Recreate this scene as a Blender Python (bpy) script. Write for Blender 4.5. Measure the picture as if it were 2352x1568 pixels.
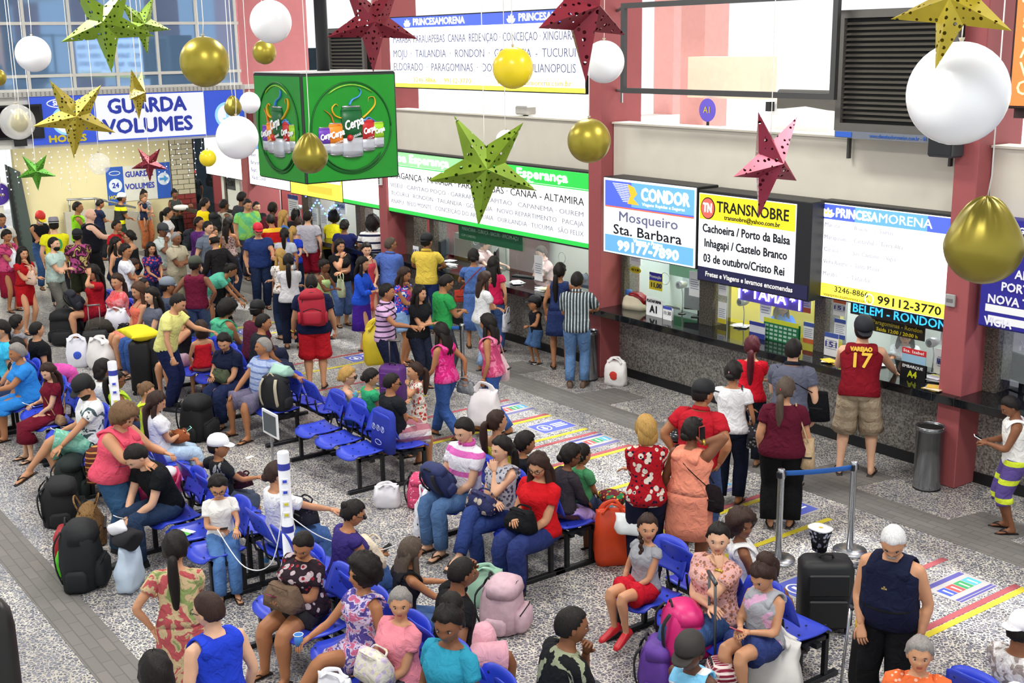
import bpy, bmesh, math, random
from math import sin, cos, pi, radians, sqrt, atan2, exp
from mathutils import Vector, Matrix
random.seed(7)
for _o in list(bpy.data.objects): bpy.data.objects.remove(_o)
SC = bpy.context.scene
COL = SC.collection
# ---------------------------------------------------------------- camera
cam = bpy.data.cameras.new('camera'); CAM = bpy.data.objects.new('camera', cam); COL.objects.link(CAM)
cam.sensor_width = 36.0; cam.lens = 42.877; cam.clip_start = 0.1; cam.clip_end = 300
_yaw, _p, _r = -0.938153, 0.238406, 0.01533
_f = Vector((sin(_yaw)*cos(_p), cos(_yaw)*cos(_p), -sin(_p))); _rt = Vector((cos(_yaw), -sin(_yaw), 0)); _d = _f.cross(_rt)
_rt2 = _rt*cos(_r) + _d*sin(_r); _d2 = -_rt*sin(_r) + _d*cos(_r)
_m = Matrix.Identity(4)
for _i in range(3):
    _m[_i][0] = _rt2[_i]; _m[_i][1] = -_d2[_i]; _m[_i][2] = -_f[_i]
_m[2][3] = 5.0
CAM.matrix_world = _m
SC.camera = CAM
# ---------------------------------------------------------------- world, lights, exposure
W = bpy.data.worlds.new('world'); SC.world = W; W.use_nodes = True
_bg = W.node_tree.nodes['Background']; _bg.inputs[0].default_value = (0.93, 0.97, 1.0, 1); _bg.inputs[1].default_value = 1.08
def area(name, loc, sx, sy, energy, rot=(0, 0, 0), col=(1, 1, 1)):
    l = bpy.data.lights.new(name, 'AREA'); l.shape = 'RECTANGLE'; l.size = sx; l.size_y = sy; l.energy = energy; l.color = col
    o = bpy.data.objects.new(name, l); COL.objects.link(o); o.location = loc; o.rotation_euler = rot
    return o
for _x in (-3, -11, -19, -27):
    for _y in (1.5, 8.0):
        area('ceiling_fill', (_x, _y, 8.3), 2.6, 1.0, 350, (0, 0, 0), (1.0, 0.98, 0.94))  # unseen area lights added to light the hall from above
# area lights added to brighten booths and under-floor space, plus one at the exit
for _x in (-28.3, -25.3, -23.2, -21.2, -18.4, -15.6, -12.9, -10.9, -8.8, -5.8):
    area('booth_fill', (_x, 13.1, 2.85), 1.2, 0.3, 60, (0, 0, 0), (0.95, 1.0, 1.0))
for _y in (6.0, 9.6):
    area('under_floor_fill', (-28.6, _y, 3.05), 2.5, 1.2, 110, (0, 0, 0), (1.0, 0.97, 0.86))
area('exit_fill', (-30.0, 15.5, 4.5), 2.0, 1.0, 60, (0, 0, 0))
_s = bpy.data.lights.new('sun', 'SUN'); _s.energy = 4.5; _s.angle = 0.05; _so = bpy.data.objects.new('sun', _s); COL.objects.link(_so); _so.rotation_euler = (radians(-28), 0, 0)
SC.view_settings.view_transform = 'Standard'; SC.view_settings.look = 'None'; SC.view_settings.gamma = 1
SC.view_settings.exposure = 0.0
try: SC.view_settings.use_curve_mapping = False
except Exception: pass
# ---------------------------------------------------------------- materials
def lin(c):
    return tuple((v/12.92 if v <= 0.04045 else ((v+0.055)/1.055)**2.4) for v in c)
def hexc(h):
    h = h.lstrip('#'); return lin(tuple(int(h[i:i+2], 16)/255 for i in (0, 2, 4)))
_MC = {}
def nn(nt, t, **k):
    n = nt.nodes.new(t)
    for a, b in k.items(): setattr(n, a, b)
    return n
def base_mat(name, rough=0.6, metal=0.0, spec=0.4):
    m = bpy.data.materials.new(name); m.use_nodes = True
    b = m.node_tree.nodes['Principled BSDF']; b.inputs['Roughness'].default_value = rough; b.inputs['Metallic'].default_value = metal
    b.inputs['Specular IOR Level'].default_value = spec
    return m, m.node_tree, b
def mat(col, rough=0.6, metal=0.0, var=0.08, scale=9.0, bump=0.0, spec=0.4):
    """plain surface colour with a little procedural unevenness"""
    key = (col, rough, metal, var, scale, bump, spec)
    if key in _MC: return _MC[key]
    m, nt, b = base_mat('mat_' + str(col), rough, metal, spec)
    c = hexc(col) if isinstance(col, str) else col
    tc = nn(nt, 'ShaderNodeTexCoord'); no = nn(nt, 'ShaderNodeTexNoise'); no.inputs['Scale'].default_value = scale; no.inputs['Detail'].default_value = 2
    nt.links.new(tc.outputs['Object'], no.inputs['Vector'])
    r = nn(nt, 'ShaderNodeMix', data_type='RGBA'); r.inputs['A'].default_value = (*[v*(1-var) for v in c], 1); r.inputs['B'].default_value = (*[min(1, v*(1+var)) for v in c], 1)
    nt.links.new(no.outputs['Fac'], r.inputs['Factor']); nt.links.new(r.outputs['Result'], b.inputs['Base Color'])
    if bump:
        bp = nn(nt, 'ShaderNodeBump'); bp.inputs['Strength'].default_value = bump; bp.inputs['Distance'].default_value = 0.02
        nt.links.new(no.outputs['Fac'], bp.inputs['Height']); nt.links.new(bp.outputs['Normal'], b.inputs['Normal'])
    _MC[key] = m; return m
def emis(col, strength, base=None):
    key = ('e', col, strength)
    if key in _MC: return _MC[key]
    m, nt, b = base_mat('lit_' + str(col), 0.4)
    c = hexc(col); b.inputs['Base Color'].default_value = (*c, 1); b.inputs['Emission Color'].default_value = (*c, 1); b.inputs['Emission Strength'].default_value = strength
    _MC[key] = m; return m
def ramp_mat(name, vec_kind, build, rough=0.7, bump=None):
    m, nt, b = base_mat(name, rough)
    tc = nn(nt, 'ShaderNodeTexCoord'); out = build(nt, tc.outputs['Object']); nt.links.new(out, b.inputs['Base Color'])
    return m
def cloth(col, pat='pl', col2=None, col3=None, sc=1.0):
    """woven cloth: plain, st(ripes across), vs (vertical stripes), fl(oral), sp(ots), pr(int), dn (denim), ck (check)"""
    key = ('c', col, pat, col2, col3, sc)
    if key in _MC: return _MC[key]
    m, nt, b = base_mat('cloth_' + pat + '_' + col.strip('#'), 0.85, spec=0.15)
    L = nt.links.new
    tc = nn(nt, 'ShaderNodeTexCoord'); O = tc.outputs['Object']
    c1 = (*hexc(col), 1); c2 = (*hexc(col2), 1) if col2 else (*[v*0.7 for v in c1[:3]], 1); c3 = (*hexc(col3), 1) if col3 else None
    def mixc(f, a, bb):
        r = nn(nt, 'ShaderNodeMix', data_type='RGBA')
        (L(f, r.inputs['Factor']) if not isinstance(f, float) else setattr(r.inputs['Factor'], 'default_value', f))
        for s, v in (('A', a), ('B', bb)):
            if isinstance(v, tuple): r.inputs[s].default_value = v
            else: L(v, r.inputs[s])
        return r.outputs['Result']
    def mth(op, a, bb=None):
        n = nn(nt, 'ShaderNodeMath', operation=op)
        for i, v in enumerate((a, bb)):
            if v is None: continue
            if isinstance(v, (int, float)): n.inputs[i].default_value = v
            else: L(v, n.inputs[i])
        return n.outputs[0]
    no = nn(nt, 'ShaderNodeTexNoise'); no.inputs['Scale'].default_value = 11; no.inputs['Detail'].default_value = 3; no.inputs['Distortion'].default_value = 0.9; L(O, no.inputs['Vector'])
    if pat in ('st', 'vs', 'ck'):
        sx = nn(nt, 'ShaderNodeSeparateXYZ'); L(O, sx.inputs[0])
        ax = sx.outputs['Z'] if pat != 'vs' else sx.outputs['X']
        w = mth('FRACT', mth('MULTIPLY', ax, 14.0*sc)); f = mth('GREATER_THAN', w, 0.72 if pat == 'st' else 0.6)
        out = mixc(f, c1, c2)
        if pat == 'ck':
            w2 = mth('FRACT', mth('MULTIPLY', sx.outputs['X'], 14.0*sc)); out = mixc(mth('MULTIPLY', mth('GREATER_THAN', w2, 0.6), 0.5), out, c2)
    elif pat in ('fl', 'sp'):
        vo = nn(nt, 'ShaderNodeTexVoronoi'); vo.inputs['Scale'].default_value = (16 if pat == 'fl' else 24)*sc; L(O, vo.inputs['Vector'])
        f = mth('LESS_THAN', mth('ADD', vo.outputs['Distance'], mth('MULTIPLY', no.outputs['Fac'], 0.35)), 0.56 if pat == 'fl' else 0.42)
        out = mixc(f, c1, c2)
        if c3:
            v2 = nn(nt, 'ShaderNodeTexVoronoi'); v2.inputs['Scale'].default_value = 23*sc; L(O, v2.inputs['Vector'])
            out = mixc(mth('LESS_THAN', v2.outputs['Distance'], 0.26), out, c3)
    elif pat == 'pr':
        vo = nn(nt, 'ShaderNodeTexNoise'); vo.inputs['Scale'].default_value = 9*sc; vo.inputs['Detail'].default_value = 4; vo.inputs['Distortion'].default_value = 1.2; L(O, vo.inputs['Vector'])
        out = mixc(mth('GREATER_THAN', vo.outputs['Fac'], 0.53), c1, c2)
        if c3: out = mixc(mth('LESS_THAN', vo.outputs['Fac'], 0.42), out, c3)
    elif pat == 'dn':
        out = mixc(no.outputs['Fac'], (*[v*0.75 for v in c1[:3]], 1), (*[min(1, v*1.5+0.01) for v in c1[:3]], 1))
    else:
        out = mixc(no.outputs['Fac'], (*[v*0.86 for v in c1[:3]], 1), (*[min(1, v*1.12) for v in c1[:3]], 1))
    L(out, b.inputs['Base Color'])
    bp = nn(nt, 'ShaderNodeBump'); bp.inputs['Strength'].default_value = 0.6; bp.inputs['Distance'].default_value = 0.045; L(no.outputs['Fac'], bp.inputs['Height']); L(bp.outputs['Normal'], b.inputs['Normal'])
    _MC[key] = m; return m
# ---------------------------------------------------------------- mesh builder
class MB:
    def __init__(s): s.v = []; s.f = []; s.m = []; s.sm = []
    def add(s, vs, fs, mi=0, smooth=True):
        o = len(s.v); s.v.extend([tuple(v) for v in vs])
        for f in fs: s.f.append(tuple(i+o for i in f)); s.m.append(mi); s.sm.append(smooth)
    def box(s, x0, x1, y0, y1, z0, z1, mi=0, bev=0.0):
        if bev > 0:
            b = bev; vs = []; 
            for z, k in ((z0, b), (z0+b, 0), (z1-b, 0), (z1, b)):
                X0, X1, Y0, Y1 = x0+k, x1-k, y0+k, y1-k
                c = b*0.7 if k == 0 else 0
                vs += [(X0+c, Y0, z), (X1-c, Y0, z), (X1, Y0+c, z), (X1, Y1-c, z), (X1-c, Y1, z), (X0+c, Y1, z), (X0, Y1-c, z), (X0, Y0+c, z)]
            fs = [tuple(range(7, -1, -1)), tuple(range(24, 32))]
            for r in range(3):
                for i in range(8): j = (i+1) % 8; fs.append((r*8+i, r*8+j, r*8+8+j, r*8+8+i))
            s.add(vs, fs, mi, False); return
        vs = [(x, y, z) for z in (z0, z1) for y in (y0, y1) for x in (x0, x1)]
        s.add(vs, [(0, 2, 3, 1), (4, 5, 7, 6), (0, 1, 5, 4), (2, 6, 7, 3), (0, 4, 6, 2), (1, 3, 7, 5)], mi, False)
    def loft(s, rings, n=12, mi=0, caps=True, smooth=True, power=2.0):
        """rings: (centre, xaxis*rx, yaxis*ry)"""
        vs = []; fs = []
        for c, a, b in rings:
            c = Vector(c); a = Vector(a); b = Vector(b)
            for i in range(n):
                t = 2*pi*i/n; ct, st = cos(t), sin(t)
                if power != 2.0:
                    e = 2.0/power; ct = math.copysign(abs(ct)**e, ct); st = math.copysign(abs(st)**e, st)
                vs.append(c + a*ct + b*st)
        for r in range(len(rings)-1):
            for i in range(n):
                j = (i+1) % n; fs.append((r*n+i, r*n+j, (r+1)*n+j, (r+1)*n+i))
        if caps:
            fs.append(tuple(range(n-1, -1, -1))); k = (len(rings)-1)*n; fs.append(tuple(range(k, k+n)))
        s.add(vs, fs, mi, smooth)
    def tube(s, pts, rad, n=8, mi=0, caps=True, sub=0, flat=1.0, up=None):
        pts = [Vector(p) for p in pts]
        if not isinstance(rad, (list, tuple)): rad = [rad]*len(pts)
        rad = list(rad)
        if sub:
            P = []; R = []
            for i in range(len(pts)-1):
                p0 = pts[max(i-1, 0)]; p1 = pts[i]; p2 = pts[i+1]; p3 = pts[min(i+2, len(pts)-1)]
                for k in range(sub+1):
                    t = k/(sub+1)
                    P.append(0.5*((2*p1) + (p2-p0)*t + (2*p0-5*p1+4*p2-p3)*t*t + (3*p1-p0-3*p2+p3)*t*t*t))
                    tt = t*t*(3-2*t); R.append(rad[i]*(1-tt)+rad[i+1]*tt)
            P.append(pts[-1]); R.append(rad[-1]); pts, rad = P, R
        rings = []; a = None
        for i, p in enumerate(pts):
            d = (pts[min(i+1, len(pts)-1)] - pts[max(i-1, 0)])
            if d.length < 1e-9: d = Vector((0, 0, 1))
            d.normalize()
            if a is None:
                u = Vector(up) if up else (Vector((0, 0, 1)) if abs(d.z) < 0.9 else Vector((0, 1, 0)))
                a = u.cross(d); 
            a = a - d*a.dot(d); a.normalize(); b = d.cross(a)
            rings.append((p, a*rad[i], b*rad[i]*flat))
        s.loft(rings, n, mi, caps)
    def ball(s, c, r, nu=12, nv=8, mi=0, fn=None):
        c = Vector(c); r = Vector(r) if not isinstance(r, (int, float)) else Vector((r, r, r)); vs = []; fs = []
        for j in range(1, nv):
            ph = pi*j/nv
            for i in range(nu):
                th = 2*pi*i/nu; d = Vector((sin(ph)*cos(th), sin(ph)*sin(th), cos(ph)))
                k = fn(d) if fn else 1.0
                vs.append(c + Vector((d.x*r.x, d.y*r.y, d.z*r.z))*k)
        top = len(vs); vs.append(c + Vector((0, 0, r.z))*(fn(Vector((0, 0, 1))) if fn else 1)); vs.append(c - Vector((0, 0, r.z))*(fn(Vector((0, 0, -1))) if fn else 1))
        for j in range(nv-2):
            for i in range(nu): k = (i+1) % nu; fs.append((j*nu+i, (j+1)*nu+i, (j+1)*nu+k, j*nu+k))
        for i in range(nu): k = (i+1) % nu; fs.append((top, i, k)); fs.append((top+1, (nv-2)*nu+k, (nv-2)*nu+i))
        s.add(vs, fs, mi)
    def prism(s, pts, y0, y1, mi=0, ax='y'):
        """outline pts (u, v) extruded; ax y: (u, y, v); ax x: (x, u, v); ax z: (u, v, z)"""
        n = len(pts)
        def P(u, v, d): return (u, d, v) if ax == 'y' else ((d, u, v) if ax == 'x' else (u, v, d))
        vs = [P(u, v, y0) for u, v in pts] + [P(u, v, y1) for u, v in pts]
        fs = [tuple(range(n)), tuple(range(2*n-1, n-1, -1))] + [(i, i+n, (i+1) % n+n, (i+1) % n) for i in range(n)]
        s.add(vs, fs, mi, False)
    def xf(s, M):
        s.v = [tuple(M @ Vector(v)) for v in s.v]; return s
    def mesh(s, name, mats):
        me = bpy.data.meshes.new(name); me.from_pydata(s.v, [], s.f)
        for m_ in (mats if isinstance(mats, (list, tuple)) else [mats]): me.materials.append(m_)
        me.polygons.foreach_set('material_index', s.m); me.polygons.foreach_set('use_smooth', s.sm)
        me.update(); return me
    def build(s, name, mats, parent=None, world=False, **k):
        if world and parent is not None:
            L = parent.location; s.v = [(a-L.x, b-L.y, c-L.z) for a, b, c in s.v]
        o = bpy.data.objects.new(name, s.mesh(name, mats)); COL.objects.link(o)
        if parent is not None: o.parent = parent
        tag(o, **k); return o
def tag(o, label=None, cat=None, group=None, kind=None):
    if label: o['label'] = label
    if cat: o['category'] = cat
    if group: o['group'] = group
    if kind: o['kind'] = kind
    return o
def thing(name, label, cat, loc=(0, 0, 0), rz=0.0, group=None):
    o = bpy.data.objects.new(name, None); COL.objects.link(o); o.location = loc; o.rotation_euler = (0, 0, rz); o.empty_display_size = 0.1
    return tag(o, label, cat, group)
def struct(name, mb, m, parent=None, **k):
    return mb.build(name, m, parent, kind='structure' if parent is None else None, **k)
_TXT = []
def text(s, loc, size, m, parent, face='-y', sx=1.0, bold=0.0, shear=0.0, align='CENTER', depth=0.002, name='lettering', spacing=1.0, rot=None, fit=None, label=None):
    cu = bpy.data.curves.new(name, 'FONT'); cu.body = s; cu.size = size; cu.shear = shear; cu.align_x = align; cu.align_y = 'CENTER'; cu.extrude = depth; cu.space_character = spacing
    cu.resolution_u = 2
    cu.materials.append(m)
    o = bpy.data.objects.new(name, cu); COL.objects.link(o)
    if parent is not None: o.parent = parent; loc = Vector(loc) - parent.location
    o.location = loc; o.rotation_euler = rot if rot else ((pi/2, 0, 0) if face == '-y' else (pi/2, 0, pi/2))
    o.scale = (sx, 1, 1)
    _TXT.append((o, fit, sx, bold*1.3))
    if label: o['label'] = label
    return o
def bake_text():
    dg = bpy.context.evaluated_depsgraph_get(); dg.update()
    for o, fit, sx, bold in _TXT:
        me = bpy.data.meshes.new_from_object(o.evaluated_get(dg)); 
        if not me.vertices: continue
        if fit:
            xs = [v.co.x for v in me.vertices]; w = max(xs)-min(xs)
            if w > 1e-6: k = fit/w; me.transform(Matrix.Diagonal((k, 1, 1, 1)))
            o.scale = (1, 1, 1)
        if bold:
            V = [tuple(v.co) for v in me.vertices]; F = [tuple(p.vertices) for p in me.polygons]; mb = MB()
            for i, (dx, dy) in enumerate(((-bold, 0), (bold, 0), (0, bold), (0, -bold))): mb.add([(x+dx, y+dy, z+i*0.0009) for x, y, z in V], F, 0, False)
            me = mb.mesh(o.name, o.data.materials[0])
        n = bpy.data.objects.new(o.name, me); COL.objects.link(n); n.parent = o.parent; n.location = o.location; n.rotation_euler = o.rotation_euler
        n.scale = o.scale
        if 'label' in o: n['label'] = o['label']
        nm = o.name; bpy.data.objects.remove(o); n.name = nm

# ================================================================ the setting
def floor_mat():
    m, nt, b = base_mat('pebble_floor', 0.32, spec=0.5); L = nt.links.new
    tc = nn(nt, 'ShaderNodeTexCoord'); O = tc.outputs['Object']
    v = nn(nt, 'ShaderNodeTexVoronoi', feature='DISTANCE_TO_EDGE'); v.inputs['Scale'].default_value = 29; v.inputs['Randomness'].default_value = 1
    v2 = nn(nt, 'ShaderNodeTexVoronoi'); v2.inputs['Scale'].default_value = 29; v2.inputs['Randomness'].default_value = 1
    n0 = nn(nt, 'ShaderNodeTexNoise'); n0.inputs['Scale'].default_value = 30; L(O, n0.inputs['Vector'])
    mx = nn(nt, 'ShaderNodeMix', data_type='RGBA'); mx.inputs['Factor'].default_value = 0.03; L(O, mx.inputs['A']); L(n0.outputs['Color'], mx.inputs['B'])
    L(mx.outputs['Result'], v.inputs['Vector']); L(mx.outputs['Result'], v2.inputs['Vector'])
    # chips of dark stone in pale grout
    sep = nn(nt, 'ShaderNodeSeparateColor'); L(v2.outputs['Color'], sep.inputs[0])
    a = nn(nt, 'ShaderNodeMath', operation='MULTIPLY_ADD'); L(sep.outputs[0], a.inputs[0]); a.inputs[1].default_value = 0.13; a.inputs[2].default_value = 0.03
    g = nn(nt, 'ShaderNodeMath', operation='GREATER_THAN'); L(v.outputs['Distance'], g.inputs[0]); L(a.outputs[0], g.inputs[1])
    st = nn(nt, 'ShaderNodeValToRGB'); L(sep.outputs[1], st.inputs[0])
    st.color_ramp.elements[0].color = (*hexc('#4a4c57'), 1); st.color_ramp.elements[1].color = (*hexc('#787984'), 1)
    big = nn(nt, 'ShaderNodeTexNoise'); big.inputs['Scale'].default_value = 1.1; big.inputs['Detail'].default_value = 3; L(O, big.inputs['Vector'])
    gr = nn(nt, 'ShaderNodeValToRGB'); L(big.outputs['Fac'], gr.inputs[0]); gr.color_ramp.elements[0].position = 0.35; gr.color_ramp.elements[1].position = 0.6
    gr.color_ramp.elements[0].color = (*hexc('#b3aca0'), 1); gr.color_ramp.elements[1].color = (*hexc('#d2ccbf'), 1)
    mc = nn(nt, 'ShaderNodeMix', data_type='RGBA'); L(g.outputs[0], mc.inputs['Factor']); L(gr.outputs[0], mc.inputs['A']); L(st.outputs[0], mc.inputs['B'])
    L(mc.outputs['Result'], b.inputs['Base Color'])
    bp = nn(nt, 'ShaderNodeBump'); bp.inputs['Strength'].default_value = 0.15; bp.inputs['Distance'].default_value = 0.01; L(n0.outputs['Fac'], bp.inputs['Height']); L(bp.outputs['Normal'], b.inputs['Normal'])
    return m
def granite(c1, c2, rough=0.35, sc=60):
    m, nt, b = base_mat('granite', rough, spec=0.5); L = nt.links.new
    tc = nn(nt, 'ShaderNodeTexCoord'); n = nn(nt, 'ShaderNodeTexNoise'); n.inputs['Scale'].default_value = sc; n.inputs['Detail'].default_value = 4; L(tc.outputs['Object'], n.inputs['Vector'])
    r = nn(nt, 'ShaderNodeValToRGB'); L(n.outputs['Fac'], r.inputs[0]); r.color_ramp.elements[0].position = 0.38; r.color_ramp.elements[1].position = 0.62
    r.color_ramp.elements[0].color = (*hexc(c1), 1); r.color_ramp.elements[1].color = (*hexc(c2), 1); L(r.outputs[0], b.inputs['Base Color']); return m
def brick_band():
    m, nt, b = base_mat('grey_paving', 0.7); L = nt.links.new
    tc = nn(nt, 'ShaderNodeTexCoord'); br = nn(nt, 'ShaderNodeTexBrick'); L(tc.outputs['Object'], br.inputs['Vector'])
    br.inputs['Color1'].default_value = (*hexc('#77736f'), 1); br.inputs['Color2'].default_value = (*hexc('#6d6a67'), 1); br.inputs['Mortar'].default_value = (*hexc('#605d5a'), 1)
    br.inputs['Scale'].default_value = 1; br.inputs['Brick Width'].default_value = 0.3; br.inputs['Row Height'].default_value = 0.1; br.inputs['Mortar Size'].default_value = 0.006
    L(br.outputs['Color'], b.inputs['Base Color']); return m
RED = mat('#9c5052', 0.6, var=0.06); WHITE = mat('#e9e8e3', 0.6, var=0.03); BLACK = mat('#17181b', 0.4); DARKM = mat('#1c1d20', 0.45)
BEIGE = mat('#cfc9bb', 0.8, var=0.07, scale=3); STEEL = mat('#b9bcc0', 0.25, metal=0.95, var=0.05); PAPER = mat('#eef0f0', 0.8, var=0.02)
GLASS, _nt, _b = base_mat('window_glass', 0.03); _b.inputs['Base Color'].default_value = (0.85, 0.95, 0.95, 1); _b.inputs['Alpha'].default_value = 0.13
b = MB(); b.box(-42, 3, -8, 12.5, -0.2, 0.0); struct('floor', b, floor_mat())
b = MB(); b.box(-42, 3, 12.5, 24, -0.22, -0.02); struct('floor_outside', b, mat('#8f8d89', 0.8))
PAV = brick_band()
b = MB(); b.box(-42, 3, 2.58, 2.97, 0, 0.004); struct('trim_1', b, PAV)
b = MB(); b.box(-32, 3, 10.45, 10.95, 0, 0.004); struct('trim_2', b, PAV)
for x0, x1, y1 in ((-13.35, -12.65, 11.6), (-11.45, -10.85, 11.3), (-9.1, -8.35, 11.6), (-7.1, -6.4, 11.45), (-15.5, -14.8, 11.5), (-18.0, -17.3, 11.4)):
    b = MB(); b.prism([(x0, 10.951), (x1, 10.951), (x1+0.1, y1), (x0+0.1, y1)], 0, 0.004, ax='z'); struct('trim_3', b, PAV)
b = MB(); b.box(-42, 3, -6, 12.3, 9.0, 9.2); struct('ceiling', b, mat('#e8e6df', 0.9))
# no light panels built; the added area lights hang free below the ceiling
# counter front, plinth and top
b = MB(); b.box(-30.5, 3, 12.19, 12.45, 0, 1.0); struct('wall_counter', b, granite('#5c5854', '#a39f98', 0.4, 45))
b = MB(); b.box(-30.5, 3, 12.17, 12.19, 0, 0.13); struct('baseboard_counter', b, BLACK)
TOPM = granite('#0d0e10', '#1d1f21', 0.06, 80)
t = thing('counter_top', 'long polished black granite worktop running along the ticket booths', 'counter', (-15, 12, 1.0))
for x0, x1, y1 in ((-30.5, -26.6, 12.62), (-26.31, -20.35, 12.62), (-20.06, -14.1, 12.62), (-13.81, -7.9, 12.62), (-7.61, -1.65, 12.62), (-26.6, -26.31, 11.797), (-20.35, -20.06, 11.797), (-14.1, -13.81, 11.797), (-7.9, -7.61, 11.797)):
    b = MB(); b.box(x0+0.002, x1-0.002, 11.68, y1, 1.002, 1.1, bev=0.006); b.build('slab', TOPM, t, world=True)
# columns
for i, x in enumerate((-26.6, -20.35, -14.1, -7.9, -1.65)):
    b = MB(); b.box(x, x+0.29, 11.8, 12.6, 0.0, 6.9, bev=0.012); struct('column', b, RED, label='square red column between the ticket booths')
# parapet and mezzanine edge
for x0, x1 in ((-30.5, -26.6), (-26.3, -20.35), (-20.05, -14.1), (-13.8, -7.9), (-7.6, 3)):
    b = MB(); b.box(x0+0.003, x1-0.003, 12.04, 12.3, 3.0, 3.85); b.box(x0+0.003, x1-0.003, 12.0, 12.34, 3.85, 3.875)
    struct('wall_parapet', b, BEIGE)
b = MB(); b.box(-30.5, 3, 12.34, 40, 3.35, 3.5); struct('floor_mezzanine', b, mat('#f2f1ec', 0.8))
b = MB(); b.box(-42, 3, 12.05, 12.3, 6.6, 9.0); struct('wall_upper', b, BEIGE)
b = MB(); b.box(-30.5, 3, 12.28, 14.6, 2.92, 3.0); struct('ceiling_booth', b, WHITE)
# far yellow wall, white wall, brick pier
b = MB(); b.box(-31.2, -31.0, 7.9, 11.78, 0, 4.0); struct('wall_left', b, mat('#e3d9ac', 0.8, var=0.04, scale=2))
b = MB(); b.box(-31.2, -31.0, -8, 7.55, 0, 4.0); struct('wall_far', b, mat('#dcd9cd', 0.8, var=0.04))
t = thing('brick_pier', 'brick pier beside the exit, cream above and red below', 'pier', (-31, 12.1, 0))
t['kind'] = 'structure'; del t['category']
b = MB(); b.box(-31.16, -31.012, 11.79, 12.44, 0, 2.95); b.build('mortar_core', mat('#3b3531', 0.9), t, world=True)
b = MB(); b.box(-0.012, 0.012, -0.148, 0.148, 0.0, 0.118, bev=0.004); BRr = b.mesh('brick', mat('#8e3b36', 0.8, var=0.15)); BRc = b.mesh('brick', mat('#cfc7a9', 0.8, var=0.1)); 
b = MB(); b.box(-0.012, 0.012, -0.07, 0.07, 0.0, 0.118, bev=0.004); HRr = b.mesh('brick', mat('#8e3b36', 0.8, var=0.15)); HRc = b.mesh('brick', mat('#cfc7a9', 0.8, var=0.1))
for r in range(22):
    z = 0.02 + r*0.13; ys = [(-0.165, 0), (0.145, 0)] if r % 2 else [(-0.245, 1), (-0.01, 0), (0.225, 1)]
    for y, half in ys:
        me = ((HRr if half else BRr) if z < 1.2 else (HRc if half else BRc))
        o = bpy.data.objects.new('brick', me); COL.objects.link(o); o.parent = t; o.location = (random.uniform(0.0, 0.008), 0.015+y, z)
# slanted green-grey steel door leaf by the yellow wall
t = thing('door_1', 'tall dark green metal door leaf standing open at the far wall', None, (-30.95, 7.72, 0)); t['kind'] = 'structure'
GM = mat('#4d5a58', 0.5, metal=0.3)
b = MB(); b.prism([(0.0, 0), (0.46, 0), (0.26, 2.2), (-0.05, 2.4)], 0, 0.1, ax='x'); b.build('door_leaf', GM, t)
b = MB(); b.prism([(0.04, 0), (0.12, 0), (0.0, 2.35), (-0.05, 2.37)], 0.1, 0.14, ax='x'); b.build('door_frame', DARKM, t)
b = MB()
for k in range(14): b.box(0.1, 0.13, 0.10-k*0.008, 0.15-k*0.008, 0.3+k*0.14, 0.37+k*0.14)
b.build('hinge_strip', mat('#343d3c', 0.5), t)
# upper cross building: glazing band, ledge, white fascia
b = MB(); b.box(-31.0, -26.02, -6, 11.75, 3.1, 4.18); struct('wall_bridge', b, mat('#e4e2da', 0.8, var=0.03))
b = MB(); b.box(-26.02, -25.9, -6, 11.7, 4.13, 4.23); struct('trim_4', b, mat('#b9b7b2', 0.6))
b = MB(); b.box(-26.1, -25.93, 11.7, 12.45, 4.13, 4.23); struct('trim_5', b, mat('#cfccc6', 0.6))
b = MB(); b.box(-26.9, -26.05, 11.72, 13.4, 4.2, 9.0); b.box(-26.4, -26.05, 11.72, 12.45, 3.875, 4.2); struct('wall_pilaster', b, mat('#c5777a', 0.6))
b = MB(); b.box(-30.0, -29.8, -6, 11.7, 4.18, 9); struct('wall_behind_glazing', b, mat('#3e5f8c', 0.8))
b = MB(); b.box(-26.1, -26.0, -6, 11.72, 7.4, 9); struct('wall_bridge_top', b, BEIGE)
PANE, _nt, _b = base_mat('blue_glass', 0.04, spec=0.9); _b.inputs['Base Color'].default_value = (*hexc('#7fa3cc'), 1); _b.inputs['Metallic'].default_value = 0.5
MUL = mat('#d5d3cc', 0.5)
w = thing('window_1', 'band of blue tinted glazing in a cream grid above the luggage sign', None, (-26.0, 6.0, 4.23)); w['kind'] = 'structure'
ys = [11.62-0.905*k for k in range(0, 14)]; zs = (4.25, 4.53, 5.56, 6.6, 7.4)
b = MB()
for y in ys: b.box(-26.06, -25.98, y-0.03, y+0.03, 4.23, 7.4)
for z in zs: b.box(-26.06, -25.975, ys[-1]-0.03, 11.68, z-0.03, z+0.03)
b.build('mullion_grid', MUL, w, world=True)
for i in range(13):
    for j in range(4):
        b = MB(); b.box(-26.035, -26.02, ys[i+1]+0.03, ys[i]-0.03, zs[j]+0.03, zs[j+1]-0.03); o = b.build('pane', PANE, w, world=True)
        o.rotation_euler = (0, 0, 0)
b = MB()
for k in range(70):
    for j in range(3): b.box(-25.9, -25.897, 11.6-k*0.09-0.03, 11.6-k*0.09, 4.145+j*0.028, 4.157+j*0.028)
tag(b.build('ledge_perforation', mat('#55565a', 0.8)), kind='stuff')
# outside beyond the mezzanine: pink columns and a cream block
PINK = mat('#e6a7a2', 0.7)
for x, y in ((-16.2, 16.0), (-19.6, 18.5), (-9.2, 18.5)):
    b = MB(); b.box(x-0.3, x+0.3, y, y+0.6, 3.5, 9); struct('column', b, PINK, label='pale pink column out in the daylight beyond the parapet')
b = MB(); b.box(-15.9, -14.2, 15.6, 16.0, 4.05, 4.75); struct('wall_outside', b, mat('#f0dcc4', 0.7))
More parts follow.
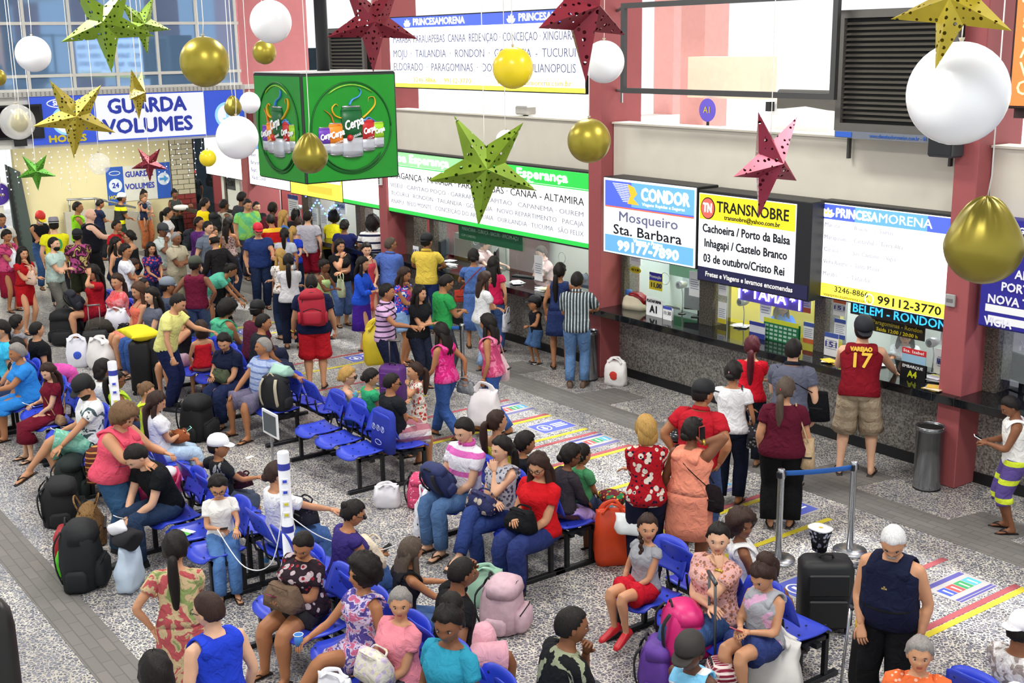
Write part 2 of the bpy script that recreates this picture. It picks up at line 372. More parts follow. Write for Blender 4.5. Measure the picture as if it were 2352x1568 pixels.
# dim street wall seen through the exit left of the booths
b = MB(); b.box(-37.0, -36.8, 11.0, 22, 0, 5); struct('wall_exit', b, mat('#22303a', 0.9, var=0.5, scale=2))
# booths: rear wall pieces, dividing walls, granite piers, glass
def booth(x0, x1, colr, deep=13.6, side=None):
    b = MB(); b.box(x0, x1, deep, deep+0.1, 0, 2.92); struct('wall_booth', b, mat(colr, 0.7, var=0.04, scale=2))
    b = MB(); b.box(x0, x0+0.06, 12.66, deep, 0, 2.92); struct('wall_partition', b, mat(side or colr, 0.7, var=0.04, scale=2))
booth(-30.4, -26.4, '#d9dcd8', side='#8a3b3c'); booth(-26.4, -20.2, '#cfd2c8', side='#8a3b3c'); booth(-20.2, -13.95, '#dfe3d6', side='#8a3b3c'); booth(-13.95, -12.0, '#c3d0d2')
booth(-12.0, -9.95, '#d8cc4e', side='#d8cc4e'); booth(-9.95, -7.75, '#cfd6cf'); booth(-7.75, 3, '#2a2f9a', side='#8f8e8a')
b = MB(); b.box(-30.4, 3, 12.62, 13.6, 0.002, 0.012); struct('floor_booth', b, mat('#6c6a66', 0.6))
GP = granite('#3a342e', '#6d665c', 0.3, 50)
for x0, x1 in ((-20.05, -19.75), (-13.8, -13.72), (-12.12, -11.86), (-10.05, -9.88), (-7.61, -7.45), (-19.2, -19.05), (-24.4, -24.1), (-22.0, -21.8), (-28.6, -28.5)):
    b = MB(); b.box(x0, x1, 12.2, 12.5, 1.1, 3.0); struct('column', b, GP, label='speckled granite jamb between two ticket windows')
for i, (x0, x1) in enumerate(((-28.5, -26.6), (-24.1, -22.0), (-21.8, -20.4), (-19.05, -16.6), (-16.6, -14.1), (-13.72, -12.12), (-11.86, -10.05), (-9.88, -7.9), (-7.45, -4))):
    t = thing('window_%d' % (i+2), 'clear glass screen with a round speech hole above the ticket counter', None, ((x0+x1)/2, 12.3, 1.1)); t['kind'] = 'structure'
    b = MB(); b.box(x0, x1, 12.30, 12.306, 1.25, 2.4); b.build('pane', GLASS, t, world=True)
    b = MB(); b.tube([((x0+x1)/2+0.09*cos(a*pi/6), 12.29, 1.62+0.09*sin(a*pi/6)) for a in range(13)], 0.006, 4); b.build('speech_ring', mat('#c9d2d2', 0.2), t, world=True)
# ramp with rail at the far wall
t = thing('ramp_wall', 'low grey concrete ramp wall with a steel handrail at the far wall', None, (-30.8, 10.0, 0)); t['kind'] = 'structure'
b = MB(); b.prism([(8.9, 0), (10.75, 0), (10.75, 1.0), (9.9, 1.15), (8.9, 1.15)], -30.85, -30.72, ax='x'); b.build('ramp_parapet', mat('#b9b5a8', 0.8), t, world=True)
b = MB(); b.tube([(-30.78, 9.0, 1.45), (-30.78, 9.7, 1.42), (-30.78, 10.7, 1.1)], 0.03, 8); b.tube([(-30.78, 9.05, 1.14), (-30.78, 9.05, 1.45)], 0.025, 6); b.tube([(-30.78, 9.7, 1.1), (-30.78, 9.7, 1.42)], 0.025, 6); b.build('handrail', STEEL, t, world=True)

# ================================================================ signs and fittings
SW = emis('#ffffff', 1.35); SWs = emis('#f4f8ff', 0.85); SB = emis('#4a5fd6', 0.75); SBl = emis('#5f9be8', 0.8); SG = emis('#2fc04a', 0.7); SGl = emis('#8fdd92', 0.75)
SY = emis('#fff04a', 1.0); SYd = emis('#f4dc22', 0.9); TX = mat('#15161c', 0.6); TXG = mat('#6f7392', 0.6); TXW = emis('#ffffff', 1.1)
def signbox(name, label, x0, x1, z0, z1, yf, depth, frame=None, cat='sign'):
    t = thing(name, label, cat, ((x0+x1)/2, yf, z0))
    b = MB(); b.box(x0, x1, yf+0.004, yf+depth, z0, z1, bev=0.01); b.build('sign_case', frame or DARKM, t, world=True)
    return t
def panel(t, x0, x1, z0, z1, yf, m, name='face_panel', out=0.0):
    b = MB(); b.box(x0, x1, yf-0.004-out, yf+0.006, z0, z1); return b.build(name, m, t, world=True)
def arcs(t, cx, cz, y, r, m, n=24, th=0.008, rz=None, name='emblem', a0=0, a1=2*pi):
    b = MB(); rz = rz or r; b.tube([(cx+r*cos(a0+(a1-a0)*i/n), y, cz+rz*sin(a0+(a1-a0)*i/n)) for i in range(n+1)], th, 5); return b.build(name, m, t, world=True)
def disc(t, cx, cz, y, r, m, rz=None, name='emblem', dy=0.003, n=28):
    rz = rz or r; b = MB(); b.prism([(cx+r*cos(2*pi*i/n), cz+rz*sin(2*pi*i/n)) for i in range(n)], y-dy, y, ax='y'); return b.build(name, m, t, world=True)
def lotus(t, cx, cz, y, s, m, m2):
    b = MB()
    for k in (-2, -1, 0, 1, 2):
        a = k*0.55; pts = []
        for u, w in ((0, 0.0), (0.35, 0.22), (0.7, 0.2), (1.0, 0.0), (0.7, -0.2), (0.35, -0.22)):
            X = w; Z = u; pts.append((cx+s*(X*cos(a)+Z*sin(a)), cz+s*(Z*cos(a)-X*sin(a))))
        b.prism(pts, y-0.003-0.0005*(3-abs(k)), y, ax='y')
    b.build('lotus_emblem', m, t, world=True)
    b = MB()
    for k in (-1, 0, 1):
        a = k*0.55; pts = [(cx+s*(X*cos(a)+Z*sin(a)), cz+s*(Z*cos(a)-X*sin(a))) for Z, X in ((0.3, 0), (0.5, 0.09), (0.8, 0), (0.5, -0.09))]
        b.prism(pts, y-0.006, y, ax='y')
    b.build('lotus_heart', m2, t, world=True)
# CONDOR
t = signbox('lightbox_sign', 'backlit blue and white CONDOR Mosqueiro Sta. Barbara sign above the counter', -13.52, -11.6, 2.02, 3.13, 11.6, 0.4)
panel(t, -13.5, -11.62, 2.035, 3.115, 11.6, SWs); panel(t, -13.47, -11.65, 2.72, 3.085, 11.6, SB, out=0.002); panel(t, -12.9, -11.65, 2.74, 3.085, 11.6, SBl, out=0.003)
panel(t, -13.47, -11.65, 2.055, 2.3, 11.6, SBl, out=0.002); panel(t, -13.47, -11.65, 2.70, 2.722, 11.6, emis('#e8614a', 0.8), out=0.002)
b = MB()
for k in range(11): b.box(-13.3+k*0.022, -12.98+k*0.006, 11.590, 11.597, 3.045-k*0.024, 3.053-k*0.024)
b.build('wing_emblem', TXW, t, world=True)
b = MB(); b.prism([(-12.98, 3.06), (-12.84, 3.02), (-12.78, 2.93), (-12.86, 2.86), (-12.74, 2.78), (-12.98, 2.78), (-12.92, 2.9)], 11.588, 11.596); b.build('beak_emblem', emis('#f2a52c', 0.9), t, world=True)
text('CONDOR', (-12.22, 11.592, 2.93), 0.24, TXW, t, bold=0.008, fit=0.95); text('Mosqueiro', (-12.56, 11.592, 2.58), 0.2, TXG, t, fit=1.2, bold=0.002); text('Sta. Barbara', (-12.58, 11.592, 2.385), 0.2, TX, t, fit=1.4, bold=0.002)
text('Viagens e Fretes', (-12.55, 11.592, 2.265), 0.07, TXW, t, bold=0.002, fit=0.6); text('99177-7890', (-12.56, 11.592, 2.155), 0.19, TXW, t, bold=0.008, fit=1.25); text('Viagens Rapidas e Seguras', (-12.25, 11.592, 2.8), 0.06, TXW, t, fit=0.85)
# TRANSNOBRE
t = signbox('lightbox_sign', 'deep black box sign TRANSNOBRE with yellow band and bold town names', -11.58, -9.66, 1.88, 3.1, 11.6, 0.42)
panel(t, -11.56, -9.9, 2.08, 3.06, 11.6, SWs); panel(t, -11.55, -9.91, 2.72, 3.05, 11.6, SYd, out=0.002); panel(t, -11.56, -9.68, 1.9, 2.075, 11.6, mat('#20214a', 0.5))
disc(t, -11.39, 2.87, 11.59, 0.13, TX, rz=0.145); disc(t, -11.39, 2.87, 11.586, 0.115, emis('#e2584e', 0.8), rz=0.13)
text('TN', (-11.39, 11.582, 2.87), 0.17, TXW, t, bold=0.004, fit=0.15)
text('TRANSNOBRE', (-10.62, 11.59, 2.9), 0.2, TX, t, fit=1.22, bold=0.003); text('transnobre@yahoo.com.br', (-10.62, 11.59, 2.775), 0.085, TX, t, fit=0.95, bold=0.001)
text('Cachoeira / Porto da Balsa', (-10.73, 11.59, 2.6), 0.155, TX, t, fit=1.5, bold=0.003); text('Inhagapi / Castelo Branco', (-10.73, 11.59, 2.405), 0.155, TX, t, fit=1.42, bold=0.003)
text('03 de outubro/Cristo Rei', (-10.75, 11.59, 2.2), 0.155, TX, t, fit=1.4, bold=0.003); text('Fretes e Viagens e levamos encomendas', (-10.66, 11.59, 1.99), 0.09, mat('#f1f1f1', 0.6), t, fit=1.5, bold=0.002)
# PRINCESA MORENA lower
t = signbox('lightbox_sign', 'large backlit PRINCESAMORENA sign with yellow telephone band, left of right-hand column', -9.74, -7.86, 1.91, 3.11, 11.83, 0.3)
panel(t, -9.71, -7.89, 1.93, 3.08, 11.83, SW); panel(t, -9.7, -7.9, 2.89, 3.07, 11.83, SB, out=0.002); panel(t, -9.2, -8.2, 2.89, 3.07, 11.83, SBl, out=0.003); panel(t, -9.71, -7.89, 1.935, 2.1, 11.83, SY, out=0.002)
lotus(t, -9.6, 2.915, 11.822, 0.115, TXW, SYd); text('PRINCESA', (-9.18, 11.82, 2.975), 0.15, TXW, t, fit=0.6, bold=0.004); text('MORENA', (-8.5, 11.82, 2.975), 0.15, TXW, t, fit=0.72)
for k, s in enumerate(('Maruda       -  Belem     -  Salinas', 'Marapanim  -  Castanhal -  Terra Alta', 'Curuca       -  Sao Caetano -  Vigia', 'Vista Alegre  -  Santa Maria', 'Maraba       -  Tailandia')):
    text(s, (-9.64, 11.822, 2.82-k*0.15), 0.075, mat('#b9bac8', 0.6), t, align='LEFT')
text('3246-8866', (-9.2, 11.82, 2.045), 0.1, TX, t, fit=0.5); text('viajeprincesamorena.com.br', (-9.25, 11.82, 1.965), 0.055, mat('#8a7a20', 0.6), t, fit=0.72); text('99112-3770', (-8.38, 11.82, 2.01), 0.14, TX, t, fit=0.86, bold=0.002)
arcs(t, -8.93, 2.0, 11.82, 0.06, TXW, th=0.007)
# electronic strip, hanging cards
t = thing('led_display', 'black electronic message strip with blue dot-matrix letters under the telephone sign', 'display', (-8.65, 12.0, 1.75))
b = MB(); b.box(-9.32, -7.95, 11.98, 12.06, 1.74, 1.90, bev=0.006); b.build('display_case', BLACK, t, world=True)
text('BELEM - RONDON', (-8.62, 11.97, 1.82), 0.15, emis('#39b9f4', 1.2), t, fit=1.3, bold=0.001)
def card(name, label, x0, x1, z0, z1, y, base, lines, cat='notice', stand=False, tilt=0.0):
    t = thing(name, label, cat, ((x0+x1)/2, y, z0))
    b = MB(); b.box(x0, x1, y, y+0.006, z0, z1); b.build('board', base, t, world=True)
    for z, h, m in lines: b = MB(); b.box(x0+0.002, x1-0.002, y-0.002, y, z, z+h); b.build('colour_band', m, t, world=True)
    return t
YT = mat('#d8c62c', 0.6)
t = card('departure_card', 'black hanging card reading Paragominas - Rondon over the right booth', -9.1, -8.33, 1.55, 1.735, 12.1, mat('#1a1a12', 0.6), []); text('Paragominas - Rondon', (-8.71, 12.09, 1.67), 0.075, mat('#a5972f', 0.6), t, fit=0.7, bold=0.001); text('Saida 12:00 / 20:00 h', (-8.71, 12.09, 1.59), 0.06, YT, t, fit=0.58, bold=0.001)
t = thing('gate_card', 'black A4 boarding gate card with red header standing on the counter', 'card', (-8.38, 11.98, 1.1))
b = MB(); b.prism([(-0.17, 0), (0.17, 0), (0.17, 0.2), (-0.17, 0.2)], 0, 0.006); b.build('card_panel', mat('#15161a', 0.5), t); b = MB(); b.box(-0.16, 0.17, -0.002, 0.004, 0.2, 0.3); b.build('picture_panel', mat('#8fb7d0', 0.5), t)
b = MB(); b.box(-0.16, 0.17, -0.003, 0.003, 0.3, 0.37); b.build('header_panel', mat('#c3272c', 0.5), t)
b = MB(); b.prism([(-0.15, 0), (0.15, 0), (0.15, 0.18), (-0.15, 0.18)], 0.06, 0.064); b.build('back_stay', BLACK, t)
text('Sta. Izabel', (-8.38, 11.974, 1.435), 0.05, PAPER, t, fit=0.28); text('EMBARQUE', (-8.38, 11.974, 1.25), 0.05, PAPER, t, fit=0.28); text('A4', (-8.38, 11.974, 1.16), 0.11, mat('#c9d32c', 0.5), t, bold=0.003)
t = thing('gate_card', 'white PLATAFORMA A1 card standing on the counter beside 11:30 card', 'card', (-12.86, 12.02, 1.1))
b = MB(); b.box(-0.17, 0.17, 0, 0.006, 0, 0.27); b.build('card_panel', PAPER, t); b = MB(); b.box(-0.15, 0.15, 0.05, 0.054, 0, 0.22); b.build('back_stay', PAPER, t)
text('PLATAFORMA', (-12.86, 12.016, 1.32), 0.06, TX, t, fit=0.3, bold=0.001); text('A1', (-12.86, 12.016, 1.2), 0.15, TX, t, bold=0.004)
t = thing('price_card', 'small white 11:30 card with blue header on the counter', 'card', (-12.56, 12.0, 1.1))
b = MB(); b.box(-0.09, 0.09, 0, 0.006, 0, 0.2); b.build('card_panel', PAPER, t); b = MB(); b.box(-0.09, 0.09, -0.002, 0, 0.155, 0.2); b.build('header_panel', mat('#4854b4', 0.5), t); b = MB(); b.box(-0.07, 0.07, 0.05, 0.054, 0, 0.17); b.build('back_stay', PAPER, t)
text('11:30', (-12.56, 11.995, 1.2), 0.075, TX, t, fit=0.14)
t = card('price_card', 'yellow and blue Promocao 11,00 price card on the glass', -13.25, -12.97, 1.42, 1.68, 12.28, YT, [(1.56, 0.12, mat('#3a36a8', 0.5))]); text('Promoção', (-13.11, 12.274, 1.62), 0.06, PAPER, t, fit=0.25, bold=0.001); text('11,00', (-13.1, 12.274, 1.49), 0.1, mat('#23245a', 0.5), t, fit=0.22, bold=0.002)
t = card('notice_board', 'green board with a dark blue strip hanging inside the white booth', -13.9, -13.0, 1.42, 1.85, 13.3, mat('#2f7a4e', 0.6), [(1.74, 0.11, mat('#2a3f70', 0.5))])
# yellow oval sticker, small notices
t = thing('price_sticker', 'yellow oval price sticker on the glass beside the middle column', 'sticker', (-13.6, 12.28, 1.6)); disc(t, -13.57, 1.66, 12.29, 0.13, YT, rz=0.05, name='oval')
text('R$ 21,00', (-13.57, 12.283, 1.66), 0.05, TX, t, fit=0.16)
OR = mat('#d86a3c', 0.6); BLm = mat('#3f58a8', 0.6)
def note(x, z, w, h, y=12.28, hdr=None, ft=None, lbl='', txt=None):
    t = thing('notice', lbl, 'notice', (x, y, z)); b = MB(); b.box(-w/2, w/2, 0, 0.004, 0, h); b.build('sheet', PAPER, t)
    if hdr: b = MB(); b.box(-w/2, w/2, -0.002, 0, h*0.8, h); b.build('header_band', hdr, t)
    if ft: b = MB(); b.box(-w/2, w/2, -0.002, 0, 0, h*0.22); b.build('footer_band', ft, t)
    b = MB()
    for k in range(5): b.box(-w*0.38, w*(0.38-0.1*(k % 2)), -0.0015, 0, h*(0.3+k*0.09), h*(0.33+k*0.09))
    b.build('printed_lines', mat('#8d93a8', 0.7), t)
    if txt: text(txt, (x, y-0.004, z+h*0.5), h*0.35, mat('#3a3f8f', 0.6), t, fit=w*0.8, bold=0.001)
note(-10.28, 1.55, 0.2, 0.3, lbl='white notice with an orange foot, upper left of granite jamb', ft=OR); note(-10.2, 1.15, 0.17, 0.28, lbl='white PROCON notice below another, left of granite jamb', ft=OR, hdr=BLm)
note(-9.72, 1.6, 0.2, 0.2, hdr=OR, lbl='PROCON 151 notice at the top of the right booth glass', txt='151'); note(-9.7, 1.3, 0.18, 0.26, hdr=BLm, ft=BLm, lbl='timetable notice in the middle of the right booth glass')
note(-9.68, 1.02+0.09, 0.22, 0.3, hdr=BLm, lbl='PROCON 151 ARCON card standing at the right booth corner', txt='151', y=12.1); note(-8.12, 1.5, 0.24, 0.26, lbl='typed white sheet on the glass beside the right column')
note(-8.12, 1.15, 0.36, 0.3, lbl='handwritten white sheet low on the glass beside right column', txt='NAO ACEITAMOS'); note(-11.75, 1.55, 0.16, 0.3, hdr=OR, lbl='white price list high on the left edge of the yellow booth'); note(-11.75, 1.15, 0.16, 0.3, ft=YT, lbl='white price list low on the left edge of the yellow booth')
note(-10.95, 1.3, 0.2, 0.42, hdr=BLm, lbl='tall price list hanging in front of the blue-shirted clerk'); note(-10.45, 1.6, 0.2, 0.32, lbl='plain typed sheet on the right edge of the yellow booth')
note(-12.3, 1.45, 0.22, 0.36, lbl='typed white sheet at the right side of the white booth'); note(-13.57, 1.74, 0.24, 0.2, lbl='grey printed sheet above the yellow oval sticker'); note(-15.97, 1.15, 0.22, 0.42, lbl='white sheet taped to the glass before the pink-shirted clerk')
note(-19.55, 1.12, 0.2, 0.2, lbl='small blue and white card at the left end of green sign booth', txt='151', y=12.1)
note(-25.0, 1.3, 0.5, 0.5, lbl='white poster high in the far booth window', hdr=BLm); note(-24.0, 1.2, 0.3, 0.4, lbl='pale sheets on the far booth window under yellow sign'); note(-23.55, 1.2, 0.3, 0.4, lbl='second pale sheet on the far booth window under yellow sign')
note(-22.8, 1.6, 0.45, 0.3, lbl='red and white DOCAS hour notice beside the string lights', txt='09:50')
t = thing('clock_panel', 'white far booth panel showing 12:00 in dark letters', 'notice', (-28.3, 12.24, 1.1)); b = MB(); b.box(-0.55, 0.55, 0, 0.02, 0.05, 1.0); b.build('board', mat('#d9dcd4', 0.7), t); b = MB(); b.box(-0.25, 0.3, -0.01, 0, 0.55, 0.85); b.build('dark_panel', mat('#42464a', 0.5), t); text('12:00', (-28.28, 12.222, 1.8), 0.2, TX, t, fit=0.45)
# purple sign right
t = signbox('company_sign', 'dark purple sign with white town names at the right edge', -7.5, -5.2, 1.93, 3.13, 11.85, 0.25, mat('#2b2a86', 0.5)); panel(t, -7.49, -5.21, 1.95, 3.11, 11.85, mat('#2a2690', 0.45))
for s, x, z, sz in (('GRUPO', -7.1, 3.02, 0.09), ('RODOVIARIO', -6.95, 2.93, 0.09), ('CASTANHAL', -7.0, 2.7, 0.13), ('ALTAMIRA', -7.1, 2.55, 0.13), ('PORTO PARA', -7.25, 2.4, 0.13), ('NOVA TIMBOTEUA', -7.4, 2.25, 0.13), ('VIGIA', -7.42, 2.0, 0.13)): text(s, (x, 11.84, z), sz, mat('#e8e8f4', 0.6), t, align='LEFT', bold=0.003)
panel(t, -7.42, -6.5, 2.11, 2.19, 11.846, PAPER, 'paper_strip'); panel(t, -7.38, -6.4, 1.99, 2.07, 11.846, PAPER, 'paper_strip')
t = thing('glass_lettering', 'grey lettering IGARAPE MOCOCA on the blue booth glass', 'sign', (-7.0, 12.27, 1.6)); text('IGARAPE', (-6.9, 12.26, 1.82), 0.12, mat('#a9adc4', 0.6), t, bold=0.002); text('MOCOCA', (-6.9, 12.26, 1.68), 0.15, mat('#c9ccd8', 0.6), t, bold=0.004)
# green signs
def green(x0, x1, z0, z1, head, lbl):
    t = signbox('lightbox_sign', lbl, x0, x1, z0-0.03, z1+0.03, 11.85, 0.22); panel(t, x0+0.01, x1-0.01, z0, z1, 11.85, SW); panel(t, x0+0.01, x1-0.01, z0, z0+0.07, 11.85, SG, out=0.002)
    if head: panel(t, x0+0.01, x1-0.01, z1-0.24, z1, 11.85, SG, out=0.002); panel(t, x0+0.01, x0+2.6, z1-0.24, z1, 11.85, SGl, out=0.003); panel(t, x0+0.01, x1-0.01, z1-0.265, z1-0.245, 11.85, SG, out=0.002)
    return t
t = green(-20.06, -14.12, 1.97, 3.1, True, 'long green-edged Boa Esperança sign with pale destination list between two columns')
text('Boa Esperança', (-18.9, 11.838, 2.99), 0.2, TXW, t, fit=1.9, bold=0.008); text('Boa Esperança', (-15.6, 11.838, 2.99), 0.2, TXW, t, fit=1.9, bold=0.008); text('www.boaesperanca.com.br', (-16.2, 11.838, 2.87), 0.06, TXW, t, fit=1.4)
text('BRAGANÇA · MARABA · PARAUAPEBAS · CANAÃ - ALTAMIRA', (-17.1, 11.838, 2.66), 0.17, TX, t, fit=5.7)
for k, s in enumerate(('VISEU · CAPITAO POÇO · GARRAFAO · CAPITAO · CAPANEMA · OUREM', 'TUCURUI · RONDON · TAILANDIA · GOIANESIA · NOVO REPARTIMENTO · PACAJA', 'ANAPU · BELO MONTE · CONCEIÇÃO DO ARAGUAIA · OURILANDIA · TUCUMA · SÃO FELIX')): text(s, (-17.1, 11.838, 2.47-k*0.15), 0.11, mat('#8f92a0', 0.6), t, fit=5.7)
t = card('departure_card', 'dark green hanging strip MARACANA - SAO JOAO in the pink shirts booth', -18.28, -16.35, 1.6, 1.9, 12.24, mat('#1f6f48', 0.6), []); text('MARACANA - CURUÇÁ - BACURI - APICUM-AÇU', (-17.3, 12.23, 1.8), 0.09, mat('#9fc8ae', 0.6), t, fit=1.7, bold=0.001); text('COM CONEXÃO', (-17.95, 12.23, 1.68), 0.06, mat('#9fc8ae', 0.6), t)
green(-21.85, -20.37, 1.97, 3.1, False, 'short green-edged white lightbox sign left of the narrow far column')
t = signbox('lightbox_sign', 'yellow and white lightbox sign partly behind the green drinks cube', -24.2, -21.87, 1.94, 2.9, 11.85, 0.22); panel(t, -24.18, -21.89, 1.96, 2.88, 11.85, SY); panel(t, -23.2, -21.95, 2.3, 2.8, 11.85, SW, out=0.002); panel(t, -23.4, -22.3, 2.05, 2.2, 11.85, emis('#f3b43a', 0.9), out=0.003)
t = signbox('lightbox_sign', 'white lightbox sign with faint town list left of the yellow one', -26.28, -24.22, 1.97, 3.1, 11.85, 0.22); panel(t, -26.26, -24.24, 1.99, 3.08, 11.85, SW); panel(t, -26.2, -25.3, 2.8, 3.05, 11.85, SBl, out=0.002)
for k, s in enumerate(('Belem', 'Barcarena', 'Bujaru', 'Vila do Conde')): text(s, (-26.15, 11.84, 2.66-k*0.17), 0.13, TXG, t, align='LEFT')
t = signbox('lightbox_sign', 'blank glowing white lightbox sign at the far end of the booths', -28.8, -26.65, 2.02, 3.0, 11.85, 0.22); panel(t, -28.78, -26.67, 2.04, 2.98, 11.85, SW)
# upper sign
t = signbox('lightbox_sign', 'wide upper PRINCESAMORENA sign with destination list above the parapet', -19.7, -14.13, 4.27, 5.52, 11.78, 0.2); panel(t, -19.68, -14.15, 4.29, 5.5, 11.78, SW); panel(t, -19.68, -14.15, 5.32, 5.5, 11.78, SB, out=0.002); panel(t, -19.68, -14.15, 4.29, 4.36, 11.78, SY, out=0.002)
for x in (-19.05, -15.95): lotus(t, x, 5.34, 11.77, 0.13, TXW, TXW); text('PRINCESAMORENA', (x+1.0, 11.768, 5.41), 0.16, TXW, t, fit=1.6, bold=0.003)
for z, s in ((5.12, 'MARABA  PARAUAPEBAS  CANAA  REDENÇAO · CONCEIÇAO · XINGUARA'), (4.87, 'MOJU  ·  TAILANDIA  ·  RONDON  ·  GOIANESIA  -  TUCURUI'), (4.64, 'ELDORADO  ·  PARAGOMINAS  ·  DOM ELISEU  ·  ULIANOPOLIS')): text(s, (-16.95, 11.768, z), 0.19, TXG, t, fit=5.2)
text('3246-8866     99112-3770', (-18.0, 11.768, 4.42), 0.12, mat('#d6c63c', 0.6), t, fit=1.8); text('viajeprincesamorena.com.br', (-15.4, 11.768, 4.42), 0.12, mat('#d6c63c', 0.6), t, fit=1.9); text('PREÇOS PROMOCIONAIS', (-17.2, 11.768, 4.52), 0.09, mat('#dcd6e4', 0.6), t, fit=1.6)
# empty steel frame
t = thing('sign_frame', 'empty rectangular dark steel sign frame fixed to the middle column', 'frame', (-11.2, 11.5, 4.35)); b = MB()
for x0, x1, z0, z1 in ((-13.0, -9.3, 4.33, 4.4), (-13.0, -9.3, 5.46, 5.53), (-13.0, -12.93, 4.4, 5.46), (-9.37, -9.3, 4.4, 5.46)): b.box(x0, x1, 11.46, 11.52, z0, z1)
b.build('frame_bars', mat('#4b4b4b', 0.5, metal=0.4), t, world=True)
for z in (4.36, 5.49): b = MB(); b.tube([(-12.96, 11.5, z), (-13.8, 12.1, z-0.03)], 0.025, 6); b.build('bracket', mat('#55504e', 0.5), t, world=True)
b = MB(); b.box(-12.97, -12.94, 11.44, 11.46, 4.2, 4.33); b.build('tab', STEEL, t, world=True)
# air coolers
def cooler(x0, x1, z0, z1, n, lbl, legs=True):
    t = thing('air_cooler', lbl, 'cooler', ((x0+x1)/2, 11.7, z0)); b = MB()
    fr = mat('#63605c', 0.6, metal=0.3); w = 0.06
    b.box(x0, x1, 11.72, 12.3, z0, z1); b.build('cooler_body', mat('#1a1a1a', 0.8), t, world=True)
    b = MB()
    for a in ((x0-0.02, x0+w, z0, z1), (x1-w, x1+0.02, z0, z1), (x0+w, x1-w, z1-0.09, z1), (x0+w, x1-w, z0, z0+0.09)): b.box(a[0], a[1], 11.66, 11.72, a[2], a[3])
    b.build('cooler_frame', fr, t, world=True); sl = mat('#4a463f', 0.6)
    b = MB(); b.prism([(-0.004, 0), (0.0, 0.0), (-0.035, -0.03), (-0.039, -0.03)], -(x1-x0)/2+w, (x1-x0)/2-w, ax='x'); me = b.mesh('slat', sl)
    for k in range(n):
        o = bpy.data.objects.new('slat', me); COL.objects.link(o); o.parent = t; o.location = (0, 0.02, 0.12+(z1-z0-0.24)*(k+0.5)/n+0.015)
    if legs:
        b = MB(); b.box(x0, x1, 11.65, 11.72, z0-0.08, z0); b.build('label_strip', mat('#6e7480', 0.5), t, world=True); text('www.climatizadoresuniao.com.br - 44 - 3649', (x0+0.95, 11.645, z0-0.04), 0.06, mat('#3766b8', 0.5), t, fit=0.9)
        b = MB(); b.box(x0+0.02, x0+0.25, 11.64, 11.65, z0-0.07, z0-0.01); b.build('maker_plate', mat('#2f5fc0', 0.5), t, world=True)
        for x in (x0-0.05, x1-0.2): b = MB(); b.box(x, x+0.03, 11.95, 12.0, z0-0.35, z0); b.build('bracket_leg', mat('#44423f', 0.6), t, world=True)
    return t
cooler(-9.42, -7.88, 3.97, 5.33, 19, 'large dark louvred air cooler above the parapet at right'); cooler(-21.85, -20.45, 3.89, 5.36, 19, 'smaller dark louvred air cooler behind the black pole', False)
# orange vertical sign
t = signbox('lightbox_sign', 'orange backlit vertical sign with cream letters at the top right corner', -7.14, -6.2, 4.3, 7.2, 11.5, 0.35, mat('#2a1512', 0.5)); panel(t, -7.11, -6.22, 4.33, 7.17, 11.5, emis('#d9743a', 0.85))
for k, ch in enumerate('OVASSON'): text(ch, (-6.97, 11.49, 4.5+k*0.18), 0.2 if k < 3 else 0.3, emis('#ffe7a0', 1.0), t, bold=0.001)
b = MB(); b.box(-7.12, -6.9, 11.6, 12.0, 4.2, 4.3); b.build('bracket', mat('#3a2522', 0.6), t, world=True)
# speaker on column
t = thing('loudspeaker', 'dark box loudspeaker fixed high on the right-hand column', 'speaker', (-7.9, 11.7, 3.75)); b = MB(); b.box(-0.2, 0.12, -0.12, 0.09, 0, 0.34, bev=0.02); b.build('cabinet', mat('#3a3c3e', 0.6), t); b = MB(); b.box(-0.18, 0.10, -0.13, -0.121, 0.03, 0.31); b.build('grille', mat('#26282a', 0.9), t)
t = thing('switch_box', 'small grey switch box on the right column beside the gold balloon', 'switch', (-7.82, 11.79, 2.1)); b = MB(); b.box(-0.05, 0.07, -0.03, 0.0, 0, 0.14, bev=0.008); b.build('housing', mat('#9a9a98', 0.5), t); b = MB(); b.box(-0.03, 0.05, -0.034, -0.03, 0.05, 0.09); b.build('rocker', mat('#6a6a6a', 0.5), t)
t = thing('switch_box', 'white vent strip on the narrow far column under green cube', 'vent', (-20.22, 11.79, 2.45)); b = MB(); b.box(-0.06, 0.06, -0.03, 0.0, 0, 0.3); b.build('housing', mat('#d9d9d6', 0.5), t)
b = MB()
for k in range(9): b.box(-0.045, 0.0, -0.035, -0.03, 0.02+k*0.03, 0.035+k*0.03)
b.build('vent_slots', DARKM, t)
# GUARDA VOLUMES big sign, facing +X
XS = -25.92
def xbox(t, y0, y1, z0, z1, x, d, m, name): b = MB(); b.box(x-d, x, y0, y1, z0, z1); return b.build(name, m, t, world=True)
def xdisc(t, cy, cz, x, r, m, name='emblem', n=28, rz=None):
    rz = rz or r; b = MB(); b.prism([(cy+r*cos(2*pi*i/n), cz+rz*sin(2*pi*i/n)) for i in range(n)], x-0.004, x, ax='x'); return b.build(name, m, t, world=True)
SIGNB = emis('#3553c8', 0.35); SIGNW = emis('#dfe2ee', 0.4); TB = mat('#2c3fb4', 0.6); CY = emis('#8cc4f2', 0.5)
t = thing('lightbox_sign', 'large blue and white GUARDA VOLUMES sign under the blue glazing', 'sign', (XS, 9.3, 3.14)); xbox(t, 7.04, 11.66, 3.16, 4.12, XS, 0.09, SIGNB, 'sign_case'); xbox(t, 8.35, 10.72, 3.19, 4.1, XS+0.006, 0.01, SIGNW, 'face_panel')
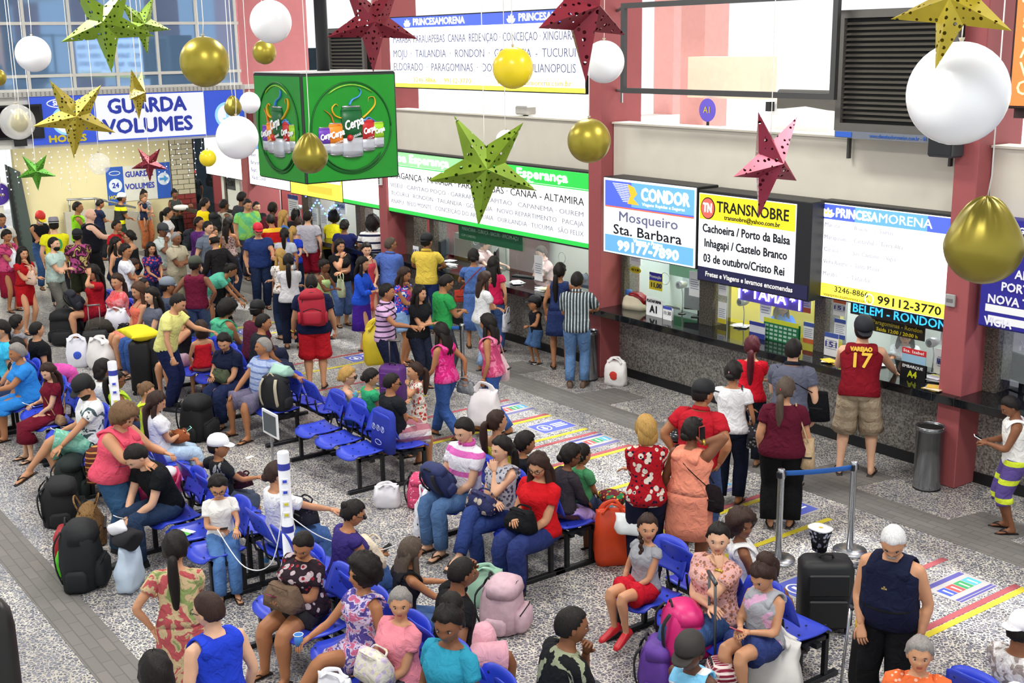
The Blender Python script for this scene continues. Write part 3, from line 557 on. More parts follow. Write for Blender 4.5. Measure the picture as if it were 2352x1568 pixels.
text('GUARDA', (XS+0.012, 9.45, 3.86), 0.42, TB, t, '+x', fit=1.7, bold=0.012); text('VOLUMES', (XS+0.012, 9.45, 3.44), 0.42, TB, t, '+x', fit=1.95, bold=0.012)
xdisc(t, 7.72, 3.62, XS+0.004, 0.29, CY); xdisc(t, 7.72, 3.62, XS+0.008, 0.24, SIGNW); text('24', (XS+0.012, 7.72, 3.62), 0.3, TB, t, '+x', bold=0.006); text('HORAS', (XS+0.012, 7.72, 3.26), 0.19, YT, t, '+x', fit=0.75, bold=0.008); text('SINART', (XS+0.012, 7.7, 3.98), 0.13, SIGNW, t, '+x', fit=0.42, bold=0.005)
b = MB(); b.tube([(XS+0.006, 7.7+0.33*cos(a*pi/12), 3.98+0.09*sin(a*pi/12)) for a in range(4, 25)], 0.012, 5); b.build('oval_ring', SIGNW, t, world=True)
xdisc(t, 11.25, 3.58, XS+0.004, 0.29, CY); xdisc(t, 11.25, 3.58, XS+0.008, 0.23, SIGNW); b = MB(); b.prism([(11.22, 3.72), (11.28, 3.72), (11.28, 3.52), (11.37, 3.52), (11.25, 3.4), (11.13, 3.52), (11.22, 3.52)], XS+0.008, XS+0.014, ax='x'); b.build('arrow', CY, t, world=True)
XW = -30.98
t = thing('wall_sign', 'smaller GUARDA VOLUMES 24 HORAS wall sign behind the crowd', 'sign', (XW, 11.0, 1.2)); xbox(t, 10.08, 11.76, 1.26, 2.15, XW, 0.015, mat('#e4e4da', 0.7), 'board'); xbox(t, 10.08, 10.52, 1.2, 2.15, XW+0.008, 0.01, mat('#2f5fc0', 0.6), 'blue_panel'); xbox(t, 11.38, 11.76, 1.26, 2.18, XW+0.008, 0.01, mat('#2f5fc0', 0.6), 'blue_panel')
text('GUARDA', (XW+0.01, 10.93, 1.93), 0.2, TB, t, '+x', fit=0.72, bold=0.004); text('VOLUMES', (XW+0.01, 10.93, 1.62), 0.2, TB, t, '+x', fit=0.76, bold=0.004)
xdisc(t, 10.3, 1.68, XW+0.012, 0.17, mat('#dfeaf4', 0.6)); text('24', (XW+0.018, 10.3, 1.68), 0.18, TB, t, '+x', bold=0.004); text('HORAS', (XW+0.012, 10.3, 1.38), 0.13, YT, t, '+x', fit=0.38, bold=0.004)
xdisc(t, 11.57, 1.76, XW+0.012, 0.16, mat('#dfeaf4', 0.6)); b = MB(); b.prism([(11.46, 1.79), (11.58, 1.79), (11.58, 1.85), (11.69, 1.76), (11.58, 1.67), (11.58, 1.73), (11.46, 1.73)], XW+0.012, XW+0.02, ax='x'); b.build('arrow', mat('#4aa0e0', 0.6), t, world=True)
b = MB(); b.tube([(XW+0.012, 10.3+0.14*cos(a*pi/10), 1.99+0.05*sin(a*pi/10)) for a in range(21)], 0.01, 4); b.build('oval_ring', PAPER, t, world=True)
t = thing('wall_sign', 'purple oval wall sign at the far left edge', 'sign', (XW, 7.4, 1.5)); xdisc(t, 7.45, 1.7, XW+0.01, 0.3, PAPER, name='oval_rim'); xdisc(t, 7.45, 1.7, XW+0.016, 0.27, mat('#4a2f9c', 0.6), name='oval'); text('ponto', (XW+0.02, 7.45, 1.68), 0.12, YT, t, '+x')
t = thing('television', 'dark flat television on the white fascia beside blue sign', 'television', (XS, 6.7, 3.2)); xbox(t, 6.0, 7.25, 3.3, 3.98, XS+0.06, 0.06, BLACK, 'casing'); xbox(t, 6.04, 7.2, 3.35, 3.94, XS+0.064, 0.01, mat('#08080a', 0.1), 'screen'); xbox(t, 6.65, 6.9, 3.16, 3.3, XS+0.03, 0.03, DARKM, 'stand')
# string light curtain under the bridge
BULB = emis('#e6ecff', 2.5); WIRE = mat('#d5d5d0', 0.7); rr = random.Random(3)
t = thing('light_curtain', 'curtain of small white fairy lights hanging below the upper floor', 'lights', (-25.9, 9, 3.1))
bm_ = MB(); bm_.ball((0, 0, 0), 0.012, 6, 4); bulb = bm_.mesh('bulb', BULB); w_ = MB(); nb = 0
for k in range(31):
    y = 5.95 + k*0.172; L_ = rr.uniform(0.35, 1.05); w_.tube([(0, y-9, 0), (0, y-9, -L_)], 0.0015, 3)
    n_ = int(L_/0.115)
    for i in range(n_):
        if nb >= 290: break
        o = bpy.data.objects.new('bulb', bulb); COL.objects.link(o); o.parent = t; o.location = (rr.uniform(-0.02, 0.02), y-9+rr.uniform(-0.03, 0.03), -0.08-i*0.115+rr.uniform(-0.02, 0.02)); nb += 1
w_.build('wire', WIRE, t)
t = thing('fairy_lights', 'blue and green fairy lights above the far booth window', 'lights', (-23.3, 12.1, 1.7)); w_ = MB(); pp = []
for k in range(26):
    x = -1.1 + k*0.085; z = 0.12*sin(k*0.7) + (0.25 if k < 6 else 0.0) + rr.uniform(-0.05, 0.05); pp.append((x, 0, z)); b = MB(); b.ball((x, -0.01, z), 0.022, 6, 4); b.build('bulb', emis('#5a6bff' if k % 3 else '#58e08a', 5.0), t)
w_.tube(pp, 0.004, 4); w_.build('wire', DARKM, t)
# green drinks cube on a black pole
GX, GY = -15.0, 7.6
def cube():
    S = 1.47; x1 = GX; y0 = GY-0.02; z0, z1 = 3.2, 4.67
    t = thing('advertising_cube', 'green four-sided drinks advertising cube hanging from black pole', 'advertisement', (x1-S/2, y0+S/2, z0))
    G = mat('#1c8a26', 0.35, var=0.15, scale=3)
    b = MB(); b.box(x1-S, x1, y0, y0+S, z0, z1, bev=0.02); b.build('cube_body', mat('#2a2f2c', 0.5), t, world=True)
    b = MB(); b.box(x1-S+0.03, x1-0.03, y0-0.006, y0+0.01, z0+0.02, z1-0.04); b.build('poster_panel', G, t, world=True)
    b = MB(); b.box(x1-0.01, x1+0.006, y0+0.03, y0+S-0.03, z0+0.02, z1-0.04); b.build('poster_panel', G, t, world=True)
    b = MB(); b.box(x1-S, x1, y0, y0+S, z1, z1+0.015); b.build('cube_lid', mat('#b9b9ba', 0.6), t, world=True)
    b = MB(); b.tube([(x1-S/2, y0+S/2, z1), (x1-S/2, y0+S/2, 8.9)], 0.09, 16); b.build('pole', mat('#1d1e22', 0.45), t, world=True)
    def face(conv, ry):
        def P(u, v, d=0.0): return conv(u, v, d)
        ring = mat('#0f5a1e', 0.5); b = MB(); b.tube([P(0.62*cos(a*pi/24), 0.62*sin(a*pi/24)-0.0, 0.008) for a in range(49)], 0.012, 5); b.build('ring', ring, t, world=True)
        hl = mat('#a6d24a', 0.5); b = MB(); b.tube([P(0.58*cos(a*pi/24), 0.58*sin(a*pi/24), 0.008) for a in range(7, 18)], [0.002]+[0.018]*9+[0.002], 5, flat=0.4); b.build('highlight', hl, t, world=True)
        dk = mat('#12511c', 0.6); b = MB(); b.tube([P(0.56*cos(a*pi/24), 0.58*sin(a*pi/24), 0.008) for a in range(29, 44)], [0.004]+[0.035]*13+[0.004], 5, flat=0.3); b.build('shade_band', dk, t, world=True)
        for u, w, h, zb, c, lab, d in ((-0.42, 0.1, 0.36, -0.33, '#6a3fb0', None, 0.02), (0.42, 0.085, 0.36, -0.29, '#9fd02c', None, 0.02), (-0.25, 0.115, 0.44, -0.36, '#ee8a22', 'cola', 0.03), (0.25, 0.105, 0.44, -0.33, '#c0282c', 'COLA', 0.03), (0.0, 0.165, 0.7, -0.40, '#0d5a2c', 'GUARANÁ', 0.045)):
            def can(z0_, z1_, m, nm, r0=1.0, r1=1.0):
                bb = MB(); rg = []
                for kk in range(4):
                    f = kk/3; r = w*(r0*(1-f)+r1*f); z = z0_*(1-f)+z1_*f; c0 = Vector(P(u, z, 0.004)); rg.append((c0, Vector(P(u+r, z, 0.004))-c0, Vector(P(u, z, 0.004+d*r/w))-c0))
                bb.loft(rg, 20); bb.build(nm, m, t, world=True)
            can(zb, zb+0.02, STEEL, 'can_base', 0.8, 1.0); can(zb+0.02, zb+h*0.38, mat('#c8ccd4', 0.35, metal=0.5), 'can_body'); can(zb+h*0.38, zb+h*0.9, mat(c, 0.4), 'can_body'); can(zb+h*0.9, zb+h*0.97, mat(c, 0.4), 'can_shoulder', 1.0, 0.86); can(zb+h*0.97, zb+h, STEEL, 'can_rim', 0.88, 0.88)
            rt = (pi/2, -0.28, 0) if ry == 0 else (pi/2, -0.28, pi/2)
            text('Cerpa', P(u, zb+h*0.66, d+0.014), w*1.05, mat('#f2f4f4', 0.5), t, rot=rt, fit=w*1.75, bold=0.004, shear=0.3)
            if lab: text(lab, P(u+w*0.2, zb+h*0.42, d+0.012), w*0.3, mat('#f2f4f4', 0.5), t, rot=rt, fit=w*1.0)
        b = MB(); b.ball(P(-0.06, -0.13, 0.05), 0.045, 10, 6); b.build('guarana_berry', mat('#c2282a', 0.5), t, world=True)
        for c, pts in (('#4a8ee8', [(-0.03, 0.31), (0.02, 0.38), (0.12, 0.42), (0.16, 0.49), (0.12, 0.53)]), ('#f0b42c', [(0.17, 0.13), (0.27, 0.2), (0.37, 0.3), (0.36, 0.4), (0.28, 0.4), (0.27, 0.34)]), ('#f0b42c', [(-0.17, 0.14), (-0.26, 0.18), (-0.3, 0.27), (-0.24, 0.33), (-0.2, 0.3)]), ('#e8742a', [(-0.2, 0.05), (-0.28, 0.08), (-0.32, 0.18), (-0.42, 0.26)]), ('#4a8ee8', [(0.18, 0.08), (0.26, 0.13), (0.34, 0.09), (0.39, 0.05)])):
            b = MB(); b.tube([P(u, v, 0.012) for u, v in pts], [0.03, 0.026, 0.022, 0.016, 0.008, 0.004][:len(pts)] if len(pts) > 4 else [0.03, 0.024, 0.018, 0.006][:len(pts)], 6, sub=3, flat=0.35); b.build('swirl', mat(c, 0.5), t, world=True)
    cz = (z0+z1)/2-0.01
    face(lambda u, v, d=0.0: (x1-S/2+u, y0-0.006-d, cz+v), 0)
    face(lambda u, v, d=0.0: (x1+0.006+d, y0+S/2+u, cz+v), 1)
cube()
# vehicle seen over the parapet, round badge
t = thing('parked_van', 'dark windscreen and roof of a vehicle just above the parapet', 'vehicle', (-12.9, 16.2, 3.5)); b = MB(); b.loft([((0, 0, 0.0), (1.0, 0, 0), (0, 1.0, 0)), ((0, 0, 0.45), (1.0, 0, 0), (0, 1.0, 0)), ((0, 0, 0.8), (0.85, 0, 0), (0, 0.85, 0)), ((0, 0, 0.9), (0.6, 0, 0), (0, 0.6, 0))], 20, power=4); b.build('van_body', mat('#e9e9e6', 0.4), t)
b = MB(); b.box(-0.6, 0.6, -0.98, -0.9, 0.42, 0.75, bev=0.03); b.build('windscreen', mat('#55534f', 0.15), t); b = MB(); b.box(-0.75, -0.66, -1.06, -0.95, 0.4, 0.55); b.build('wing_mirror', DARKM, t)
t = thing('bay_badge', 'purple round A1 bay badge beyond the parapet', 'sign', (-15.3, 15.5, 3.6)); disc(t, -15.3, 3.85, 15.5, 0.2, mat('#6a5ad0', 0.6)); text('A1', (-15.3, 15.49, 3.85), 0.16, YT, t)
b = MB(); b.box(-15.32, -15.28, 15.5, 15.53, 3.5, 3.7); b.build('badge_post', DARKM, t, world=True)
t = thing('cctv_camera', 'small camera box sitting on the parapet behind the green star', 'camera', (-16.1, 12.15, 3.875)); b = MB(); b.box(-0.16, 0.16, -0.1, 0.1, 0.02, 0.16, bev=0.02); b.build('housing', mat('#b9b6ae', 0.5), t); b = MB(); b.box(-0.03, 0.03, -0.03, 0.03, 0, 0.03); b.build('mount', DARKM, t)

# ================================================================ benches
BLUE = mat('#2b41c4', 0.38, var=0.06, scale=3, spec=0.5); LEG = mat('#15171b', 0.4)
def seat_mesh():
    b = MB(); nu, nv = 8, 9; vs = []
    for top in (1, 0):
        for j in range(nv):
            v = j/(nv-1); y = 0.47*v   # 0 back, front at 0.47
            for i in range(nu):
                u = i/(nu-1)*2-1; w = 0.232*(1-0.10*max(0, (v-0.55)/0.45)**2)*(1-0.06*(1-v))
                x = u*w; z = 0.02*abs(u)**2.5 - 0.018*sin(pi*min(1, v*1.1)) + 0.0
                if v > 0.75: z -= 0.05*((v-0.75)/0.25)**2
                if v > 0.85: y2 = y - 0.05*abs(u)**3
                else: y2 = y
                vs.append((x, y2, z + (0.0 if top else -0.014)))
    fs = []; N = nu*nv
    for j in range(nv-1):
        for i in range(nu-1):
            a = j*nu+i; fs.append((a, a+1, a+nu+1, a+nu)); fs.append((N+a, N+a+nu, N+a+nu+1, N+a+1))
    rim = [i for i in range(nu)] + [j*nu+nu-1 for j in range(1, nv)] + [(nv-1)*nu+i for i in range(nu-2, -1, -1)] + [j*nu for j in range(nv-2, 0, -1)]
    for k in range(len(rim)): a, c = rim[k], rim[(k+1) % len(rim)]; fs.append((c, a, N+a, N+c))
    b.add(vs, fs); 
    return b.mesh('seat', BLUE)
def back_mesh():
    b = MB(); nu, nv = 9, 7; vs = []
    for top in (1, 0):
        for j in range(nv):
            v = j/(nv-1); z = 0.17 + 0.30*v
            for i in range(nu):
                u = i/(nu-1)*2-1; w = 0.222*(1-0.14*v**3); x = u*w; zz = z - 0.035*abs(u)**4*v - (0.035*(1-abs(u)**3)*(-1) if j == 0 else 0)
                y = -0.02 - 0.10*v + 0.03*u*u
                vs.append((x, y + (0.006 if top else -0.006), zz))
    fs = []; N = nu*nv
    for j in range(nv-1):
        for i in range(nu-1):
            a = j*nu+i; fs.append((a, a+nu, a+nu+1, a+1)); fs.append((N+a, N+a+1, N+a+nu+1, N+a+nu))
    rim = [i for i in range(nu)] + [j*nu+nu-1 for j in range(1, nv)] + [(nv-1)*nu+i for i in range(nu-2, -1, -1)] + [j*nu for j in range(nv-2, 0, -1)]
    for k in range(len(rim)): a, c = rim[k], rim[(k+1) % len(rim)]; fs.append((a, c, N+c, N+a))
    b.add(vs, fs); return b.mesh('backrest', BLUE)
SEATM, BACKM = seat_mesh(), back_mesh()
b = MB(); b.tube([(0, 0.22, 0.405), (0, 0.0, 0.40), (0, -0.05, 0.47), (0, -0.075, 0.62)], 0.011, 6, sub=1); BRK = b.mesh('seat_bracket', LEG)
b = MB()
for u, v in ((-0.16, 0.4), (0.16, 0.4), (-0.14, 0.1), (0.14, 0.1), (-0.07, 0.27), (0.07, 0.27), (0, 0.12)): b.ball((u, v, 0.003-0.0), (0.011, 0.011, 0.006), 6, 4)
BOLT1 = b.mesh('seat_vents', mat('#141a3c', 0.6))
b = MB()
for u, v in ((-0.13, 0.25), (0.13, 0.25), (-0.13, 0.40), (0.13, 0.40), (-0.05, 0.32), (0.05, 0.32)):
    for s_ in (-1, 1): b.ball((u, -0.02-0.10*(v-0.17)/0.3+0.03*(u/0.2)**2+s_*0.006, v), (0.012, 0.004, 0.012), 6, 4)
BOLT2 = b.mesh('back_vents', mat('#141a3c', 0.6))
def link(me, par, name, loc=(0, 0, 0)):
    o = bpy.data.objects.new(name, me); COL.objects.link(o); o.parent = par; o.location = loc; return o
def bench(cx, yh, face, label, n=3, cover=None):
    """cx centre, yh hip line; face -1 looks to the hall, +1 looks to the counter"""
    rz = 0 if face > 0 else pi; W = 0.53*n
    t = thing('waiting_bench', label, 'bench', (cx, yh - 0.20*face, 0), rz, 'blue waiting benches in rows')
    for k in range(n):
        x = (k-(n-1)/2)*0.53
        s = link(SEATM, t, 'seat', (x, 0, 0.44)); link(BOLT1, s, 'vent_holes', (0, 0, 0))
        r = link(BACKM, t, 'backrest', (x, 0, 0.40)); link(BOLT2, r, 'vent_holes')
        link(BRK, t, 'seat_bracket', (x-0.12, 0, 0)); link(BRK, t, 'seat_bracket', (x+0.12, 0, 0))
    b = MB(); b.box(-W/2, W/2, 0.17, 0.23, 0.345, 0.385); b.box(-W/2, W/2, 0.05, 0.09, 0.36, 0.39); b.build('beam', LEG, t)
    for sx in (-1, 1):
        x = sx*(W/2-0.06); b = MB(); b.box(x-0.02, x+0.02, 0.02, 0.06, 0.05, 0.39); b.box(x-0.02, x+0.02, 0.33, 0.37, 0.05, 0.40); b.box(x-0.02, x+0.02, 0.04, 0.36, 0.365, 0.40); b.box(x-0.028, x+0.028, -0.12, 0.50, 0.002, 0.045, bev=0.006); b.build('leg_frame', LEG, t)
    if cover is not None:
        x = (cover-(n-1)/2)*0.53; b = MB(); b.loft([((x, -0.06, 0.42), (0.235, 0, 0), (0, 0.05, 0)), ((x, -0.08, 0.6), (0.235, 0, 0), (0, 0.05, 0)), ((x, -0.11, 0.86), (0.225, 0, 0), (0, 0.03, 0)), ((x, -0.115, 0.9), (0.18, 0, 0), (0, 0.02, 0))], 20, power=4); b.build('seat_cover', mat('#23329c', 0.85), t, label='dark blue cloth cover with white symbols')
        P_ = mat('#aab4e8', 0.8); 
        for k in (-1, 0, 1):
            b = MB(); b.tube([(x+k*0.1+0.035*cos(a*pi/6), -0.0, 0.72+0.035*sin(a*pi/6)) for a in range(13)], 0.005, 4); b.build('printed_symbol', P_, t)
    return t
# ================================================================ small structures
BELT = mat('#1f5aa8', 0.6)
def stanchion(x, y, label, h=0.96):
    t = thing('queue_post', label, 'queue post', (x, y, 0)); b = MB()
    b.loft([((0, 0, z), (r, 0, 0), (0, r, 0)) for z, r in ((0, 0.17), (0.02, 0.172), (0.035, 0.165), (0.045, 0.06))], 32); b.build('base', STEEL, t)
    b = MB(); b.loft([((0, 0, z), (r, 0, 0), (0, r, 0)) for z, r in ((0.04, 0.032), (h-0.1, 0.032), (h-0.1, 0.036), (h, 0.036), (h+0.005, 0.03))], 20); b.build('pole', STEEL, t)
    b = MB(); b.box(-0.03, 0.03, -0.042, 0.042, h-0.09, h-0.02, bev=0.008); b.build('belt_head', mat('#23262a', 0.4), t); return t
def belt(a, c, z, label):
    t = thing('queue_belt', label, 'belt', (a[0], a[1], z)); n = 12; vs = []; d = Vector((c[0]-a[0], c[1]-a[1], 0)); nrm = Vector((-d.y, d.x, 0)).normalized()*0.003
    b = MB(); rg = []
    for i in range(n+1):
        f = i/n; p = Vector((0, 0, 0)) + d*f + Vector((0, 0, -0.012*sin(pi*f))); rg.append((p, nrm, Vector((0, 0, 0.026))))
    b.loft(rg, 8, power=8); b.build('webbing', BELT, t)
def bin_(x, y, label, h=0.76, r=0.14):
    t = thing('litter_bin', label, 'bin', (x, y, 0)); M_ = mat('#8f9296', 0.22, metal=0.9, var=0.15, scale=3)
    b = MB(); b.loft([((0, 0, z), (rr_, 0, 0), (0, rr_, 0)) for z, rr_ in ((0, r*0.97), (0.02, r), (h-0.05, r), (h-0.05, r*1.03), (h, r*1.03), (h, r*0.9), (h-0.12, r*0.88))], 32, caps=True); b.build('bin_body', M_, t)
    b = MB(); b.loft([((0, 0, h-0.03), (r*0.89, 0, 0), (0, r*0.89, 0)), ((0, 0, h-0.015), (r*0.93, 0, 0), (0, r*0.93, 0))], 28); b.build('liner', mat('#0b0b0c', 0.8), t)
    b = MB(); b.tube([(r*1.03*cos(a*pi/16), r*1.03*sin(a*pi/16), h) for a in range(33)], 0.007, 6); b.build('rim', STEEL, t)
    b = MB(); b.loft([((0, 0, 0), (r*1.01, 0, 0), (0, r*1.01, 0)), ((0, 0, 0.02), (r*1.01, 0, 0), (0, r*1.01, 0))], 28); b.build('foot_ring', BLACK, t)
def power_post(x, y, label, h=1.45):
    t = thing('charging_post', label, 'charging post', (x, y, 0)); Wm = mat('#e4e6ec', 0.4)
    b = MB(); b.loft([((0, 0, z), (r, 0, 0), (0, r, 0)) for z, r in ((0, 0.09), (0.012, 0.09), (0.014, 0.052), (h-0.01, 0.052), (h, 0.046))], 24); b.build('tube', Wm, t)
    b = MB(); b.loft([((0, 0, z), (0.054, 0, 0), (0, 0.054, 0)) for z in (h-0.16, h-0.1)], 24, caps=False); b.build('logo_band', mat('#3a44a8', 0.5), t)
    a = atan2(-y, -x); 
    for k, (dz, c) in enumerate(((0.26, '#3b4fd0'), (0.36, '#3b4fd0'), (0.47, '#e0d64a'), (0.57, '#e0d64a'))):
        q = MB(); q.box(0.045, 0.058, -0.03, 0.03, h-dz-0.02, h-dz+0.03, bev=0.004); s = q.build('socket', mat('#f1f2f4', 0.4), t); s.rotation_euler = (0, 0, a)
        q = MB(); q.box(0.057, 0.062, -0.018, 0.018, h-dz-0.008, h-dz+0.016); o = q.build('socket_face', mat(c, 0.5), s)
    b = MB(); b.loft([((0, 0, z), (0.054, 0, 0), (0, 0.054, 0)) for z in (h-0.74, h-0.68)], 24, caps=False); b.build('logo_band', mat('#3a44a8', 0.5), t)
# ================================================================ balloons and stars
def string_(t, top, z1): b = MB(); b.tube([(0, 0, top), (0.01, 0.005, top+0.1), (0, 0, z1)], 0.0035, 4); b.build('string', mat('#e3e0da', 0.7), t)
GOLD = mat('#a39436', 0.34, metal=0.6, var=0.06); YEL = mat('#e9cf22', 0.25, var=0.05)
_wb, _nt, _b = base_mat('white_balloon', 0.25); _b.inputs['Base Color'].default_value = (0.93, 0.94, 0.97, 1); _b.inputs['Subsurface Weight'].default_value = 0.2; _b.inputs['Emission Color'].default_value = (1, 1, 1, 1); _b.inputs['Emission Strength'].default_value = 0.0
_cb, _nt, _b2 = base_mat('clear_balloon', 0.08); _b2.inputs['Base Color'].default_value = (0.95, 0.95, 0.92, 1); _b2.inputs['Alpha'].default_value = 0.28
def balloon(p, d, kind, label, hang=8.8):
    t = thing('balloon', label, 'balloon', p, random.uniform(0, 3)); r = d/2
    b = MB()
    if kind in ('white', 'gold', 'yellow', 'clear'):
        b.ball((0, 0, 0), (r, r, r*1.02), 32, 20); b.build('balloon_skin', {'white': _wb, 'gold': GOLD, 'yellow': YEL, 'clear': _cb}[kind], t)
        b = MB(); b.loft([((0, 0, r*1.0), (0.006, 0, 0), (0, 0.006, 0)), ((0, 0, r*1.0+0.02), (0.014, 0, 0), (0, 0.014, 0))], 8); b.build('knot', mat('#b8b09a', 0.5), t)
    else:   # foil, drawn up to a gathered point
        def fn(dv):
            a = atan2(dv.y, dv.x); up = max(0, dv.z); return (1 + 0.22*up**6) * (1 - 0.10*up*(1-up)*2) * (1 + 0.025*sin(9*a)*up + 0.012*sin(17*a+1)*up)
        b.ball((0, 0, 0), (r, r*0.95, r), 56, 28, fn=fn); b.build('balloon_skin', mat('#8d8030', 0.34, metal=0.6, var=0.1, scale=5, bump=0.3), t)
        b = MB(); b.tube([(0, 0, r*1.18), (0, 0, r*1.27)], [0.012, 0.005], 6); b.build('knot', mat('#8d7c2a', 0.5), t)
    string_(t, r*1.02 if kind != 'foil' else r*1.2, hang-p[2]); return t
def holes(colr, rough=0.3, metal=0.3, col2=None, sc=26, r0=0.30):
    m, nt, b = base_mat('pierced_card', rough, metal); L = nt.links.new
    tc = nn(nt, 'ShaderNodeTexCoord'); v = nn(nt, 'ShaderNodeTexVoronoi'); v.inputs['Scale'].default_value = sc; v.inputs['Randomness'].default_value = 0.55; L(tc.outputs['Object'], v.inputs['Vector'])
    g = nn(nt, 'ShaderNodeMath', operation='GREATER_THAN'); L(v.outputs['Distance'], g.inputs[0]); g.inputs[1].default_value = 0.27; L(g.outputs[0], b.inputs['Alpha'])
    n = nn(nt, 'ShaderNodeTexNoise'); n.inputs['Scale'].default_value = 7; L(tc.outputs['Object'], n.inputs['Vector'])
    x = nn(nt, 'ShaderNodeMix', data_type='RGBA'); L(n.outputs['Fac'], x.inputs['Factor']); x.inputs['A'].default_value = (*hexc(colr), 1); x.inputs['B'].default_value = (*hexc(col2 or colr), 1); L(x.outputs['Result'], b.inputs['Base Color'])
    return m
def star(p, R, kind, label, spin=0.0, yaw=0.0, pitch=0.0, depth=0.30, hang=8.8, inner=0.37, thin=1.0):
    cols = {'green': ('#5f7a1e', '#8cab2e'), 'gold': ('#8f7a1e', '#bfae36'), 'red': ('#6a1724', '#8c2c3a'), 'lime': ('#35781f', '#62a52e'), 'pink': ('#7a1c2e', '#a03c54')}[kind]
    t = thing('paper_star', label, 'star', p); m = holes(cols[0], col2=cols[1], sc=15/R*0.62 if R else 26)
    dA = Vector((-p[0], -p[1], 5-p[2])).normalized()           # hung roughly facing the hall side gallery
    base = atan2(dA.y, dA.x)
    Mx = Matrix.Rotation(base-pi/2+yaw, 4, 'Z') @ Matrix.Rotation(pitch, 4, 'X')
    # local frame: x right, z up, y towards viewer
    arms = []
    for k in range(5):
        a = spin - pi/2 + k*2*pi/5; tip = (R*cos(a)*thin, 0, R*sin(a)); a0 = a-pi/5; a1 = a+pi/5; r = R*inner
        v0 = (r*cos(a0)*thin, 0, r*sin(a0)); v1 = (r*cos(a1)*thin, 0, r*sin(a1)); f = (0, R*depth, 0); bk = (0, -R*depth, 0)
        b = MB(); b.add([tip, v0, v1, f, bk], [(0, 1, 3), (0, 3, 2), (0, 4, 1), (0, 2, 4)], 0, False); b.xf(Mx); b.build('star_arm', m, t)
    b = MB(); b.tube([(0, 0, R*0.3), (0.006, 0, R*0.6), (0, 0, hang-p[2])], 0.0035, 4); b.build('string', mat('#e3e0da', 0.7), t)
    return t
# ================================================================ bags
def crumple(o_mb, amp, sc, seed=0):
    from mathutils import noise
    o_mb.v = [tuple(Vector(v) + noise.noise_vector(Vector(v)*sc + Vector((seed, seed*1.7, 0)))*amp) for v in o_mb.v]; return o_mb
def plastic_bag(p, w, h, c, label, rz=0.0, hang=False, logo=None, name='plastic_bag', c2=None, handles=True, d=None):
    t = thing(name, label, 'bag', p, rz); d = d or w*0.55
    b = MB(); b.loft([((0, 0, z*h), (w/2*a, 0, 0), (0, d/2*a2, 0)) for z, a, a2 in ((0, 0.75, 0.75), (0.02, 0.92, 0.95), (0.12, 1, 1.05), (0.25, 1.03, 1.1), (0.38, 1.02, 1.08), (0.5, 1.0, 1.0), (0.62, 0.96, 0.85), (0.75, 0.92, 0.62), (0.86, 0.9, 0.36), (0.95, 0.92, 0.16))], 36, power=3.4)
    crumple(b, w*0.07, 4.5/max(w, 0.2)*0.5, p[0]); crumple(b, w*0.045, 12/max(w, 0.2)*0.5, p[1]); zmin = min(v[2] for v in b.v); b.v = [(x, y, max(z, 0.0) if not hang else z) for x, y, z in b.v]; b.build('bag_body', c2 or c, t)
    if handles:
        for s in (-1, 1):
            q = 0.62 if not hang else 1.0; b = MB(); b.tube([(-w*0.3, s*d*0.06, h*0.88), (-w*0.2*(1+s*.3), s*d*0.1, h*(0.9+0.16*q)), (w*0.04*s, s*d*0.16*(2-q), h*(0.9+0.26*q)), (w*0.17, s*d*0.1, h*(0.9+0.15*q)), (w*0.3, s*d*0.06, h*0.88)], [0.045*w/0.3, 0.022*w/0.3, 0.014*w/0.3, 0.02*w/0.3, 0.045*w/0.3], 6, sub=2, flat=0.25); b.build('handle', c, t)
    if logo: b = MB(); b.ball((0, -d*0.52, h*0.42), (w*0.2, 0.012, w*0.2), 14, 8); b.build('printed_logo', logo, t)
    return t
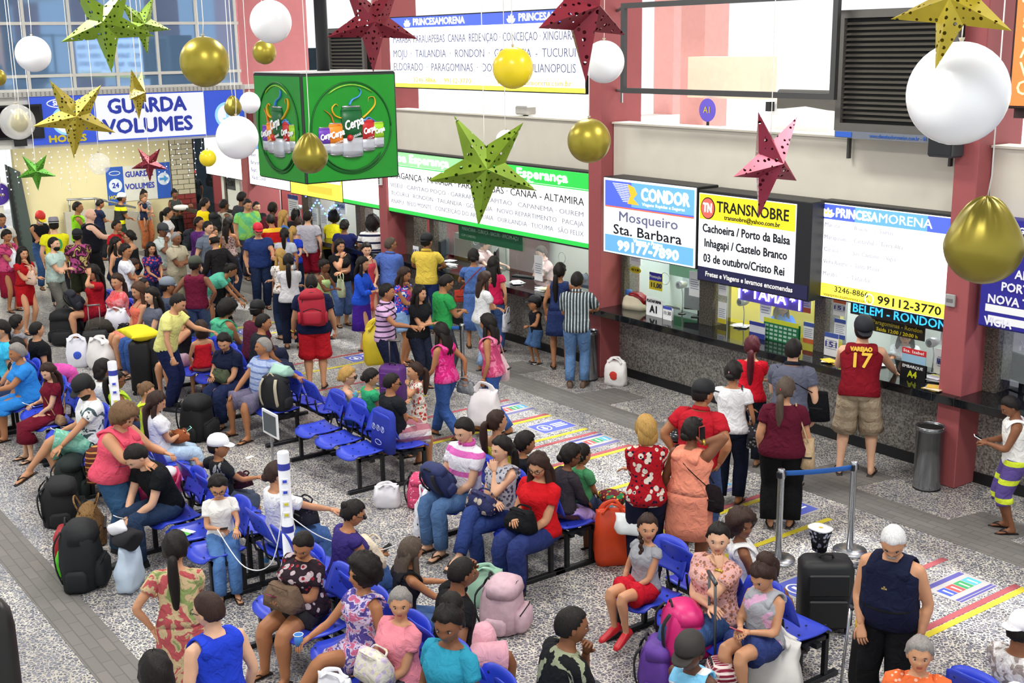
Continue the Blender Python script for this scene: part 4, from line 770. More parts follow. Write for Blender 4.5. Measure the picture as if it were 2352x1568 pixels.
def backpack(p, w, h, c, label, rz=0.0, tilt=0.0, c2=None, name='backpack', d=None, roll=0.0):
    t = thing(name, label, 'backpack', p, rz); t.rotation_euler = (tilt, roll, rz); d = d or w*0.55; cm = c; c2 = c2 or mat('#1b1c20', 0.7)
    b = MB(); b.loft([((0, 0, z*h), (w/2*a, 0, 0), (0, d/2*a2, 0)) for z, a, a2 in ((0, 0.8, 0.8), (0.03, 0.95, 1.0), (0.4, 1.02, 1.1), (0.75, 0.95, 0.95), (0.92, 0.75, 0.7), (1.0, 0.4, 0.4))], 24, power=3.2); crumple(b, 0.03, 5, p[1]); crumple(b, 0.012, 13, p[0]); b.build('main_bag', cm, t)
    for s in (-1, 1): b = MB(); b.loft([((s*w*0.5, 0, z*h), (w*0.09*a, 0, 0), (0, d*0.3*a, 0)) for z, a in ((0.05, 0.7), (0.1, 1), (0.3, 1), (0.36, 0.7))], 12, power=3); b.build('side_pocket', cm, t)
    b = MB(); b.loft([((0, -d*0.08, h*0.74), (w*0.49, 0, 0), (0, d*0.46, 0)), ((0, -d*0.06, h*0.90), (w*0.44, 0, 0), (0, d*0.42, 0)), ((0, -d*0.03, h*1.0), (w*0.24, 0, 0), (0, d*0.24, 0))], 20, power=3); b.build('top_flap', cm, t)
    b = MB(); b.loft([((0, -d*0.55, z*h), (w*0.36*a, 0, 0), (0, d*0.22*a2, 0)) for z, a, a2 in ((0.06, 0.85, 0.8), (0.12, 1, 1), (0.36, 1, 1), (0.45, 0.85, 0.5))], 20, power=3); b.build('front_pocket', cm, t)
    b = MB(); b.tube([(-w*0.36, -d*0.62, h*0.42), (0, -d*0.7, h*0.5), (w*0.36, -d*0.62, h*0.42)], 0.006, 5, sub=3); b.tube([(-w*0.42, -d*0.3, h*0.5), (-w*0.3, -d*0.42, h*0.82), (0, -d*0.4, h*0.93), (w*0.3, -d*0.42, h*0.82), (w*0.42, -d*0.3, h*0.5)], 0.006, 5, sub=2); b.build('zip', c2, t)
    for s in (-1, 1): b = MB(); b.tube([(s*w*0.25, d*0.4, h*0.9), (s*w*0.3, d*0.60, h*0.7), (s*w*0.32, d*0.58, h*0.35), (s*w*0.3, d*0.45, h*0.12)], 0.022, 6, sub=2, flat=0.4); b.build('shoulder_strap', c2, t)
    b = MB(); b.tube([(-0.05, d*0.3, h*0.97), (0, d*0.32, h*1.06), (0.05, d*0.3, h*0.97)], 0.009, 5, sub=2); b.build('grab_loop', c2, t); return t
def suitcase(p, w, h, c, label, rz=0.0, d=0.26, handle=0.0, tilt=0.0, wheels=True):
    t = thing('suitcase', label, 'suitcase', p, rz); t.rotation_euler = (tilt, 0, rz); z0 = 0.05 if wheels else 0.0
    b = MB(); b.loft([((0, 0, z0), (w*0.44, 0, 0), (0, d*0.42, 0)), ((0, 0, z0+0.03), (w/2, 0, 0), (0, d/2, 0)), ((0, 0, h-0.05), (w/2, 0, 0), (0, d/2, 0)), ((0, 0, h), (w*0.43, 0, 0), (0, d*0.38, 0))], 28, power=5); b.build('shell', c, t)
    b = MB(); b.box(-w*0.36, w*0.36, -d/2-0.025, -d/2+0.01, h*0.12, h*0.5, bev=0.012); b.build('front_pocket', c, t)
    b = MB(); b.box(-w*0.38, w*0.38, -d/2-0.02, -d/2+0.01, h*0.56, h*0.86, bev=0.012); b.build('front_pocket', c, t)
    b = MB()
    for y in (-d*0.2, d*0.2): b.tube([(w*0.505*cos(a), y, z0+(h-z0)/2+(h-z0)*0.505*sin(a)) for a in [0]], 0.001, 3) if False else None
    b.tube([(-w*0.12, 0, h-0.005), (-w*0.1, 0, h+0.03), (w*0.1, 0, h+0.03), (w*0.12, 0, h-0.005)], 0.01, 6, sub=1); b.build('carry_handle', DARKM, t)
    if wheels:
        for sx in (-1, 1):
            for sy in (-1, 1): b = MB(); b.tube([(sx*w*0.38-0.015, sy*d*0.36, 0.026), (sx*w*0.38+0.015, sy*d*0.36, 0.026)], 0.026, 12); b.build('wheel', BLACK, t)
    if handle:
        b = MB()
        for sx in (-1, 1): b.tube([(sx*w*0.22, d*0.35, h-0.02), (sx*w*0.22, d*0.35, h+handle)], 0.009, 6)
        b.tube([(-w*0.26, d*0.35, h+handle), (w*0.26, d*0.35, h+handle)], 0.016, 8); b.build('pull_handle', mat('#7b7470', 0.4, metal=0.6), t)
    return t
def handbag(p, w, h, c, label, rz=0.0, strap=None, d=None, name='handbag', logo=None, hh=1.3):
    """p: bottom centre. strap: list of points (local) for a long strap, else two short handles"""
    t = thing(name, label, 'bag', p, rz); d = d or w*0.35
    b = MB(); b.loft([((0, 0, z*h), (w/2*a, 0, 0), (0, d/2*a2, 0)) for z, a, a2 in ((0, 0.85, 0.8), (0.04, 1.0, 1.0), (0.5, 0.97, 0.9), (0.9, 0.82, 0.5), (1.0, 0.78, 0.3))], 24, power=3.5); crumple(b, 0.022, 7, p[0]); b.build('bag_body', c, t)
    b = MB(); b.box(-w*0.3, w*0.3, -d*0.52, -d*0.44, h*0.45, h*0.5); b.build('flap_seam', DARKM, t)
    if strap: b = MB(); b.tube(strap, 0.009, 5, sub=3, flat=0.5); b.build('strap', c, t)
    else:
        for s in (-1, 1): b = MB(); b.tube([(-w*0.25, s*d*0.2, h*0.95), (-w*0.18, s*d*0.35, h*hh), (w*0.18, s*d*0.35, h*hh), (w*0.25, s*d*0.2, h*0.95)], 0.009, 6, sub=2); b.build('handle', c, t)
    return t
def phone(p, rz, c, label, tilt=0.6):
    t = thing('phone', label, 'phone', p, rz); t.rotation_euler = (tilt, 0, rz); b = MB(); b.box(-0.037, 0.037, -0.072, 0.072, -0.004, 0.004, bev=0.003); b.build('phone_body', c, t); b = MB(); b.box(-0.033, 0.033, -0.064, 0.064, 0.004, 0.0048); b.build('screen', mat('#15171c', 0.1), t); return t

# ================================================================ people
SKIN = {}
for _k, _c in {'a': '#d9a98a', 'b': '#c48f6c', 'c': '#a9734f', 'd': '#7f5238', 'e': '#593726', 'w': '#e0b49c'}.items():
    _m, _nt, _b = base_mat('skin_'+_k, 0.5, spec=0.3); _b.inputs['Base Color'].default_value = (*hexc(_c), 1); _b.inputs['Subsurface Weight'].default_value = 0.0; SKIN[_k] = _m
LIP = {k: mat(c, 0.45, var=0.02) for k, c in {'a': '#b56a60', 'b': '#a45a50', 'c': '#8c4a42', 'd': '#6b3a34', 'e': '#4e2c28', 'w': '#bd7068'}.items()}
EYEW = mat('#b9b0aa', 0.3, var=0.01); EYED = mat('#1d1411', 0.2, var=0.01)
HAIRC = {'k': '#17120f', 'b': '#33211a', 'n': '#4d3324', 'y': '#b08a4a', 'g': '#8b8682', 'w': '#dedcd8', 'r': '#4a1620', 'd': '#6d5238', 's': '#50443a'}
def hairmat(k):
    key = ('hair', k)
    if key in _MC: return _MC[key]
    m, nt, b = base_mat('hair_'+k, 0.5, spec=0.22); c = hexc(HAIRC[k]); L = nt.links.new
    tc = nn(nt, 'ShaderNodeTexCoord'); mp = nn(nt, 'ShaderNodeMapping'); mp.inputs['Scale'].default_value = (60, 60, 5); L(tc.outputs['Object'], mp.inputs['Vector'])
    n = nn(nt, 'ShaderNodeTexNoise'); n.inputs['Scale'].default_value = 2.0; n.inputs['Detail'].default_value = 3; L(mp.outputs[0], n.inputs['Vector'])
    x = nn(nt, 'ShaderNodeMix', data_type='RGBA'); L(n.outputs['Fac'], x.inputs['Factor']); x.inputs['A'].default_value = (*[v*0.45 for v in c], 1); x.inputs['B'].default_value = (*[min(1, v*1.5+0.004) for v in c], 1)
    L(x.outputs['Result'], b.inputs['Base Color']); bp = nn(nt, 'ShaderNodeBump'); bp.inputs['Strength'].default_value = 0.5; bp.inputs['Distance'].default_value = 0.01; L(n.outputs['Fac'], bp.inputs['Height']); L(bp.outputs['Normal'], b.inputs['Normal'])
    _MC[key] = m; return m
X_ = Vector((1, 0, 0))
def ik(a, c, l1, l2, pole):
    d = c - a; L = d.length; mx = (l1+l2)*0.999
    if L > mx: c = a + d*(mx/L); d = c - a; L = mx
    if L < 0.05: L = 0.05
    k = (l1*l1 - l2*l2 + L*L)/(2*L); h = sqrt(max(l1*l1-k*k, 0)); dn = d.normalized(); p = pole - dn*pole.dot(dn)
    if p.length < 1e-6: p = Vector((0, 1, 0)) - dn*dn.y
    return a + dn*k + p.normalized()*h, c
ARM = {'dn': ((0.07, 0.03, -0.50), (0.5, -0.6, 0)), 'fo': ((-0.27, 0.21, -0.25), (0.9, 0.1, -0.9)), 'ph': ((-0.11, 0.30, -0.24), (0.7, -0.3, -1)), 'lo': ((-0.12, 0.27, -0.40), (0.9, -0.5, -0.3)),
       'ch': ((-0.13, 0.20, 0.07), (0.35, 0.5, -1)), 'hp': ((0.06, -0.05, -0.42), (1, -0.6, 0)), 'kn': ((-0.02, 0.44, -0.40), (0.8, -0.3, 0)), 'fw': ((0.0, 0.45, -0.22), (0.6, -0.3, -1)),
       'bb': ((0.46, -0.12, -0.10), (0, -1, -0.6)), 'be': ((-0.12, -0.17, -0.42), (1, -0.2, 0)), 'ea': ((-0.06, 0.08, 0.14), (1, 0.3, -0.9)), 'hd': ((-0.08, 0.12, 0.22), (0.7, 0.6, -0.5)), 'ct': ((-0.02, 0.36, -0.28), (0.9, -0.4, -0.3)),
       'si': ((0.02, 0.20, -0.46), (0.8, -0.7, 0)), 'rd': ((0.02, 0.35, -0.45), (0.6, -0.8, -0.1)), 'wk': ((0.05, 0.20, -0.46), (0.4, -1, 0)), 'wb': ((0.08, -0.20, -0.44), (0.4, -1, 0)), 'ho': ((-0.16, 0.24, -0.30), (0.8, -0.2, -0.8)), 'bg': ((0.12, 0.10, -0.50), (0.5, -0.9, 0))}
def torso_rings(S, sex, g, inf=0.0, t0=-0.10, t1=0.50, belly=0.0, neck=True, kid=False, tank=False, flare=0.0):
    """S: function t -> (centre, up, fwd, right)"""
    if sex == 'm': T = [(-0.10, 0.115, 0.085, 0), (-0.04, 0.158, 0.112, 0), (0.03, 0.165, 0.115, 0), (0.12, 0.153, 0.108, 0.004), (0.20, 0.152, 0.107, 0.008), (0.30, 0.168, 0.117, 0.01), (0.38, 0.178, 0.118, 0.008), (0.435, 0.176, 0.10, 0.0), (0.47, 0.145, 0.08, -0.005), (0.49, 0.09, 0.066, -0.004), (0.505, 0.062, 0.060, 0)]
    else: T = [(-0.10, 0.125, 0.09, 0), (-0.04, 0.172, 0.122, -0.008), (0.03, 0.172, 0.12, -0.008), (0.12, 0.142, 0.104, 0.0), (0.20, 0.128, 0.097, 0.004), (0.28, 0.140, 0.110, 0.016), (0.34, 0.148, 0.124, 0.024), (0.40, 0.150, 0.106, 0.012), (0.44, 0.142, 0.086, 0.0), (0.47, 0.118, 0.072, -0.004), (0.49, 0.078, 0.06, -0.003), (0.505, 0.055, 0.053, 0)]
    def at(t):
        if t <= T[0][0]: return T[0][1:]
        for q in range(len(T)-1):
            if t <= T[q+1][0]:
                f = (t-T[q][0])/(T[q+1][0]-T[q][0]); return tuple(T[q][k]*(1-f)+T[q+1][k]*f for k in (1, 2, 3))
        return T[-1][1:]
    ts = sorted(set([t0, t1] + [q[0] for q in T if t0 < q[0] < t1])); R = []
    for t in ts:
        w, d, o = at(t); gg = 1 + (g-1)*(1.0 if t < 0.36 else max(0.25, 1-(t-0.36)*6)); bl = belly*exp(-((t-0.13)/0.12)**2)
        if tank and t > 0.385: w *= 1-0.22*min(1, (t-0.385)/0.04); d += 0.022*min(1, (t-0.385)/0.03)
        fl = flare*max(0, (0.12-t))/0.22
        w2 = w*gg + inf + bl*0.35 + fl; d2 = d*gg + inf + bl*0.6 + fl*0.8
        c, up, fw, rt = S(t); R.append((c + fw*(o*gg + bl*0.5), rt*w2, fw*d2))
    return R
def head_geo(mb, C, hu, hf, hr, k, sex, age, sk):
    """face with brow, nose, lips, chin, ears, eyes; C head centre, hu up, hf forward, hr right"""
    nu, nv = 36, 26; rx, ry, rz = 0.074*k, 0.094*k, 0.114*k; vs = []; fs = []
    def P(d):
        x, y, z = d.x, d.y, d.z
        X, Y, Z = x*rx, y*ry, z*rz
        if z < 0: f = 1 - 0.34*(-z)**1.6; X *= f; Y = Y*(1-0.16*(-z)**1.5) + (0.010*k*(-z) if y > 0 else 0.014*k*(-z))
        if y < -0.1 and z > -0.3: Y -= 0.008*k*(-y)
        if y > 0: Y *= 0.95; X *= 1 + 0.02*y
        def G(cx, cz, sx, sz): return exp(-((X/k-cx)/sx)**2 - ((Z/k-cz)/sz)**2) if y > 0 else 0.0
        Y += k*(0.006*G(0, 0.024, 0.05, 0.010) - 0.010*(G(-0.030, 0.004, 0.014, 0.010) + G(0.030, 0.004, 0.014, 0.010)) + 0.010*G(0, -0.008, 0.009, 0.018) + 0.017*G(0, -0.026, 0.013, 0.010)
              + 0.0075*G(0, -0.053, 0.022, 0.010) - 0.003*G(0, -0.054, 0.024, 0.0028) + 0.008*G(0, -0.088, 0.02, 0.014) + 0.004*(G(-0.038, -0.02, 0.018, 0.016) + G(0.038, -0.02, 0.018, 0.016)))
        return C + hr*X + hf*Y + hu*Z
    th = []
    for i in range(nu):
        u = i/nu*2*pi; th.append(pi/2 + u - 0.42*sin(u)*1.0)      # denser in front
    for j in range(1, nv):
        ph = pi*j/nv; ph = ph + 0.12*sin(2*ph)
        for a in th: vs.append(P(Vector((sin(ph)*cos(a), sin(ph)*sin(a), cos(ph)))))
    n0 = len(vs); vs += [P(Vector((0, 0, 1))), P(Vector((0, 0, -1)))]
    for j in range(nv-2):
        for i in range(nu): q = (i+1) % nu; fs.append((j*nu+i, (j+1)*nu+i, (j+1)*nu+q, j*nu+q))
    for i in range(nu): q = (i+1) % nu; fs.append((n0, i, q)); fs.append((n0+1, (nv-2)*nu+q, (nv-2)*nu+i))
    o = len(mb.v); mb.add(vs, fs, 0)
    # lips: faces near the mouth
    for fi in range(len(mb.f)-len(fs), len(mb.f)):
        c = sum((Vector(mb.v[q]) for q in mb.f[fi]), Vector())/len(mb.f[fi]) - C
        x, y, z = c.dot(hr)/k, c.dot(hf)/k, c.dot(hu)/k
        if y > 0.06 and abs(x) < 0.019 and -0.060 < z < -0.047: mb.m[fi] = 3
    Rm = Matrix((hr, hf, hu)).transposed()
    def ball(c, r, nu_, nv_, mi):
        t = MB(); t.ball((0, 0, 0), r, nu_, nv_); mb.add([C + Rm @ (Vector(c)*k + Vector(v)*k) for v in t.v], t.f, mi)
    for s in (-1, 1):
        ball((s*0.030, 0.0705, 0.003), (0.0125, 0.0115, 0.0062), 10, 6, 1); ball((s*0.030, 0.0785, 0.0035), (0.006, 0.005, 0.0056), 8, 5, 2)
        ball((s*0.031, 0.0825, 0.0215), (0.0165, 0.006, 0.0032), 8, 4, 2)
        ball((s*0.074, -0.004, -0.004), (0.010, 0.017, 0.030), 10, 7, 0)
    if sex == 'm' and age == 'o': pass
def hand_geo(mb, wr, fd, up, s, curl, mirror):
    """palm, four fingers, thumb. wr wrist, fd finger direction, up back of hand"""
    fd = fd.normalized(); up = (up - fd*up.dot(fd)).normalized(); sd = fd.cross(up)*mirror     # sd: towards thumb
    mb.loft([(wr - fd*0.012*s, sd*0.026*s, up*0.019*s), (wr + fd*0.02*s, sd*0.031*s, up*0.017*s), (wr + fd*0.055*s, sd*0.040*s, up*0.015*s), (wr + fd*0.088*s, sd*0.040*s, up*0.0125*s), (wr + fd*0.096*s, sd*0.034*s, up*0.009*s)], 10, power=2.6)
    for q, (o, L, r) in enumerate(((0.029, 0.070, 0.0088), (0.010, 0.079, 0.0092), (-0.010, 0.073, 0.0088), (-0.028, 0.058, 0.0078))):
        p = wr + fd*0.082*s + sd*o*s; pts = [p]; a = 0.12; sp = (1.5-q)*0.05
        for seg, f in ((0.46, curl), (0.30, curl*1.1), (0.24, curl*0.8)):
            a += f; dr = fd*cos(a) - up*sin(a) + sd*sp; p = p + dr.normalized()*L*s*seg; pts.append(p)
        mb.tube(pts, [r*s, r*s*0.98, r*s*0.9, r*s*0.68], 6)
    p = wr + fd*0.022*s + sd*0.026*s; d1 = (fd*0.75 + sd*0.75 - up*0.25).normalized(); d2 = (fd*0.95 + sd*0.25 - up*(0.2+curl*0.4)).normalized()
    mb.tube([p, p + d1*0.036*s, p + d1*0.036*s + d2*0.03*s, p + d1*0.036*s + d2*0.053*s], [0.0125*s, 0.0105*s, 0.0095*s, 0.007*s], 6)
def hair_geo(kind, col, C, hu, hf, hr, k, chest_back, t, lbl=None):
    m = hairmat(col); Rm = Matrix((hr, hf, hu)).transposed()
    def W(p): return C + Rm @ (Vector(p)*k)
    b = MB(); nu, nv = 26, 15; th = 0.013 if kind in ('sh', 'bf', 'bu', 'po', 'br') else 0.02
    if kind == 'sh': th = 0.011
    if kind == 'bf':    # thin fringe round a bald crown
        rg = []
        for z, r in ((-0.05, 1.05), (0.0, 1.07), (0.035, 1.06), (0.055, 1.0)): rg.append((W((0, -0.02, z)), hr*0.074*k*r, hf*0.083*k*r))
        b.loft(rg, 24); b.build('hair', m, t); return
    vs = []; keep = []
    for j in range(nv):
        ph = pi*0.80*j/(nv-1)
        for i in range(nu):
            a = 2*pi*i/nu + pi/2; d = Vector((sin(ph)*cos(a), sin(ph)*sin(a), cos(ph))); x, y, z = d
            # hairline: high in front, low behind
            lim = 0.50 if y > 0.55 else (0.50 - (0.55-y)*1.15 if y > -0.3 else -0.55)
            if kind in ('lo', 'bo', 'cu', 'bi'): lim = min(lim, 0.56 - (0.75-y)*1.3) if y < 0.75 else 0.56
            cover = z > lim; f = th if cover else -0.012
            n_ = 0.004*sin(5*a+z*9)+0.003*sin(11*a) if kind != 'sh' else 0.0015*sin(9*a)
            if kind in ('cu', 'af'): f = f*2.2 + 0.012 if cover else -0.012; n_ = 0.012*sin(7*a+3*ph)*sin(9*ph) if cover else 0
            if kind == 'bi': f = f*1.6
            rx, ry, rz = 0.074+f+n_, 0.094+f+n_, 0.114+f+n_
            X, Y, Z = x*rx, y*ry - 0.006 - (0.006 if y < 0 else 0), z*rz
            if z < 0: X *= 1-0.25*(-z)**1.6; Y *= 1-0.15*(-z)**1.5
            vs.append(W((X, Y, Z)))
    fs = [(j*nu+i, (j+1)*nu+i, (j+1)*nu+(i+1) % nu, j*nu+(i+1) % nu) for j in range(nv-1) for i in range(nu)]
    b.add(vs, fs)
    g = Vector((0, 0, -1))
    if kind in ('lo', 'lw'):
        L = 0.40*k if kind == 'lo' else 0.30*k; pts = [W((0, -0.035, 0.05)), W((0, -0.060, -0.03)), W((0, -0.085, -0.10))]; p = pts[-1]
        pts.append(p + g*L*0.35 - chest_back*0.012*-1); pts.append(p + g*L*0.7 + chest_back*0.012); pts.append(p + g*L + chest_back*0.008)
        ws = [(0.078, 0.06), (0.092, 0.055), (0.098, 0.05), (0.105, 0.042), (0.095, 0.034), (0.05, 0.014)]
        rt = hr - Vector((0, 0, hr.z)); rt.normalize(); fw = Vector((-rt.y, rt.x, 0))
        b.loft([(q, rt*w*k, fw*d*k) for q, (w, d) in zip(pts, ws)], 20)
        for s in (-1, 1):
            q0 = W((s*0.066, 0.012, 0.02)); q1 = W((s*0.082, 0.010, -0.08)); b.tube([q0, q1, q1 + g*L*0.35 + hr*s*0.012, q1 + g*L*0.65], [0.016*k, 0.03*k, 0.032*k, 0.012*k], 8, sub=2)
    elif kind == 'bo':
        b.loft([(W((0, -0.03, 0.03)), hr*0.086*k, hf*0.075*k), (W((0, -0.042, -0.05)), hr*0.095*k, hf*0.066*k), (W((0, -0.045, -0.115)), hr*0.088*k, hf*0.055*k), (W((0, -0.04, -0.135)), hr*0.06*k, hf*0.035*k)], 20)
    elif kind in ('po', 'pl'):
        q = W((0, -0.100, 0.015 if kind == 'po' else -0.045)); L = (0.34 if kind == 'po' else 0.42)*k
        b.tube([q, q - hf*0.045*k + g*0.02, q - hf*0.052*k + g*L*0.4, q - hf*0.038*k + g*L*0.8, q - hf*0.03*k + g*L], [0.02*k, 0.035*k, 0.042*k, 0.03*k, 0.008*k], 10, sub=2)
    elif kind == 'pc':   # high curly tail
        b.ball(W((0.0, -0.085, 0.085)), 0.07*k, 16, 12, fn=lambda d: 1+0.10*sin(9*d.x+4*d.z)*sin(8*d.y+5*d.z)); b.tube([W((0, -0.09, 0.06)), W((0, -0.13, 0.0)), W((0, -0.12, -0.12))], [0.05*k, 0.055*k, 0.02*k], 10, sub=2)
    elif kind == 'bu': b.ball(W((0, -0.098, 0.045)), (0.042*k, 0.034*k, 0.042*k), 14, 10)
    elif kind == 'bt': b.ball(W((0, -0.045, 0.125)), (0.042*k, 0.042*k, 0.036*k), 14, 10)
    elif kind == 'bl': b.ball(W((0, -0.105, -0.03)), (0.05*k, 0.036*k, 0.04*k), 14, 10)
    elif kind in ('cu', 'af'):
        R = 0.125 if kind == 'af' else 0.115
        b.ball(W((0, -0.032, 0.018)), (R*k*0.98, R*k*0.95, R*k*0.98), 30, 20, fn=lambda d: 1+0.05*sin(13*d.x+5*d.z)*sin(12*d.y+7*d.z)+0.03*sin(25*d.z+8*d.x))
    elif kind == 'br':   # side plait to the front
        q = W((0.06, 0.01, -0.04)); 
        for s in range(9): b.ball(q + g*(0.03*s*k) + hr*0.012*((s % 2)-0.5) + hf*(0.018*min(s, 3)), (0.024*k*(1-s*0.05), 0.02*k*(1-s*0.05), 0.024*k), 8, 6)
    b.build('hair', m, t, label=lbl)
def person(D):
    """D: dict. at=(x,y) rz=heading h=height s=sex pose arms top bot skin hair ..."""
    G_ = D.get; sex = G_('s', 'm'); k = G_('h', 1.7)/1.7; g = G_('g', 1.0)*1.05; belly = G_('belly', 0.0); pose = G_('p', 'st'); far = G_('far', 0)
    kid = k < 0.84; hk = (1.0 if not kid else 1.0/k*(0.80+0.16*k))      # child heads are larger for the body
    root = thing('person', D['l'], 'person', (D['at'][0], D['at'][1], G_('z', 0.0)), D['rz'])
    seat = pose[0] == 's' and pose != 'st'
    hipz = 0.535 + G_('hz', 0) if seat else 0.915*k
    if pose == 'sq': hipz = 0.5
    lean = radians(G_('ln', 4 if not seat else -4)); lat = radians(G_('lat', 0)); tw = radians(G_('tw', 0))
    pel = Vector((0, 0, hipz))
    cum = []; p = pel; segs = [(0.0, 0.18, lean*0.7, 0.35), (0.18, 0.38, lean*1.0, 0.75), (0.38, 0.505, lean*1.2, 1.0)]
    for t0, t1, a, tf in segs:
        up = Vector((sin(lat), sin(a)*cos(lat), cos(a)*cos(lat))).normalized(); rt0 = Vector((cos(tw*tf), sin(tw*tf), 0)); rt = (rt0 - up*rt0.dot(up)).normalized(); fw = up.cross(rt)
        cum.append((t0, t1, p.copy(), up, fw, rt)); p = p + up*(t1-t0)*k
    def S(t):
        for q in cum:
            if t <= q[1] or q is cum[-1]: 
                f = min(1, max(0, (t-q[0])/(q[1]-q[0]))); nx = cum[min(cum.index(q)+1, 2)]; pv = cum[max(cum.index(q)-1, 0)]
                return q[2] + q[3]*(t-q[0])*k, q[3], q[4], q[5]
    c_ch, up, fw, rt = S(0.44); nb = S(0.505)[0]
    # head
    hy, hp, hrl = (radians(v) for v in G_('hd', (0, 8, 0)))
    nl = lean*1.2*0.5; nd = (up*0.7 + Vector((0, 0, 1))*0.5).normalized(); 
    yw = tw + hy; hf0 = Vector((-sin(yw), cos(yw), 0)); hr = Vector((cos(yw), sin(yw), 0)); hf = (hf0*cos(hp) - Vector((0, 0, 1))*sin(hp)).normalized(); hu = hr.cross(hf).normalized()
    if hrl: Mr = Matrix.Rotation(hrl, 3, hf); hr = Mr @ hr; hu = Mr @ hu
    hs = k*hk
    hs *= 1.11; neck_top = nb + nd*0.058*k; C = neck_top + hu*0.085*hs + hf*0.018*hs
    body = MB(); R = torso_rings(S, sex, g, 0, belly=belly); 
    R = [(c, a*k, b_*k) for c, a, b_ in R]; n_ = 14
    sw = (0.168 if sex == 'm' else 0.148)*k*(1+(g-1)*0.35)
    body.loft(R, n_, power=2.3)
    nr = (0.058 if sex == 'm' else 0.049)*k*(1 + (g-1)*0.3)
    body.tube([nb - nd*0.05*k, nb + nd*0.02*k, neck_top + hu*0.02*hs, C - hu*0.03*hs], [nr*1.25, nr, nr*0.98, nr*0.9], 12)
    # arms
    shl = []; arms = G_('arms', ('dn', 'dn')); ar = (0.050 if sex == 'm' else 0.044)*k*(1+(g-1)*0.75)
    armpts = []
    for q, s in ((0, -1), (1, 1)):       # 0 = left hand (person's left = -x), 1 = right
        sh = c_ch + rt*s*sw - up*0.012*k
        A = arms[q]; tgt, pole = (ARM[A] if isinstance(A, str) else (A[:3], (0.7, -0.5, -0.6)))
        if seat and A == 'dn': tgt, pole = (0.03, 0.16, -0.46), (0.6, -0.8, 0)
        hz = Vector((-sin(tw), cos(tw), 0)); rz_ = Vector((cos(tw), sin(tw), 0)); 
        T = sh + rz_*s*tgt[0]*k + hz*tgt[1]*k + Vector((0, 0, tgt[2]*k)); PL = rz_*s*pole[0] + hz*pole[1] + Vector((0, 0, pole[2]))
        if isinstance(A, str) and A in ('ch', 'ea', 'hd'):
            off = {'ch': (s*0.02, 0.10, -0.12), 'ea': (s*0.105, 0.0, -0.03), 'hd': (s*0.07, 0.10, 0.05)}[A]; T = C + hr*off[0]*hs + hf*off[1]*hs + hu*off[2]*hs - (Vector((0, 0, 0.06*k)) if A != 'hd' else Vector((0, 0, 0.03)))
        el, wr = ik(sh, T, 0.285*k, 0.245*k, PL); armpts.append((sh, el, wr, A))
        body.tube([sh - rt*s*0.045*k - up*0.004*k, sh + (el-sh)*0.05, sh + (el-sh)*0.45, el, el + (wr-el)*0.3, wr], [ar*0.85, ar*1.14, ar*0.98, ar*0.78, ar*0.80, ar*0.50], 9, sub=1)
    # legs
    lr = (0.083 if sex == 'm' else 0.086)*k*(1+(g-1)*0.8); legs = []
    yk = 0.43*k; spread = G_('sp', 0.0)
    for s in (-1, 1):
        hip = pel + Vector((s*0.088*k, 0, -0.02*k)); az = 0.078*k
        if seat:
            fx = G_('fx', 0.0); a = Vector((s*(0.10+spread)*k, (0.40+fx)*k + 0.02, az)); pole = Vector((s*spread*1.5, 1, 1.4))
            if pose == 'sx' and s == G_('xs', 1): a = Vector((-s*0.10*k, 0.66*k, 0.30*k)); pole = Vector((s*0.1, 0.5, 1.6))
            elif pose == 'sx': a = Vector((s*0.04*k, 0.36*k, az))
            if pose == 'sf': a = Vector((s*0.09*k, 0.72*k, az+0.02))
            if pose == 'sd': a = Vector((s*0.09*k, 0.36*k, max(hipz-0.40*k, 0.09)))    # dangling child legs
        elif pose == 'wk': a = Vector((s*0.07*k, s*0.26*k, az + (0.05*k if s < 0 else 0))); pole = Vector((0, 1, 0.1))
        elif pose == 'sq': a = Vector((s*0.12*k, 0.1, az)); pole = Vector((s*0.5, 1, 0.3))
        else:
            wd = G_('wd', 0.10); a = Vector((s*wd*k, s*G_('st', 0.02) - sin(lean)*0.0, az)); pole = Vector((s*0.1, 1, 0))
            if pose == 'bd': a = Vector((s*wd*k, 0.05, az))
        kn, an = ik(hip, a, 0.43*k, 0.425*k, pole); legs.append((hip, kn, an, s))
        fdir = Vector(((an-kn).x*0.1 + s*0.18, 1, 0)).normalized()
        body.tube([hip + Vector((0, 0, 0.03*k)), hip + (kn-hip)*0.12, hip + (kn-hip)*0.5, kn, kn + (an-kn)*0.3, kn + (an-kn)*0.7, an], [lr*0.95, lr*1.02, lr*0.86, lr*0.66, lr*0.68, lr*0.46, lr*0.40], 10, sub=1)
    # feet
    feet = []
    for hip, kn, an, s in legs:
        sh_d = (an-kn).normalized(); fd = Vector((s*0.16, 1, 0)).normalized()
        if an.z > 0.16*k or pose in ('sf',): fd = (fd + Vector((0, 0, 0.75 if pose == 'sf' else -0.35))).normalized()
        if pose == 'wk' and s < 0: fd = Vector((0, 1, -0.35)).normalized()
        hl = an - fd*0.045*k - Vector((0, 0, 1))*0.035*k; ux = Vector((0, 0, 1)) - fd*fd.z; ux.normalize(); rx = fd.cross(ux)
        feet.append((hl, fd, ux, rx, an)); 
        body.loft([(hl + ux*0.0, rx*0.028*k, ux*0.034*k), (hl + fd*0.05*k + ux*0.008*k, rx*0.034*k, ux*0.044*k), (hl + fd*0.12*k - ux*0.006*k, rx*0.038*k, ux*0.028*k), (hl + fd*0.18*k - ux*0.02*k, rx*0.045*k, ux*0.016*k), (hl + fd*0.225*k - ux*0.024*k, rx*0.032*k, ux*0.010*k)], 10, power=2.4)
    fine = MB(); head_geo(fine, C, hu, hf, hr, hs, sex, G_('age'), G_('skin', 'c'))
    wraps = []
